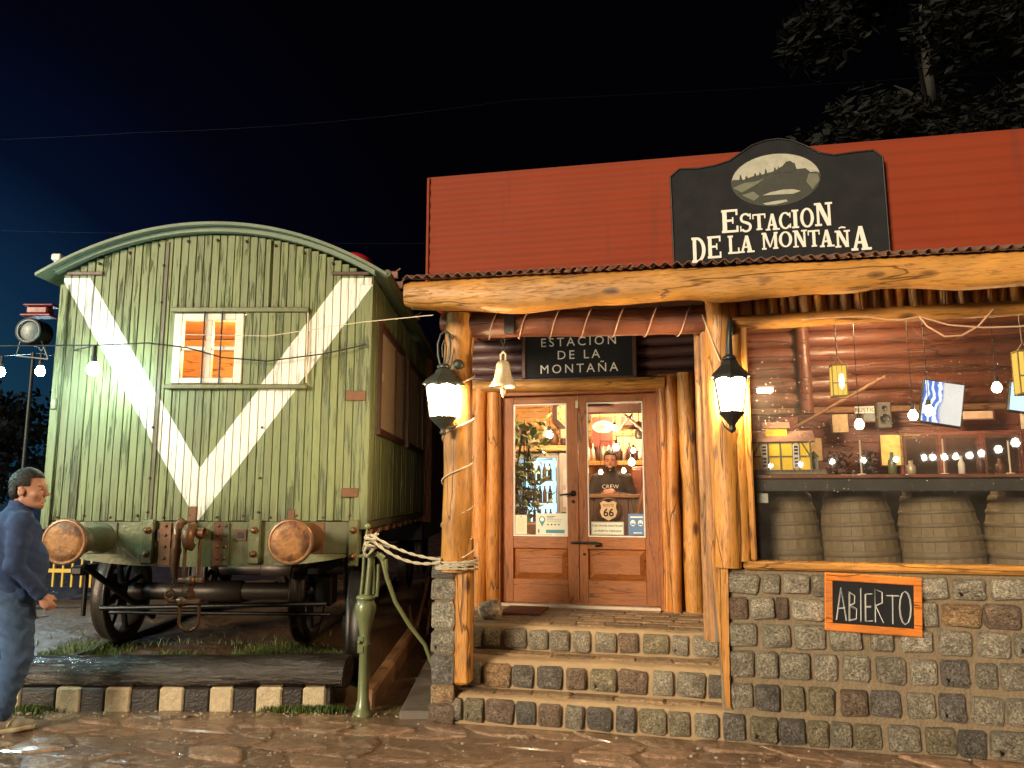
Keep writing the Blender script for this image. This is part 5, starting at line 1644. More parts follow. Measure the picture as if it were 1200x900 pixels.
for (ax, ay, az, dx, dz, nm) in ((-.045, -.10, .0, .0, 0, 'shoe'), (-.36, .10, .07, .0, 0, 'shoe')):
    S3 = Field((ax - .13, ay - .09, az - .02), (ax + .27, ay + .09, az + .17), .006)
    S3.cone((ax - .03, ay, az + .055), (ax + .11, ay - .005, az + .050), .043, .040, .03); S3.cone((ax + .10, ay - .005, az + .045), (ax + .185, ay - .01, az + .036), .042, .030, .02)
    S3.cone((ax, ay, az + .07), (ax - .005, ay, az + .115), .044, .046, .02)
    S3.ell((ax - .0, ay, az + .15), (.036, .036, .05), .008, 'sub')
    S3.keep(lambda x, y, z, a=az: a + .018 - z)
    so = link('shoe', S3.mesh('shoe', M['shoe']), man)
    S4 = Field((ax - .13, ay - .09, az - .02), (ax + .27, ay + .09, az + .06), .005)
    S4.cone((ax - .03, ay, az + .018), (ax + .10, ay - .005, az + .018), .051, .047, .03); S4.cone((ax + .10, ay - .005, az + .018), (ax + .185, ay - .01, az + .018), .047, .035, .02)
    S4.keep(lambda x, y, z, a=az: np.maximum(a + .0 - z, z - a - .030))
    link('sole', S4.mesh('sole', M['sole']), so)
    q = MB(); q.tube([(ax + .045, ay - .048, az + .045), (ax + .06, ay - .045, az + .075), (ax + .085, ay - .02, az + .092), (ax + .09, ay + .01, az + .093)], .006, 6, squash=(.6, 1)); q.build('strap', M['sole'], so)

# he looks to his right: turn everything above the collar about the neck
def turn(o, ang):
    me = o.data
    co = np.empty(len(me.vertices) * 3, np.float32); me.vertices.foreach_get('co', co); co = co.reshape(-1, 3)
    t = np.clip((co[:, 2] - 1.44) / .09, 0, 1); t = t * t * (3 - 2 * t) * ang
    x, y = co[:, 0] - .0, co[:, 1]
    co[:, 0], co[:, 1] = x * np.cos(t) - y * np.sin(t), x * np.sin(t) + y * np.cos(t)
    me.vertices.foreach_set('co', co.ravel()); me.update()
for o in man.children:
    if o.name.split('.')[0] in ('body', 'hair', 'hair_strands', 'brows_and_eyes'): turn(o, radians(-36))

# ---- the man behind the bar ------------------------------------------------
bar_man = fthing('person', 'man in dark sweatshirt standing behind the bar counter looking down at his hands', 'person', .262, 4.28, .62, rz=-pi / 2)
B = Field((-.30, -.42, .75), (.42, .42, 1.62), .009)
hc2 = (.045, 0, 1.385)
B.cone((-.02, 0, 1.20), (.015, 0, 1.33), .058, .054, .03); head(B, hc2, 1.0)
B.ell((-.02, 0, 1.06), (.11, .17, .20), .05); B.ell((-.01, 0, .88), (.12, .15, .14), .05)
A1 = (((0, -.195, 1.175), (.03, -.265, .93), (.235, -.075, .985)), ((0, .195, 1.175), (.03, .265, .93), (.235, .075, .985)))
for k_, (S_, E2, W_) in enumerate(A1):
    B.cone(S_, E2, .05, .042, .03); B.cone(E2, W_, .040, .027, .02)
    hand(B, W_, (.25, -(W_[1]) * 2.2, .12), 1 if k_ == 0 else -1, .9)
link('body', B.mesh('body', M['skin']), bar_man)
J = Field((-.22, -.42, .72), (.34, .42, 1.32), .009)
J.ell((-.02, 0, 1.06), (.135, .19, .20), .05); J.ell((-.01, 0, .88), (.145, .175, .16), .05); J.cone((-.01, -.13, 1.2), (0, -.18, 1.175), .06, .066, .03); J.cone((-.01, .13, 1.2), (0, .18, 1.175), .06, .066, .03)
for S_, E2, W_ in A1:
    J.cone(S_, E2, .068, .058, .03); W3 = np.array(E2) + (np.array(W_) - np.array(E2)) * .85; J.cone(E2, W3, .056, .044, .02)
J.cone((-.02, 0, 1.2), (0, 0, 1.27), .08, .068, .03); J.ell((.02, 0, 1.31), (.06, .055, .03), .01, 'sub'); J.bumps(.003, 36, 1.0)
link('sweatshirt', J.mesh('sweatshirt', M['tshirt']), bar_man)
Hf = Field((-.12, -.12, 1.32), (.19, .12, 1.58), .006)
Hf.ell((hc2[0] - .012, 0, hc2[2] + .062), (.109, .088, .102), .01); Hf.bumps(.003, 150, 2.0)
Hf.keep(lambda x, y, z: np.maximum(np.minimum(x - hc2[0] - .045, hc2[2] + .092 - z), np.maximum(np.minimum(x - hc2[0] + .01, hc2[2] + .03 - z), hc2[2] - .04 - z)))
link('hair', Hf.mesh('hair', M['hair']), bar_man)
q = MB()
for y in (-1, 1):
    q.tube([(hc2[0] + .098, y * .016, hc2[2] + .034), (hc2[0] + .096, y * .034, hc2[2] + .038), (hc2[0] + .085, y * .05, hc2[2] + .033)], .0045, 6)
    q.lathe([(0, .0035), (.005, .003), (.006, 0)], 10, 0, 'x', (hc2[0] + .0955, y * .031, hc2[2] + .012))
q.build('brows_and_eyes', M['hair'], bar_man)
q = Field((.02, -.09, 1.26), (.20, .09, 1.40), .006)
q.ell((hc2[0] + .052, 0, hc2[2] - .075), (.050, .060, .050), .01); q.ell((hc2[0] + .105, 0, hc2[2] - .055), (.03, .022, .010), .004, 'sub')
q.keep(lambda x, y, z: z - hc2[2] + .050)
link('beard', q.mesh('beard', M['hair']), bar_man)
text_part('CREW', .07, bar_man, (.138, 0, 1.08), 'letter', 1.1, 'chest_lettering').rotation_euler = (pi / 2, 0, pi / 2)

# ================================================================== INSIDE THE RESTAURANT
rm = thing('dining_room', None, None, FO, FA); rm['kind'] = 'structure'
L_ = [(-.84, 1.76), (5.4, 1.76), (5.4, 5.4), (-1.40, 5.4), (-1.40, 4.4)]
mb = MB(); mb.prism(L_, .50, .595, 'xy'); mb.box(1.56, 5.4, .13, 1.755, .50, .596); mb.build('floor', M['brown_x'], rm)
mb = MB(); mb.prism(L_, 3.24, 3.29, 'xy'); mb.box(1.56, 5.4, .14, 1.755, 3.24, 3.291); mb.build('ceiling', M['brown_x'], rm)
M['wall_boards'] = wood('warm_wall_boards', 'x', (.60, .36, .14), (.50, .27, .09), (.25, .12, .04), .55, .5)
M['dark_boards'] = wood('dark_red_wall_boards', 'x', (.15, .045, .03), (.10, .03, .02), (.04, .012, .01), .45, .3)
z = .6; k = 0
while z < 3.2:
    mb = MB(); mb.box(-1.35, 1.45, 5.3, 5.33, z, z + .138, .004); mb.build('wall_board', M['wall_boards'], rm)
    z += .14
z = .6
while z < 3.2:
    mb = MB(); mb.box(1.58, 5.4, 4.4, 4.43, z, z + .178, .004); mb.build('wall_board', M['dark_boards'], rm)
    z += .18
mb = MB(); mb.prism([(-.88, 1.70), (-.84, 1.70), (-1.38, 4.4), (-1.38, 5.4), (-1.42, 5.4), (-1.42, 4.4)], .5, 3.3, 'xy'); mb.build('side_wall', M['wall_boards'], rm)
mb = MB(); mb.box(1.46, 1.54, 1.77, 5.4, .5, 3.3); mb.build('side_wall', M['dark_boards'], rm)
mb = MB(); mb.box(5.4, 5.45, .1, 5.4, .5, 3.3); mb.build('side_wall', M['dark_boards'], rm)
mb = MB(); mb.box(1.51, 1.60, .13, 1.75, .5, 3.3, .0); mb.build('side_wall', M['dark_boards'], rm)

# upper log wall seen high in the window, with its post and slanting brace
lw = thing('inner_log_wall', 'dark red varnished logs high inside behind the big window', 'wall', FO, FA)
zz = 2.47; k = 0
while zz < 3.25:
    logm('wall_log', (1.62, 2.0, zz), (5.3, 2.0, zz), .080, M['red_x'], 60 + k, .003, .03, parent=lw, n=16); zz += .142; k += 1
logm('post', (2.31, 1.90, 2.33), (2.30, 1.90, 3.2), .062, M['red_x'], 70, .004, .05, parent=lw)
mb = MB(); mb.box(1.62, 5.3, 1.95, 2.05, 2.335, 2.395, .01); mb.build('bottom_board', M['brown_x'], lw)
br = MB(); br.tube([(2.15, 1.72, 2.18), (2.95, 1.72, 2.63)], .013, 8, squash=(1.1, .6)); br.build('brace', M['brown_x'], lw)

# bar counter along the window, barrels under it
ct = fthing('window_counter', 'long counter with reddish top and dark front inside the big window', 'counter', 0, 0, 0)
mb = MB(); mb.box(1.70, 4.2, .13, .62, 1.712, 1.738, .005); mb.build('counter_top', M['red_x'], ct)
mb = MB(); mb.box(1.70, 4.2, .16, .19, 1.625, 1.711, .004); mb.build('counter_front', plain('dark_counter_edge', (.045, .04, .034), .35, 0, .5, 6), ct)
mb = MB(); mb.box(1.62, 4.2, .98, 1.0, .6, 1.70); mb.build('back_panel', plain('dark_green_panel', (.018, .024, .020), .6), ct)
mb = MB(); mb.box(1.715, 1.79, .12, .128, 1.545, 1.61, .002); pl_ = mb.build('price_card', plain('grey_card', (.42, .42, .36), .7), loc=FO, rotz=FA)
tag(pl_, 'small pale grey card hanging at the left end under the counter', 'card')
M['stave'] = plain('grey_barrel_oak', (.20, .145, .078), .65, 0, .4, 16, .004)
M['hoop'] = plain('grey_hoop', (.17, .125, .075), .6, 0, .4, 16, .003)
def barrel_r(t): return .185 + .075 * (1 - (2 * t - 1) ** 2) ** .8
NS = 22; BH = 1.03
sv = MB(); vs = []; a_ = pi / NS * .972
for i in range(9):
    t = i / 8; r = barrel_r(t)
    for rr_ in (r, r - .018):
        for sg_ in (-1, 1): vs.append((rr_ * sin(sg_ * a_), -rr_ * cos(a_), t * BH))
fs = []
for i in range(8):
    b_ = i * 4; fs += [(b_, b_ + 1, b_ + 5, b_ + 4), (b_ + 2, b_ + 6, b_ + 7, b_ + 3), (b_, b_ + 4, b_ + 6, b_ + 2), (b_ + 1, b_ + 3, b_ + 7, b_ + 5)]
sv.add(vs, fs); STAVE = sv.mesh('stave', M['stave'])
def hoop(t0, t1):
    m_ = MB(); m_.lathe([(barrel_r(t0) + .001, t0 * BH), (barrel_r(t0) + .0045, t0 * BH + .002), (barrel_r(t1) + .0045, t1 * BH - .002), (barrel_r(t1) + .001, t1 * BH)], 40); return m_.mesh('hoop', M['hoop'])
HOOPS = [hoop(a, a + b_) for a, b_ in ((.03, .05), (.13, .05), (.26, .06), (.40, .05), (.555, .045), (.665, .035), (.76, .03), (.85, .025), (.93, .045))]
def barrel(u, v, lab, tilt, s, ph):
    t = fthing('wine_barrel', lab, 'barrel', u, v, .60, 'barrels under the window counter')
    t.rotation_euler = (0, radians(tilt), FA); t.scale = (s, s, 1)
    for i in range(NS):
        link('stave', STAVE, t, rotz=ph + 2 * pi * i / NS)
    for h_ in HOOPS: link('hoop', h_, t)
    m_ = MB(); m_.lathe([(0, .985), (.175, .985)], 24); m_.build('barrel_head', M['stave'], t)
    return t
barrel(1.985, .60, 'grey barrel leftmost under the window counter below the yellow model house', -2.5, .92, .0)
barrel(2.475, .60, 'grey barrel second from the left under the window counter', -3, 1.02, .1)
barrel(3.01, .60, 'grey barrel under the counter behind the yellowish reflected strip', -3, 1.06, .05)
barrel(3.56, .66, 'dim grey barrel rightmost under the window counter at the photo edge', -1, 1.02, .12)

# model station house on the counter
mh = fthing('model_house', 'yellow half timbered model station with brown roof on the counter', 'model house', 1.905, .40, 1.742)
yel = plain('yellow_model_wall', (.92, .60, .03), .5, 0, .12, 20)
gry = plain('grey_green_timbering', (.13, .13, .06), .5)
rfm = plain('pinkish_brown_model_roof', (.52, .28, .20), .6, 0, .2, 30)
mb = MB(); mb.box(-.195, .205, -.08, .08, .025, .235, .002); mb.build('wall', yel, mh)
mb = MB()
for x in (-.195, -.085, .0, .085, .125, .203): mb.box(x - .006, x + .006, -.087, -.0805, .025, .235, .0)
mb.box(-.20, .21, -.0885, -.0872, .125, .136); mb.box(-.20, .21, -.0885, -.0872, .022, .032); mb.box(-.20, .21, -.0885, -.0872, .226, .236)
mb.tube([(-.19, -.086, .13), (-.135, -.086, .23)], .005, 4); mb.tube([(.20, -.086, .13), (.145, -.086, .23)], .005, 4)
mb.build('timbering', gry, mh)
for x in (-.112, .104):
    mb = MB(); mb.box(x - .022, x + .022, -.094, -.089, .045, .215, .002); w_ = mb.build('window', M['white_paint'], mh)
    mb = MB()
    for zc in (.065, .09, .115, .15, .175, .198): mb.box(x - .013, x + .013, -.0965, -.0945, zc - .008, zc + .008)
    mb.build('pane', M['black'], w_)
mb = MB(); mb.prism([(-.115, .235), (.115, .235), (.0, .32)], -.235, .235, 'yz'); mb.build('roof', rfm, mh)
mb = MB(); mb.box(-.095, .055, -.055, .03, .27, .338, .002); mb.build('dormer', yel, mh)
mb = MB(); mb.prism([(-.075, .335), (.05, .335), (-.01, .385)], -.115, .075, 'yz'); mb.tube([(-.06, 0, .38), (-.06, 0, .41)], .005, 6); mb.build('dormer_roof', rfm, mh)
mb = MB(); mb.box(-.23, .30, -.12, .11, .0, .022, .004)
for x in range(18): mb.box(-.22 + x * .029, -.208 + x * .029, -.118, -.06, .0225, .028)
mb.tube([(-.23, -.105, .032), (.3, -.105, .032)], .004, 5); mb.tube([(-.23, -.075, .032), (.3, -.075, .032)], .004, 5)
mb.build('track_base', plain('model_ballast', (.20, .16, .11), .8, 0, .5, 60), mh)
mw = fthing('model_tower', 'small grey green model water tower right of the yellow model house', 'model tower', 2.145, .42, 1.742)
mb = MB(); mb.box(-.022, .022, -.022, .022, .0, .125, .002); mb.build('shaft', plain('grey_green', (.22, .24, .18), .5), mw)
mb = MB(); mb.lathe([(.032, .125), (.034, .14), (.0, .175)], 8); mb.build('roof', gry, mw)
# things standing on the counter
for i, (u, z1, lab) in enumerate(((2.462, 1.99, 'thin pale rod standing on the counter right of the dark plant'), (3.0, 1.99, 'thin pale rod standing on the counter under the tilted screen'), (3.41, 1.97, 'thin pale rod standing on the counter near the right edge'))):
    mb = MB(); mb.tube([(0, 0, 0), (0, 0, z1 - 1.742)], .006, 6); mb.lathe([(0, 0), (.03, .0), (.028, .008), (0, .01)], 10)
    o = mb.build('rod_stand', M['white_cord'], loc=F(u, .45, 1.742), rotz=FA); tag(o, lab, 'stand', 'thin rods on the counter')
LEAF = MB()
LEAF.add([(0, 0, 0), (.018, .004, .03), (.02, .0, .055), (0, .0, .10), (-.02, .0, .055), (-.018, .004, .03), (0, .010, .05)], [(0, 1, 6), (1, 2, 6), (2, 3, 6), (3, 4, 6), (4, 5, 6), (5, 0, 6)])
def plant(u, v, z, lab, n, sx_, sz_, seed, leafmat, pot, hang=False, ls=1.0, cat='plant', name='potted_plant'):
    t = fthing(name, lab, cat, u, v, z)
    r = random.Random(seed); me = LEAF.mesh('leaf', leafmat)
    stem = MB()
    for k in range(max(3, n // 12)):
        a = r.uniform(0, 2 * pi); q = [(0, 0, 0)]
        for s_ in range(1, 5):
            q.append((cos(a) * sx_ * .6 * s_ / 4 + r.uniform(-.02, .02), sin(a) * sx_ * .5 * s_ / 4, (-sz_ if hang else sz_) * s_ / 4))
        stem.tube(q, .004, 5)
    stem.build('stem', M['bark'], t)
    for k in range(n):
        a = r.uniform(0, 2 * pi); rr_ = sx_ * sqrt(r.random()); zz_ = r.random()
        o = link('leaf', me, t, (cos(a) * rr_, sin(a) * rr_ * .7, (-zz_ if hang else zz_) * sz_), rot=(r.uniform(.6, 2.6), r.uniform(-.8, .8), r.uniform(0, 6.28)))
        s_ = ls * r.uniform(.7, 1.3); o.scale = (s_, s_, s_)
    if pot:
        m_ = MB(); m_.lathe([(0, -.12), (.06, -.12), (.085, .0), (.092, .02), (.075, .02), (0, .0)], 16); m_.build('pot', M['rust'], t)
    return t
for i, (u, lab) in enumerate(((2.33, 'dark bushy model tree on the counter left of the pale rod'), (2.52, 'dark bushy model tree on the counter right of the pale rod'))):
    plant(u, .62, 1.75, lab, 60, .075, .17, 31 + i, M['leaf_dark'], False, ls=.5, cat='model tree', name='model_tree')

# tilted television, speaker, small signs on the far wall
def screen(u, v, z, w, h, rot, lab, mt, sl=.0):
    t = fthing('television', lab, 'television', u, v, z)
    t.rotation_euler = (rot[0], rot[1], FA + rot[2])
    m_ = MB(); m_.box(-w / 2 - .012, w / 2 + .012, .002, .05, -h / 2 - .012, h / 2 + .012, .006); m_.build('case', M['black'], t)
    m_ = MB(); m_.box(-w / 2, w / 2, -.002, .001, -h / 2, h / 2); m_.build('screen', M[mt], t)
    return t
screen(3.235, 1.2, 2.325, .285, .335, (radians(-6), radians(11), 0), 'tilted lit television with blue and grey picture hanging inside the window', 'screen')
screen(3.87, 1.2, 2.34, .30, .22, (radians(-6), radians(11), 0), 'second tilted television glowing pale blue at the right photo edge', 'tv_glow')
sp = fthing('loudspeaker', 'grey loudspeaker box hung inside left of the tilted television', 'loudspeaker', 2.86, 1.5, 2.27)
m_ = MB(); m_.box(-.055, .055, -.06, .06, -.12, .10, .01); m_.build('cabinet', plain('speaker_grey', (.10, .085, .07), .5), sp)
m_ = MB(); m_.lathe([(0, 0), (.035, .004), (.04, .01)], 16, 0, 'y', (0, -.0605, -.04)); m_.lathe([(0, 0), (.018, .003), (.02, .006)], 16, 0, 'y', (0, -.0605, .05)); m_.build('cone', M['black'], sp)
rs_ = fthing('small_sign', 'tiny pale sign reading RUSTIC on the dark wall left of the loudspeaker', 'sign', 2.80, 1.9, 2.355)
m_ = MB(); m_.box(-.085, .085, -.005, .005, -.032, .032, .002); m_.build('board', M['letter'], rs_)
text_part('RUSTIC', .05, rs_, (0, -.006, -.001), 'black', 1.05)
def frame_pic(u, v, z, w, h, lab, col, cat='poster', name='wall_poster', group=None):
    t = fthing(name, lab, cat, u, v, z, group)
    m_ = MB(); m_.box(-w / 2, w / 2, 0, .01, -h / 2, h / 2, .003); m_.build('sheet', plain('poster_print', col, .6, 0, .6, 14), t)
    m_ = MB(); k_ = .012
    m_.box(-w / 2 - k_, w / 2 + k_, -.003, .008, h / 2, h / 2 + k_); m_.box(-w / 2 - k_, w / 2 + k_, -.003, .008, -h / 2 - k_, -h / 2); m_.box(-w / 2 - k_, -w / 2, -.003, .008, -h / 2, h / 2); m_.box(w / 2, w / 2 + k_, -.003, .008, -h / 2, h / 2)
    m_.build('frame', M['frame_dark'], t)
    return t
frame_pic(2.93, 3.9, 2.42, .17, .22, 'small cream poster on the dark boards behind the speaker', (.55, .42, .25))
frame_pic(3.55, 3.9, 2.10, .42, .34, 'warm lit yellow cloth picture low on the far wall', (.75, .48, .16))
frame_pic(2.35, 3.9, 2.42, .25, .16, 'small reddish picture on the dark boards right of the model roof', (.34, .12, .08))
# stools and tables deeper in the room
def bentwood_table(u, v, lab):
    t = fthing('dining_table', lab, 'table', u, v, .6)
    m_ = MB(); m_.box(-.45, .45, -.35, .35, .72, .76, .01); m_.build('table_top', M['brown_x'], t)
    for a in (-1, 1):
        for b in (-1, 1):
            m_ = MB(); m_.box(a * .4 - .025, a * .4 + .025, b * .3 - .025, b * .3 + .025, 0, .719, .005); m_.build('leg', M['brown_z'], t)
    m_ = MB(); m_.tube([(-.1, 0, .76), (-.1, 0, .99)], [.035, .014], 10); m_.build('bottle', M['pump_green'], t) if False else None
    return t
bentwood_table(3.2, 2.9, 'wooden table deep in the dining room behind the counter')
tb = fthing('shelf_unit', 'dark framed window cabinet on the far wall under the tilted television', 'cabinet', 4.15, 3.9, 2.0)
m_ = MB(); m_.box(-.62, .62, .0, .25, -.28, .30, .01); m_.build('case', M['dark_boards'], tb)
for i in range(3):
    m_ = MB(); m_.box(-.58 + i * .40, -.22 + i * .40, -.012, -.002, -.24, .26, .004); d_ = m_.build('door', M['frame_dark'], tb)
    m_ = MB(); m_.box(-.55 + i * .40, -.25 + i * .40, -.016, -.013, -.20, .22); m_.build('pane', M['glass'], d_)

for i, (u, z, w, h, col, lab) in enumerate(((1.95, 2.05, .22, .30, (.40, .10, .07), 'red printed picture on the dark boards above the model roof ridge'), (2.62, 2.12, .20, .26, (.50, .36, .16), 'tan framed picture between the reddish picture and the cream poster'),
        (3.25, 2.52, .14, .18, (.18, .20, .22), 'grey blue framed photo high on the dark boards'), (3.62, 2.62, .26, .16, (.46, .30, .12), 'ochre plate high on the dark boards behind the television'), (4.35, 2.55, .30, .24, (.30, .22, .16), 'brown framed picture above the glazed wall cabinet'), (4.85, 2.45, .18, .28, (.52, .46, .36), 'pale upright picture at the far right of the wall'))):
    frame_pic(u, 3.9, z, w, h, lab, col)
for i, (u, h, r, mt, lab) in enumerate(((2.66, .16, .028, 'pump_green', 'green bottle on the counter right of the dark model trees'), (2.78, .10, .030, 'brass', 'small brass tin on the counter beside the green bottle'), (3.10, .13, .022, 'white_paint', 'white flask on the counter right of the middle rod'), (3.22, .15, .026, 'frame_dark', 'dark bottle on the counter right of the white flask'), (3.34, .11, .03, 'rust', 'rusty jar on the counter near the right rod'))):
    m_ = MB(); m_.lathe([(0, 0), (r, 0), (r, h * .6), (r * .45, h * .78), (r * .45, h), (0, h)], 12)
    o = m_.build('bottle', M[mt], loc=F(u, .42, 1.7385), rotz=FA); tag(o, lab, 'bottle')
for i, (u, v) in enumerate(((2.5, 2.6), (3.7, 2.4), (4.3, 3.0))):
    t = fthing('dining_chair', 'dark wooden chair %s in the dining room' % ('left of the table', 'right of the table', 'farthest right')[i], 'chair', u, v, .6, 'dining chairs', rz=.4 * i)
    m_ = MB(); m_.box(-.21, .21, -.2, .2, .43, .47, .01); m_.build('seat', M['brown_x'], t)
    m_ = MB(); m_.box(-.20, .20, .17, .20, .78, .98, .01); m_.build('backrest', M['brown_x'], t)
    for a in (-1, 1):
        m_ = MB(); m_.tube([(a * .18, -.17, 0), (a * .18, -.17, .43)], .02, 8); m_.build('leg', M['brown_z'], t)
        m_ = MB(); m_.tube([(a * .18, .185, 0), (a * .18, .185, .98)], .02, 8); m_.build('leg', M['brown_z'], t)

def pendant_bulb(u, v, z, zc, lab, s=1.0, group='bare bulbs hanging inside', e=0):
    t = fthing('pendant_bulb', lab, 'light bulb', u, v, z, group)
    m_ = MB(); m_.tube([(0, 0, .06 * s), (0, 0, zc - z)], .003, 5); m_.build('cord', M['black_cord'], t)
    m_ = MB(); m_.tube([(0, 0, .03 * s), (0, 0, .075 * s)], .017 * s, 8); m_.build('socket', M['black'], t)
    m_ = MB(); m_.lathe([(0, -.05 * s), (.022 * s, -.045 * s), (.036 * s, -.02 * s), (.034 * s, 0), (.016 * s, .032 * s)], 12); m_.build('bulb', M['bulb_warm'], t)
    if e: glow('bulb_light', t, (0, 0, -.10), e, (1, .70, .36), .05)
pendant_bulb(2.965, 1.0, 2.222, 3.22, 'bare warm bulb between the loudspeaker and the tilted television')
pendant_bulb(3.08, 1.0, 2.255, 3.22, 'bare warm bulb just in front of the tilted television corner')
pendant_bulb(3.562, 1.0, 2.42, 3.22, 'bare warm bulb right of the tilted television near the ceiling', e=6)
pendant_bulb(2.573, 1.0, 2.16, 3.22, 'bare warm bulb under the RUSTIC sign', e=5)
pendant_bulb(.444, 3.0, 2.34, 3.2, 'bare warm bulb uppermost seen through the right door pane', .75)
pendant_bulb(.459, 3.0, 2.13, 3.2, 'bare warm bulb above the barman seen through the door', .95, e=14)
pendant_bulb(.644, 3.0, 2.09, 3.2, 'bare warm bulb upper right in the right door pane', .7)
pendant_bulb(.625, 3.0, 1.965, 3.2, 'largest warm bulb right of the barman in the door pane', 1.0)
pendant_bulb(.285, 3.0, 1.855, 3.2, 'bare warm bulb left of the barman head', .65)
pendant_bulb(.537, 3.0, 1.87, 3.2, 'bare warm bulb right beside the barman shoulder', .65)
pendant_bulb(-.285, 3.0, 2.285, 3.2, 'bare warm bulb seen through the left door pane over the fridge', 1.1, e=10)
for (u, v, z, e) in ((.0, 2.5, 2.95, 110), (.4, 4.6, 2.9, 130), (2.7, 1.1, 3.0, 48), (3.9, 2.9, 2.9, 130)):  # unseen lamps added to brighten the bar and dining room
    t = fthing('added_room_lamp', 'added round warm room light %s' % {2.5: 'just inside the double door', 4.6: 'over the back shelf of the bar', 1.1: 'over the window counter', 2.9: 'deep in the dining room'}[v], 'lamp', u, v, 3.20)
    m_ = MB(); m_.lathe([(0, -.07), (.08, -.06), (.12, -.02), (.12, 0), (0, 0)], 20); m_.build('shade', M['pendant_glow'], t)
    glow('lamp_light', t, (0, 0, z - 3.2), e, (1, .72, .40), .10)
# lit bright fitting seen through the upper left of the window
lf = fthing('strip_lamp', 'bright flat white lamp high behind the left part of the window', 'lamp', 1.92, 1.5, 2.505)
m_ = MB(); m_.box(-.065, .065, -.03, .03, -.018, .018, .006); m_.build('diffuser', emit('bright_diffuser', (1, .9, .75), 9), lf)
m_ = MB(); m_.box(-.075, .075, -.04, .04, .019, .035, .004); m_.build('case', M['white_paint'], lf)

def pendant_lantern(u, v, z, lab, w=.10, h=.235):
    t = fthing('pendant_lantern', lab, 'lantern', u, v, z, 'yellow lanterns hanging inside the window')
    m_ = MB(); m_.tube([(0, 0, .06), (-.01, 0, 3.0 - z)], .005, 5); m_.tube([(0, 0, .06), (-.04, 0, 0)], .003, 5); m_.tube([(0, 0, .06), (.04, 0, 0)], .003, 5); m_.build('cord', M['white_cord'], t)
    gl_ = plain('yellow_lantern_glass', (.60, .45, .12), .3)
    for (x0, x1, y0, y1) in ((-w / 2, w / 2, -w / 2, -w / 2 + .002), (-w / 2, w / 2, w / 2 - .002, w / 2), (-w / 2, -w / 2 + .002, -w / 2 + .003, w / 2 - .003), (w / 2 - .002, w / 2, -w / 2 + .003, w / 2 - .003)):
        m_ = MB(); m_.box(x0, x1, y0, y1, -h, -.01); m_.build('glass_panel', M['yellow_glow'], t)
    m_ = MB()
    for x in (-1, 1):
        for y in (-1, 1): m_.box(x * w / 2 - .004, x * w / 2 + .004, y * w / 2 - .004, y * w / 2 + .004, -h, 0)
        m_.box(x * w * .17 - .0015, x * w * .17 + .0015, -w / 2 - .003, -w / 2 - .0005, -h + .004, -.004)
    m_.box(-w / 2 - .006, w / 2 + .006, -w / 2 - .006, w / 2 + .006, -.012, .004, .003); m_.box(-w / 2 - .006, w / 2 + .006, -w / 2 - .006, w / 2 + .006, -h - .01, -h + .004, .003)
    m_.box(-w / 2 - .004, w / 2 + .004, -w / 2 - .0045, -w / 2 - .001, -h * .62, -h * .58)
    m_.build('frame', plain('brass_lantern_frame', (.35, .24, .07), .4, .5), t)
    m_ = MB(); m_.lathe([(0, -.2), (.02, -.19), (.028, -.14), (.024, -.08), (0, -.06)], 12, c=(.012, -w / 2 - .0 + .02, 0)); m_.build('bulb', M['pendant_glow'], t)
M['yellow_glow'] = emit('yellow_lit_glass', (1.0, .62, .10), .85)
pendant_lantern(2.372, .60, 2.565, 'yellow glass lantern hanging from a cord behind the window middle')
pendant_lantern(3.575, .50, 2.60, 'yellow glass lantern cut by the right photo edge', .11, .30)

# ---- seen through the double door -----------------------------------------
fg = fthing('drinks_fridge', 'glowing blue drinks fridge with shelves of bottles behind the left door pane', 'fridge', -.56, 3.65, .6)
m_ = MB(); m_.box(-.27, -.24, .0, .5, 0, 1.50, .004); m_.box(.23, .262, .0, .5, 0, 1.50, .004); m_.box(-.239, .229, .0, .5, 1.44, 1.50, .004); m_.box(-.239, .229, 0, .5, 0, .10, .004); m_.box(-.239, .229, .46, .5, .101, 1.439); m_.build('cabinet', M['grey'], fg)
m_ = MB(); m_.box(-.236, .226, .44, .455, .11, 1.435); m_.build('lit_back', M['fridge_glow'], fg)
rb_ = random.Random(6)
for z in (.35, .62, .90, 1.17):
    m_ = MB(); m_.box(-.236, .226, .03, .43, z, z + .012); sf = m_.build('shelf', M['galv'], fg)
    for i in range(7):
        c_ = rb_.choice(('pump_green', 'dark_board', 'rust', 'navy'))
        m_ = MB(); m_.lathe([(.026, .0), (.026, .12), (.010, .17), (.010, .20), (0, .20)], 10, 0, 'z', (-.20 + i * .065, .10 + rb_.uniform(0, .1), z + .012)); m_.build('bottle', M[c_], sf)
m_ = MB(); m_.box(.19, .225, -.02, -.001, .10, 1.44, .004); m_.build('door_edge', M['tv_glow'], fg)
glow('fridge_light', fg, (0, .15, 1.38), 3, (.5, .85, 1), .05)
m_ = MB(); m_.box(-.42, .42, -.12, .45, 0, .07, .008)
ts = m_.build('fridge_top_shelf', M['wall_boards'], loc=F(-.50, 3.7, 2.12), rotz=FA); tag(ts, 'wooden board lying on top of the blue drinks fridge', 'shelf')
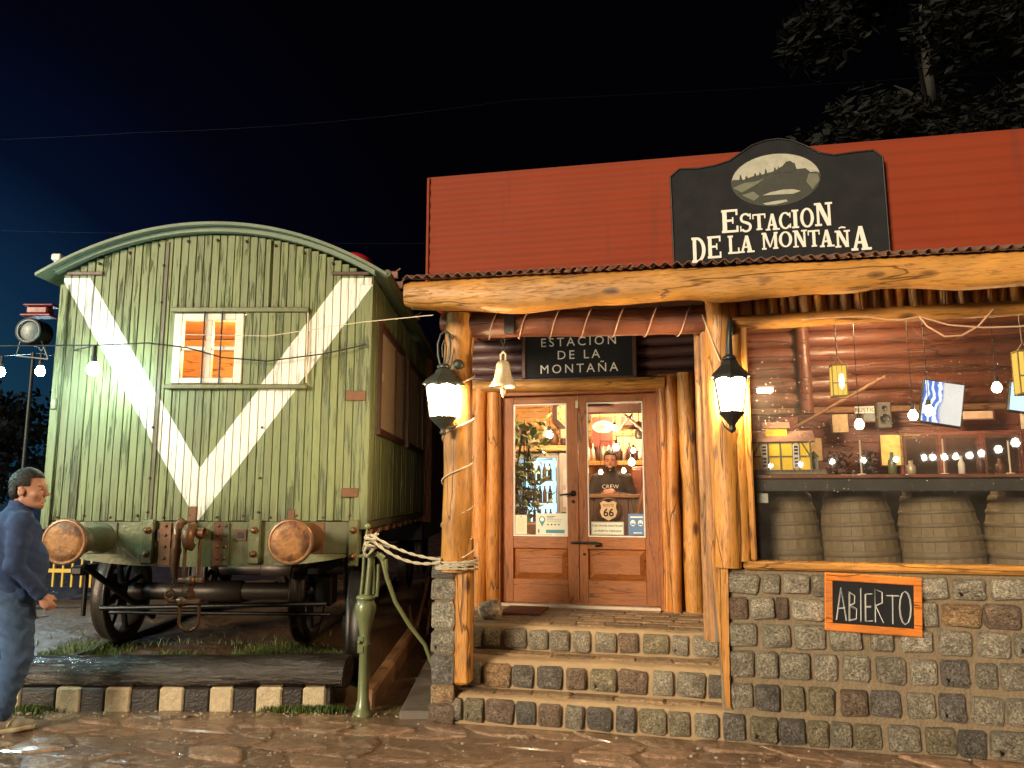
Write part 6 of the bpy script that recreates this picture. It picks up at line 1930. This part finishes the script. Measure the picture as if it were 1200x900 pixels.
for i, (u, h, r, mt, lab) in enumerate(((-.80, .30, .07, 'frame_dark', 'dark jug leftmost on the fridge board'), (-.63, .24, .085, 'brass', 'round copper coloured pot on the fridge board'), (-.47, .30, .035, 'white_paint', 'tall white bottle on the fridge board'), (-.36, .20, .06, 'rust', 'squat brown jar on the fridge board'), (-.24, .16, .045, 'frame_dark', 'small dark jar at the right end of the fridge board'))):
    m_ = MB(); m_.lathe([(0, 0), (r * .8, 0), (r, h * .3), (r * .9, h * .6), (r * .45, h * .8), (r * .5, h), (r * .3, h)], 14)
    o = m_.build('jug', M[mt], loc=F(u, 3.68, 2.191), rotz=FA); tag(o, lab, 'jug' if i < 2 else 'bottle' if i == 2 else 'jar')
gc = fthing('grey_cabinet', 'grey cabinet with papers stuck on it right of the blue fridge', 'cabinet', -.175, 3.62, .6)
m_ = MB(); m_.box(-.115, .12, 0, .5, 0, 1.50, .006); m_.build('case', plain('cabinet_grey', (.33, .30, .29), .5), gc)
for (a, b, c_, d, col) in ((-.07, .07, 1.12, 1.30, (.45, .42, .42)), (-.07, .07, .86, 1.06, (.50, .46, .50)), (-.09, .07, .70, .80, (.05, .05, .05))):
    m_ = MB(); m_.box(a, b, -.006, -.001, c_, d); m_.build('paper', plain('stuck_paper', col, .7, 0, .2), gc)
ck_ = fthing('wall_clock', 'large octagonal clock with pale dial high behind the left door pane', 'clock', -.20, 4.0, 2.62)
m_ = MB(); o8 = [(.25 * cos(pi / 8 + i * pi / 4), .25 * sin(pi / 8 + i * pi / 4)) for i in range(8)]; m_.prism(o8, .0, .07); m_.build('case', M['frame_dark'], ck_)
m_ = MB(); o8 = [(.19 * cos(pi / 8 + i * pi / 4), .19 * sin(pi / 8 + i * pi / 4)) for i in range(8)]; m_.prism(o8, -.006, -.001); m_.build('dial', plain('cream_dial', (.75, .62, .36), .5), ck_)
m_ = MB()
for i in range(12): m_.box(-.004 + .155 * sin(i * pi / 6), .004 + .155 * sin(i * pi / 6), -.009, -.0065, .155 * cos(i * pi / 6) - .012, .155 * cos(i * pi / 6) + .012)
m_.tube([(0, -.010, 0), (.07, -.010, .05)], .006, 5); m_.tube([(0, -.013, 0), (-.02, -.013, .12)], .004, 5); m_.build('hands_and_marks', M['black'], ck_)
# the clock hangs on a little partition
m_ = MB(); m_.box(-.46, .05, 4.08, 4.12, 2.3, 3.2); o = m_.build('clock_board', M['wall_boards'], loc=FO, rotz=FA); tag(o, 'hanging pine panel that carries the octagonal clock', 'panel')
frame_pic(-.20, 3.61, 2.36 - .03, .13, .11, 'small pale card with dark print above the grey cabinet', (.55, .40, .24), 'card', 'wall_card')
plant(-.52, 2.75, 2.42, 'leafy climbing plant hanging down over the fridge in the left door pane', 200, .27, 1.05, 9, M['leaf'], False, True, 1.35, name='hanging_plant')
plant(-.60, 2.9, 1.45, 'bushy potted plant low at the left edge of the left door pane', 60, .16, .42, 10, M['leaf'], True, False, 1.0)
m_ = MB(); m_.box(-.30, .30, -.30, .30, 0, .70, .01); o = m_.build('plant_stand', M['brown_z'], loc=F(-.60, 2.9, .6), rotz=FA); tag(o, 'brown wooden box the low potted plant stands on', 'plant stand')

bc = fthing('bar_counter', 'dark plank bar counter with pale top edge behind the right door pane', 'counter', .50, 3.95, .6)
for i in range(8):
    m_ = MB(); m_.box(-.56 + i * .14, -.424 + i * .14, -.01, .02, 0, .965, .004); m_.build('plank', M['brown_z'] if False else wood('bar_front_plank', 'z', (.10, .05, .03), (.07, .035, .02), (.02, .01, .006), .55, .2) if i == 0 else bpy.data.materials['bar_front_plank'], bc)
m_ = MB(); m_.box(-.58, .60, -.05, .30, .966, 1.01, .006); m_.build('counter_top', M['brown_x'], bc)
bg_ = fthing('round_badge', 'round cream route badge with 66 on the bar front', 'badge', .262, 3.92, 1.42)
m_ = MB(); m_.lathe([(0, 0), (.155, 0), (.155, .012), (.13, .015)], 32, 0, 'y'); m_.build('rim', M['frame_dark'], bg_)
shd = [(-.10, .085), (-.06, .11), (0, .09), (.06, .11), (.10, .085), (.088, .03), (.105, -.02), (.08, -.085), (0, -.125), (-.08, -.085), (-.105, -.02), (-.088, .03)]
m_ = MB(); m_.prism(shd, -.022, -.017); m_.build('shield', plain('cream_enamel', (.62, .52, .36), .5), bg_)
text_part('66', .13, bg_, (0, -.024, -.035), 'black', 1.0, bold=.003)
text_part('ROUTE', .042, bg_, (0, -.024, .055), 'black', 1.0)
# back bar: shelves, bottles, signs
sb = fthing('back_shelf', 'pine shelf full of bottles on the warm board wall behind the bar', 'shelf', .15, 5.05, 2.03)
m_ = MB(); m_.box(-.35, .50, -.02, .22, -.03, .03, .006); m_.build('board', M['pine_x'], sb)
m_ = MB(); m_.box(-.35, .50, -.0, .22, -.42, -.37, .006); m_.build('board', M['pine_x'], sb)
for z, n_ in ((.031, 11), (-.369, 11)):
    for i in range(n_):
        c_ = rb_.choice(('pump_green', 'white_paint', 'rust', 'brass', 'yellow', 'frame_dark', 'door_z'))
        h = rb_.uniform(.18, .27); r = rb_.uniform(.026, .036)
        m_ = MB(); m_.lathe([(0, 0), (r, .0), (r, h * .6), (r * .35, h * .78), (r * .35, h), (0, h)], 10)
        o = m_.build('bottle', M[c_], sb, (-.30 + i * .072, .08 + rb_.uniform(-.03, .03), z))
t = fthing('oval_sign', 'oval cream sign on a red panel on the board wall', 'sign', .03, 5.2, 2.52)
m_ = MB(); m_.box(-.14, .16, .0, .015, -.26, .16, .003); m_.build('red_panel', plain('red_panel', (.45, .07, .05), .5), t)
m_ = MB(); m_.prism([(.03 + .15 * cos(i * pi / 12), .02 + .085 * sin(i * pi / 12)) for i in range(24)], -.012, -.002); m_.build('oval', plain('cream_oval', (.75, .66, .45), .5), t)
text_part('ESSO', .085, t, (.03, -.014, .02), 'frame_dark', 1.0)
frame_pic(.12, 5.2, 2.27, .20, .14, 'pinkish printed plate below the oval sign', (.48, .26, .24))
frame_pic(.42, 5.2, 2.30, .34, .20, 'cream panel with dark figures on the board wall above the shelf', (.62, .50, .26))
frame_pic(.40, 5.2, 2.62, .16, .10, 'small dark plate right of the oval sign', (.14, .07, .05))
bm_ = thing('roof_truss', 'dark painted roof beam across the top of the right door pane', 'beam', FO, FA)
m_ = MB(); m_.box(.10, 1.2, 2.95, 3.10, 2.50, 2.60, .008); m_.build('beam', M['frame_dark'], bm_)
m_ = MB(); m_.box(.05, .40, 2.90, 3.05, 2.602, 2.66, .008); m_.build('bolster', M['frame_dark'], bm_)
m_ = MB(); m_.tube([(.55, 3.05, 2.49), (.75, 3.05, 2.30)], .014, 6); m_.tube([(.64, 3.05, 2.49), (.46, 3.05, 2.28)], .012, 6); m_.build('stay', M['white_paint'], bm_)
hl = fthing('hanging_lamp', 'dark hanging tin lamp with white globe upper right in the door pane', 'lamp', .69, 3.3, 2.38)
m_ = MB(); m_.lathe([(.12, -.03), (.05, .03), (.02, .05), (0, .06)], 16); m_.tube([(0, 0, .05), (0, 0, .8)], .006, 6); m_.build('shade', M['frame_dark'], hl)
m_ = MB(); m_.lathe([(0, -.16), (.04, -.15), (.055, -.10), (.04, -.04)], 14); m_.build('globe', plain('smoked_globe', (.15, .13, .11), .3), hl)
rc_ = fthing('red_cabinet', 'reddish wooden cabinet standing right of the barman', 'cabinet', .62, 4.55, .6)
m_ = MB(); m_.box(-.13, .16, 0, .35, 0, 1.36, .008); m_.build('case', plain('red_brown_cabinet', (.34, .075, .025), .4), rc_)
m_ = MB(); m_.box(-.11, .0, -.012, -.001, 1.0, 1.33, .004); m_.box(.015, .14, -.012, -.001, 1.0, 1.33, .004); m_.build('door_panels', plain('red_brown_panel', (.42, .10, .035), .4), rc_)
m_ = MB(); m_.box(.0, .05, .0, .02, 0, .62, .004)
o = m_.build('leaning_board', M['pine_z'], loc=F(.60, 2.55, 1.13), rot=(0, radians(17), FA)); tag(o, 'narrow pale board leaning diagonally in front of the bar', 'board')
frame_pic(.80, 4.4, 1.98, .10, .30, 'narrow blue white lit panel at the right edge of the door pane', (.4, .7, .9), 'panel', 'lit_panel')
# notices stuck on the door panes
def notice(u0, u1, z0, z1, lab, col, name='door_notice'):
    t = fthing(name, lab, 'notice', (u0 + u1) / 2, 1.572, (z0 + z1) / 2, 'notices on the door panes')
    w, h = u1 - u0, z1 - z0
    m_ = MB(); m_.box(-w / 2, w / 2, 0, .0025, -h / 2, h / 2); m_.build('sheet', plain('notice_sheet', col, .55, 0, .06, 8), t)
    return t, w, h
dk = 'black'
t, w, h = notice(-.345, -.235, 1.24, 1.415, 'narrow cream paper with faint lines low in the left pane', (.70, .62, .42))
m_ = MB()
for i in range(7): m_.box(-.04, .03 + (i % 3) * .004, -.002, -.0005, .05 - i * .018, .0515 - i * .018)
m_.box(-.004, .004, -.002, -.0005, .066, .078); m_.build('print', M['frame_dark'], t)
t, w, h = notice(-.150, .138, 1.238, 1.432, 'cream information notice with a map pin and blue green bar', (.66, .64, .52))
pin = [(.030 * cos(a), .030 * sin(a)) for a in [(-.2 + i * 1.4 / 14) * pi for i in range(15)]] + [(0, -.065)]
tq = plain('blue_green_print', (.06, .22, .25), .5)
m_ = MB(); m_.prism([(x - .085, z + .04) for x, z in pin], -.002, -.0005); m_.build('map_pin', tq, t)
m_ = MB(); m_.prism([(.019 * cos(i * pi / 8) - .085, .019 * sin(i * pi / 8) + .042) for i in range(16)], -.0035, -.0022); m_.build('pin_centre', M['letter'], t)
m_ = MB(); m_.box(-.05, .125, -.002, -.0005, -.082, -.052); m_.box(-.125, -.110, -.002, -.0005, -.082, -.048); m_.build('bar', tq, t)
m_ = MB()
for i, (a, b) in enumerate(((-.04, .04), (-.04, .02), (-.04, .10), (-.04, .09))): m_.box(a, b, -.002, -.0005, .066 - i * .014, .0685 - i * .014 + (.003 if i < 2 else 0))
for i in range(4): m_.lathe([(0, 0), (.007, 0), (.007, .001)], 10, 0, 'y', (-.03 + i * .034, -.0015, -.005))
m_.build('print', M['frame_dark'], t)
t, w, h = notice(.366, .658, 1.243, 1.358, 'cream notice asking to keep the door closed low in the right pane', (.74, .70, .56))
text_part('POR FAVOR MANTENER', .0265, t, (0, -.0012, .022), dk, 1.0, sx=.96); text_part('LA PUERTA CERRADA', .0265, t, (0, -.0012, -.024), dk, 1.0, sx=.96)
m_ = MB()
for (a, b, c_, d) in ((-w / 2 + .004, w / 2 - .004, h / 2 - .007, h / 2 - .005), (-w / 2 + .004, w / 2 - .004, -h / 2 + .005, -h / 2 + .007), (-w / 2 + .004, -w / 2 + .006, -h / 2 + .007, h / 2 - .007), (w / 2 - .006, w / 2 - .004, -h / 2 + .007, h / 2 - .007)): m_.box(a, b, -.0018, -.0004, c_, d)
m_.build('border', M['black'], t)
t, w, h = notice(.700, .848, 1.243, 1.432, 'blue notice with two masked white faces in the right pane', (.10, .19, .36))
m_ = MB()
for x in (-.033, .035):
    m_.prism([(x + .023 * cos(i * pi / 8), .012 + .028 * sin(i * pi / 8)) for i in range(16)], -.002, -.0005)
m_.box(-.055, .055, -.002, -.0005, .058, .072); m_.box(-.03, .045, -.002, -.0005, -.078, -.070); m_.build('print', M['letter'], t)
m_ = MB()
for x in (-.033, .035):
    m_.box(x - .016, x + .016, -.0032, -.0022, -.006, .010); m_.box(x - .012, x - .006, -.0032, -.0022, .018, .024); m_.box(x + .006, x + .012, -.0032, -.0022, .018, .024)
m_.build('masks', plain('notice_blue', (.10, .19, .36), .5), t)

# ================================================================== PUMP, ROPE, LOOSE WHEEL, BACKGROUND
pm = thing('iron_hand_pump', 'old green painted cast iron pump standing at the kerb end', 'pump', (-1.10, 5.95, -.02))
m_ = MB(); m_.lathe([(0, 0), (.075, .0), (.075, .03), (.055, .05), (.050, .10), (.042, .12), (.036, .50), (.044, .51), (.044, .53), (.037, .54), (.040, .60), (.062, .70), (.078, .76), (.078, .80), (.060, .84), (.054, .845)], 22); m_.build('column', M['pump_green'], pm)
m_ = MB(); m_.lathe([(.05, .842), (.072, .846), (.072, .862), (.06, .872), (.04, .88), (.0, .885)], 22); m_.build('collar', M['pump_green'], pm)
m_ = MB(); m_.box(-.045, .0, -.045, -.034, .46, .58, .006); m_.lathe([(0, 0), (.012, .0), (.012, .02), (0, .022)], 10, 0, 'y', (-.03, -.045, .54)); m_.build('clasp', M['pump_green'], pm)
for (p, q, r, mt) in (((-.035, 0, .88), (-.02, 0, 1.22), .013, 0), ((.015, -.02, .88), (.035, -.01, 1.33), .021, 0), ((.055, .0, .88), (.045, .0, 1.20), .012, 0), ((.075, .02, .86), (.085, .02, 1.10), .015, 0)):
    m_ = MB(); m_.tube([p, ((p[0] + q[0]) / 2 + .004, p[1], (p[2] + q[2]) / 2), q], [r * 1.15, r, r * .85], 10); m_.build('rod', M['pump_green'], pm)
m_ = MB(); m_.tube([(-.06, 0, 1.16), (.09, 0, 1.17)], .014, 8); m_.tube([(-.03, 0, 1.20), (.0, 0, 1.36)], .010, 8); m_.lathe([(0, 1.36), (.02, 1.365), (.024, 1.385), (.015, 1.40), (0, 1.405)], 12, 0, 'z', (.0, 0, 0)); m_.tube([(.05, 0, 1.26), (.17, 0, 1.22)], .011, 8); m_.build('cross_arm', M['pump_green'], pm)
m_ = MB(); m_.tube([(.07, .0, 1.19), (.12, .0, 1.13), (.155, .0, 1.0), (.22, .02, .82), (.33, .05, .64), (.44, .08, .50), (.50, .10, .34)], [.014, .018, .017, .016, .016, .015, .014], 12); m_.build('spout_pipe', M['pump_green'], pm)
m_ = MB(); m_.tube([(.09, .0, 1.17), (.13, 0, 1.14)], .024, 10); m_.tube([(.145, 0, 1.14), (.15, .0, 1.06)], .012, 8, jit=.5); m_.build('nozzle', M['pump_green'], pm)
# rope: two sagging strands, knot on the pump, three turns on the post
m_ = MB()
def twist(pts, r=.009, name='strand'):
    q = MB(); L = 0; P = [Vector(p) for p in pts]; fine = []
    for a, b in zip(P, P[1:]):
        n_ = max(2, int((b - a).length / .012))
        for i in range(n_): fine.append(a.lerp(b, i / n_))
    fine.append(P[-1])
    for ph in (0, pi):
        pp = []
        for i, p in enumerate(fine):
            t = (fine[min(i + 1, len(fine) - 1)] - fine[max(i - 1, 0)]).normalized(); s1 = t.cross(Vector((0, 0, 1)));
            if s1.length < .05: s1 = t.cross(Vector((1, 0, 0)))
            s1.normalize(); s2 = t.cross(s1); a = i * .55 + ph
            pp.append(p + (s1 * cos(a) + s2 * sin(a)) * r * .55)
        q.tube(pp, r * .62, 6)
    return q
rp_ = thing('rope', 'pale double rope tied from the green pump to the left porch post', 'rope', (0, 0, 0))
pa = Vector((-1.06, 5.90, 1.30)); pb = F(-.50, -.12, 1.14)
def sag(a, b, s, n=14): return [a.lerp(b, i / n) + Vector((0, 0, -s * 4 * (i / n) * (1 - i / n))) for i in range(n + 1)]
twist(sag(pa, pb, .035), .010).build('strand', M['rope'], rp_)
twist(sag(pa + Vector((0, -.01, -.03)), pb + Vector((0, 0, -.02)), .07), .011).build('strand', M['rope'], rp_)
for k in range(4):
    z = 1.13 - k * .022
    twist([F(-.425 + .155 * cos(a), .02 + .150 * sin(a), z + .012 * sin(a * 1.0 + k)) for a in [i * pi / 10 for i in range(21)]], .009).build('turn', M['rope'], rp_)
kn = [pa + Vector((.045 * cos(a * 2.3), .04 * sin(a * 2.3), .01 - .018 * a)) for a in [i * .25 for i in range(28)]]
twist(kn, .011).build('knot', M['rope'], rp_)
twist([pa + Vector((-.02, 0, -.05)), pa + Vector((-.05, -.01, -.12)), pa + Vector((-.03, -.01, -.16)), pa + Vector((.02, 0, -.10))], .009).build('knot_tail', M['rope'], rp_)

lw_ = thing('loose_wheel', 'loose black iron cart wheel standing behind the green pump', 'wheel', (-1.36, 6.95, .47), radians(8))
link('rim', wheel_mesh('rim', .47, M['black_iron']), lw_)
m_ = MB(); m_.lathe([(0, -.12), (.08, -.12), (.13, -.04), (.13, .04), (.08, .1), (0, .1)], 18, 0, 'x'); m_.build('hub', M['black_iron'], lw_)
for k_ in range(8):
    a = k_ * pi / 4; m_ = MB(); m_.tube([(0, cos(a) * .1, sin(a) * .1), (0, cos(a) * .42, sin(a) * .42)], [.03, .022], 8); m_.build('spoke', M['black_iron'], lw_)

# junk beneath the side of the wagon
jr = random.Random(12)
for i, (x, y, z, lab) in enumerate(((-.95, 9.2, .25, 'rusty iron lever frame lying beside the wagon side'), (-1.0, 10.6, .3, 'heap of dark iron parts at the far end of the wagon'))):
    t = thing('iron_scrap', lab, 'scrap iron', (x, y, 0))
    for k in range(6):
        a = jr.uniform(0, 3.1); m_ = MB(); m_.tube([(jr.uniform(-.2, .1), jr.uniform(-.5, .1), .03), (cos(a) * .25, sin(a) * .3, z + jr.uniform(0, .45))], jr.uniform(.012, .03), 7); m_.build('bar', M[jr.choice(('rust', 'black_iron', 'rust_pale'))], t)
# small plaster frog like stone ornament? left out: unreadable in the photograph

# red brown wagon behind the green one
w2 = thing('railway_wagon', 'dark red brown wagon standing behind the green wagon', 'wagon', (-2.66, 11.75, 0))
for i in range(40):
    m_ = MB(); m_.box(-1.44 + i * .0715, -1.44 + i * .0715 + .068, -.01 + jr.uniform(-.003, .003), .02, 1.3, 3.7, .003); m_.build('plank', M['red_boards'] if 'red_boards' in M else M.setdefault('red_boards', wood('red_wagon_boards', 'z', (.19, .05, .03), (.14, .035, .02), (.04, .012, .01), .5, .2)), w2)
m_ = MB(); m_.box(-1.43, 1.43, .021, 4.0, 1.2, 3.7); m_.build('body', M['red_boards'], w2)
m_ = MB(); m_.prism([(-1.5, 3.7)] + [(-1.5 + 3.0 * i / 20, 3.72 + .38 * (1 - abs(2 * i / 20 - 1) ** 2.1)) for i in range(21)] + [(1.5, 3.7)], -.1, 4.1); m_.build('roof', M['roof_green'], w2)
m_ = MB(); m_.box(-1.3, 1.3, .2, 3.8, .9, 1.19, .02); m_.build('underframe', M['black_iron'], w2)
for yc in (.9, 3.0):
    for xc in (-.95, .95): link('wheel', wheel_mesh('wheel', .47, M['wheel_iron']), w2, (xc, yc, .63))

# building side wall to the right of the passage


# yellow metal fence and signal lamp, dark trees at the left
yf = thing('yellow_railing', 'low yellow metal railing in the yard left behind the wagon', 'railing', (-7.05, 12.3, 0), radians(-8))
for i in range(8):
    m_ = MB(); m_.box(-.62 + i * .16, -.585 + i * .16, -.015, .015, .18, .80, .004); m_.build('slat', M['yellow'], yf)
m_ = MB(); m_.box(-.66, .60, -.022, -.0155, .40, .46, .003); m_.build('rail', M['yellow'], yf)
m_ = MB(); m_.box(-.66, .60, -.022, -.0155, .74, .80, .003); m_.build('rail', M['yellow'], yf)
for x in (-.64, .58):
    m_ = MB(); m_.tube([(x, .0, .02), (x, .0, .82)], .028, 8); m_.build('post', M['yellow'], yf)
bf = thing('signal_lamp', 'old round railway signal lamp with red top on a post left behind the wagon', 'signal lamp', (-5.95, 9.4, 0))
gm = plain('pale_signal_metal', (.14, .16, .17), .4, .4)
m_ = MB(); m_.tube([(0, 0, 0), (0, 0, 3.35)], .022, 10); m_.build('post', M['black'], bf)
m_ = MB(); m_.lathe([(0, -.12), (.15, -.12), (.165, -.10), (.165, .10), (.0, .12)], 24, 0, 'y', (0, 0, 3.60)); m_.build('lamp_body', M['black_iron'], bf)
m_ = MB(); m_.lathe([(.125, -.0), (.155, .01), (.16, .03), (.13, .03)], 24, 0, 'y', (0, -.12, 3.60)); m_.lathe([(0, .02), (.07, .015), (.12, .0)], 20, 0, 'y', (0, -.12, 3.60)); m_.build('lens', gm, bf)
m_ = MB(); m_.box(-.16, .22, -.10, .10, 3.80, 3.83, .01); m_.box(-.10, .17, -.08, .08, 3.83, 3.93, .02); m_.box(-.13, .24, -.10, .10, 3.93, 3.955, .01); m_.build('red_cap', plain('red_cap', (.22, .03, .04), .4), bf)
m_ = MB(); m_.tube([(-.14, -.05, 3.50), (-.18, -.05, 3.30), (.22, -.05, 3.26)], .012, 8); m_.tube([(.10, -.05, 3.52), (.16, -.05, 3.40), (.22, -.05, 3.26)], .012, 8); m_.tube([(.10, -.06, 3.40), (.13, -.06, 3.36), (.16, -.06, 3.40)], .010, 6); m_.build('bracket', gm, bf)

TW = [0]
def tree(x, y, h, rx, rzz, n, lab, seed, mt, ls=.16, grp='dark trees round the yard'):
    t = thing('tree', lab, 'tree', (x, y, 0), 0, grp); r = random.Random(seed)
    m_ = MB(); m_.tube([(0, 0, 0), (.05, 0, h * .25), (.12, .05, h * .5), (0, 0, h * .85)], [h * .028, h * .022, h * .015, h * .004], 10, jit=.1); m_.build('trunk', M['bark'], t)
    m_ = MB()
    for k in range(9):
        a = r.uniform(0, 6.28); z0 = h * r.uniform(.35, .7)
        m_.tube([(0, 0, z0), (cos(a) * rx * .3, sin(a) * rx * .3, z0 + h * .07), (cos(a) * rx * .5, sin(a) * rx * .5, z0 + h * .11)], [h * .006, h * .003, h * .001], 6)
    m_.build('limbs', M['bark'], t)
    m_ = MB(); cl = []
    for k in range(46):
        a = r.uniform(0, 6.28); e = r.uniform(-1, 1); q = r.random() ** .4
        cl.append((cos(a) * sqrt(1 - e * e) * rx * q, sin(a) * sqrt(1 - e * e) * rx * q, h * .62 + e * rzz * q, r.uniform(.16, .34) * rx))
    for k in range(n):
        c_ = r.choice(cl); d = Vector((r.gauss(0, 1), r.gauss(0, 1), r.gauss(0, .8))).normalized() * c_[3] * r.random() ** .4
        p = Vector(c_[:3]) + d; s_ = ls * r.uniform(.5, 1.2)
        u_ = Vector((r.uniform(-1, 1), r.uniform(-1, 1), r.uniform(-1, 1))).normalized(); v_ = u_.orthogonal().normalized()
        m_.add([p - u_ * s_, p + v_ * s_ * .45, p + u_ * s_, p - v_ * s_ * .45], [(0, 1, 2, 3)])
    m_.build('crown', M[mt], t, fix=False)
tree(11.6, 20, 18, 4.8, 7.0, 38000, 'tall dim tree rising behind the red parapet at the right', 1, 'leaf_dark', .20)
tree(-16.5, 23, 5.2, 2.4, 1.7, 5000, 'dark bushy tree nearest the left photo edge behind the yard', 3, 'leaf_dark', .14)
tree(-12.2, 25, 4.6, 2.2, 1.6, 4500, 'dark bushy tree behind the yellow railing beside the wagon', 4, 'leaf_dark', .14)
tree(-21.5, 30, 6.4, 3.2, 2.2, 5000, 'taller dark tree farther back at the left photo edge', 5, 'leaf_dark', .18)
# overhead wires
for (pts, lab) in ((((-14, 12, 7.4), (-6, 11.8, 7.45), (0, 11.6, 7.9), (14, 11, 8.6)), 'upper overhead wire crossing the night sky'), (((-14, 11, 5.9), (-5, 11, 5.45), (0, 11, 5.35), (3.0, 11, 5.3)), 'lower overhead wire above the wagon roof')):
    m_ = MB(); P = [Vector(p) for p in pts]; fine = []
    for a, b in zip(P, P[1:]):
        for i in range(8): fine.append(a.lerp(b, i / 8) + Vector((0, 0, -.10 * 4 * (i / 8) * (1 - i / 8))))
    m_.tube(fine + [P[-1]], .0009, 5); o = m_.build('overhead_wire', M['black_cord']); tag(o, lab, 'wire', 'overhead wires')
# the string of bulbs across the street behind the camera, mirrored in the window
SB = [(-2.68, -24.59, 2.9), (-1.28, -23.23, 2.9), (0.1, -21.22, 2.9), (1.25, -20.21, 2.9), (2.32, -20.01, 2.9), (3.19, -19.07, 2.9), (3.45, -18.9, 2.9), (3.79, -18.8, 2.9), (4.1, -18.6, 2.9), (4.47, -18.0, 2.9), (4.71, -16.87, 2.9), (4.95, -14.55, 2.9), (5.03, -11.5, 2.9), (5.1, -8.87, 2.9)]
for i, p in enumerate(SB):
    string_bulb(p[0], p[1], p[2] + .3, 'warm white bulb on the string across the street behind the camera', 'street string bulbs', 'bulb_street', 2.2)
m_ = MB(); m_.tube([(x, y, z + .3) for x, y, z in SB], .008, 5); o = m_.build('cable', M['black_cord']); tag(o, 'black cable of the bulb string across the street', 'cable')
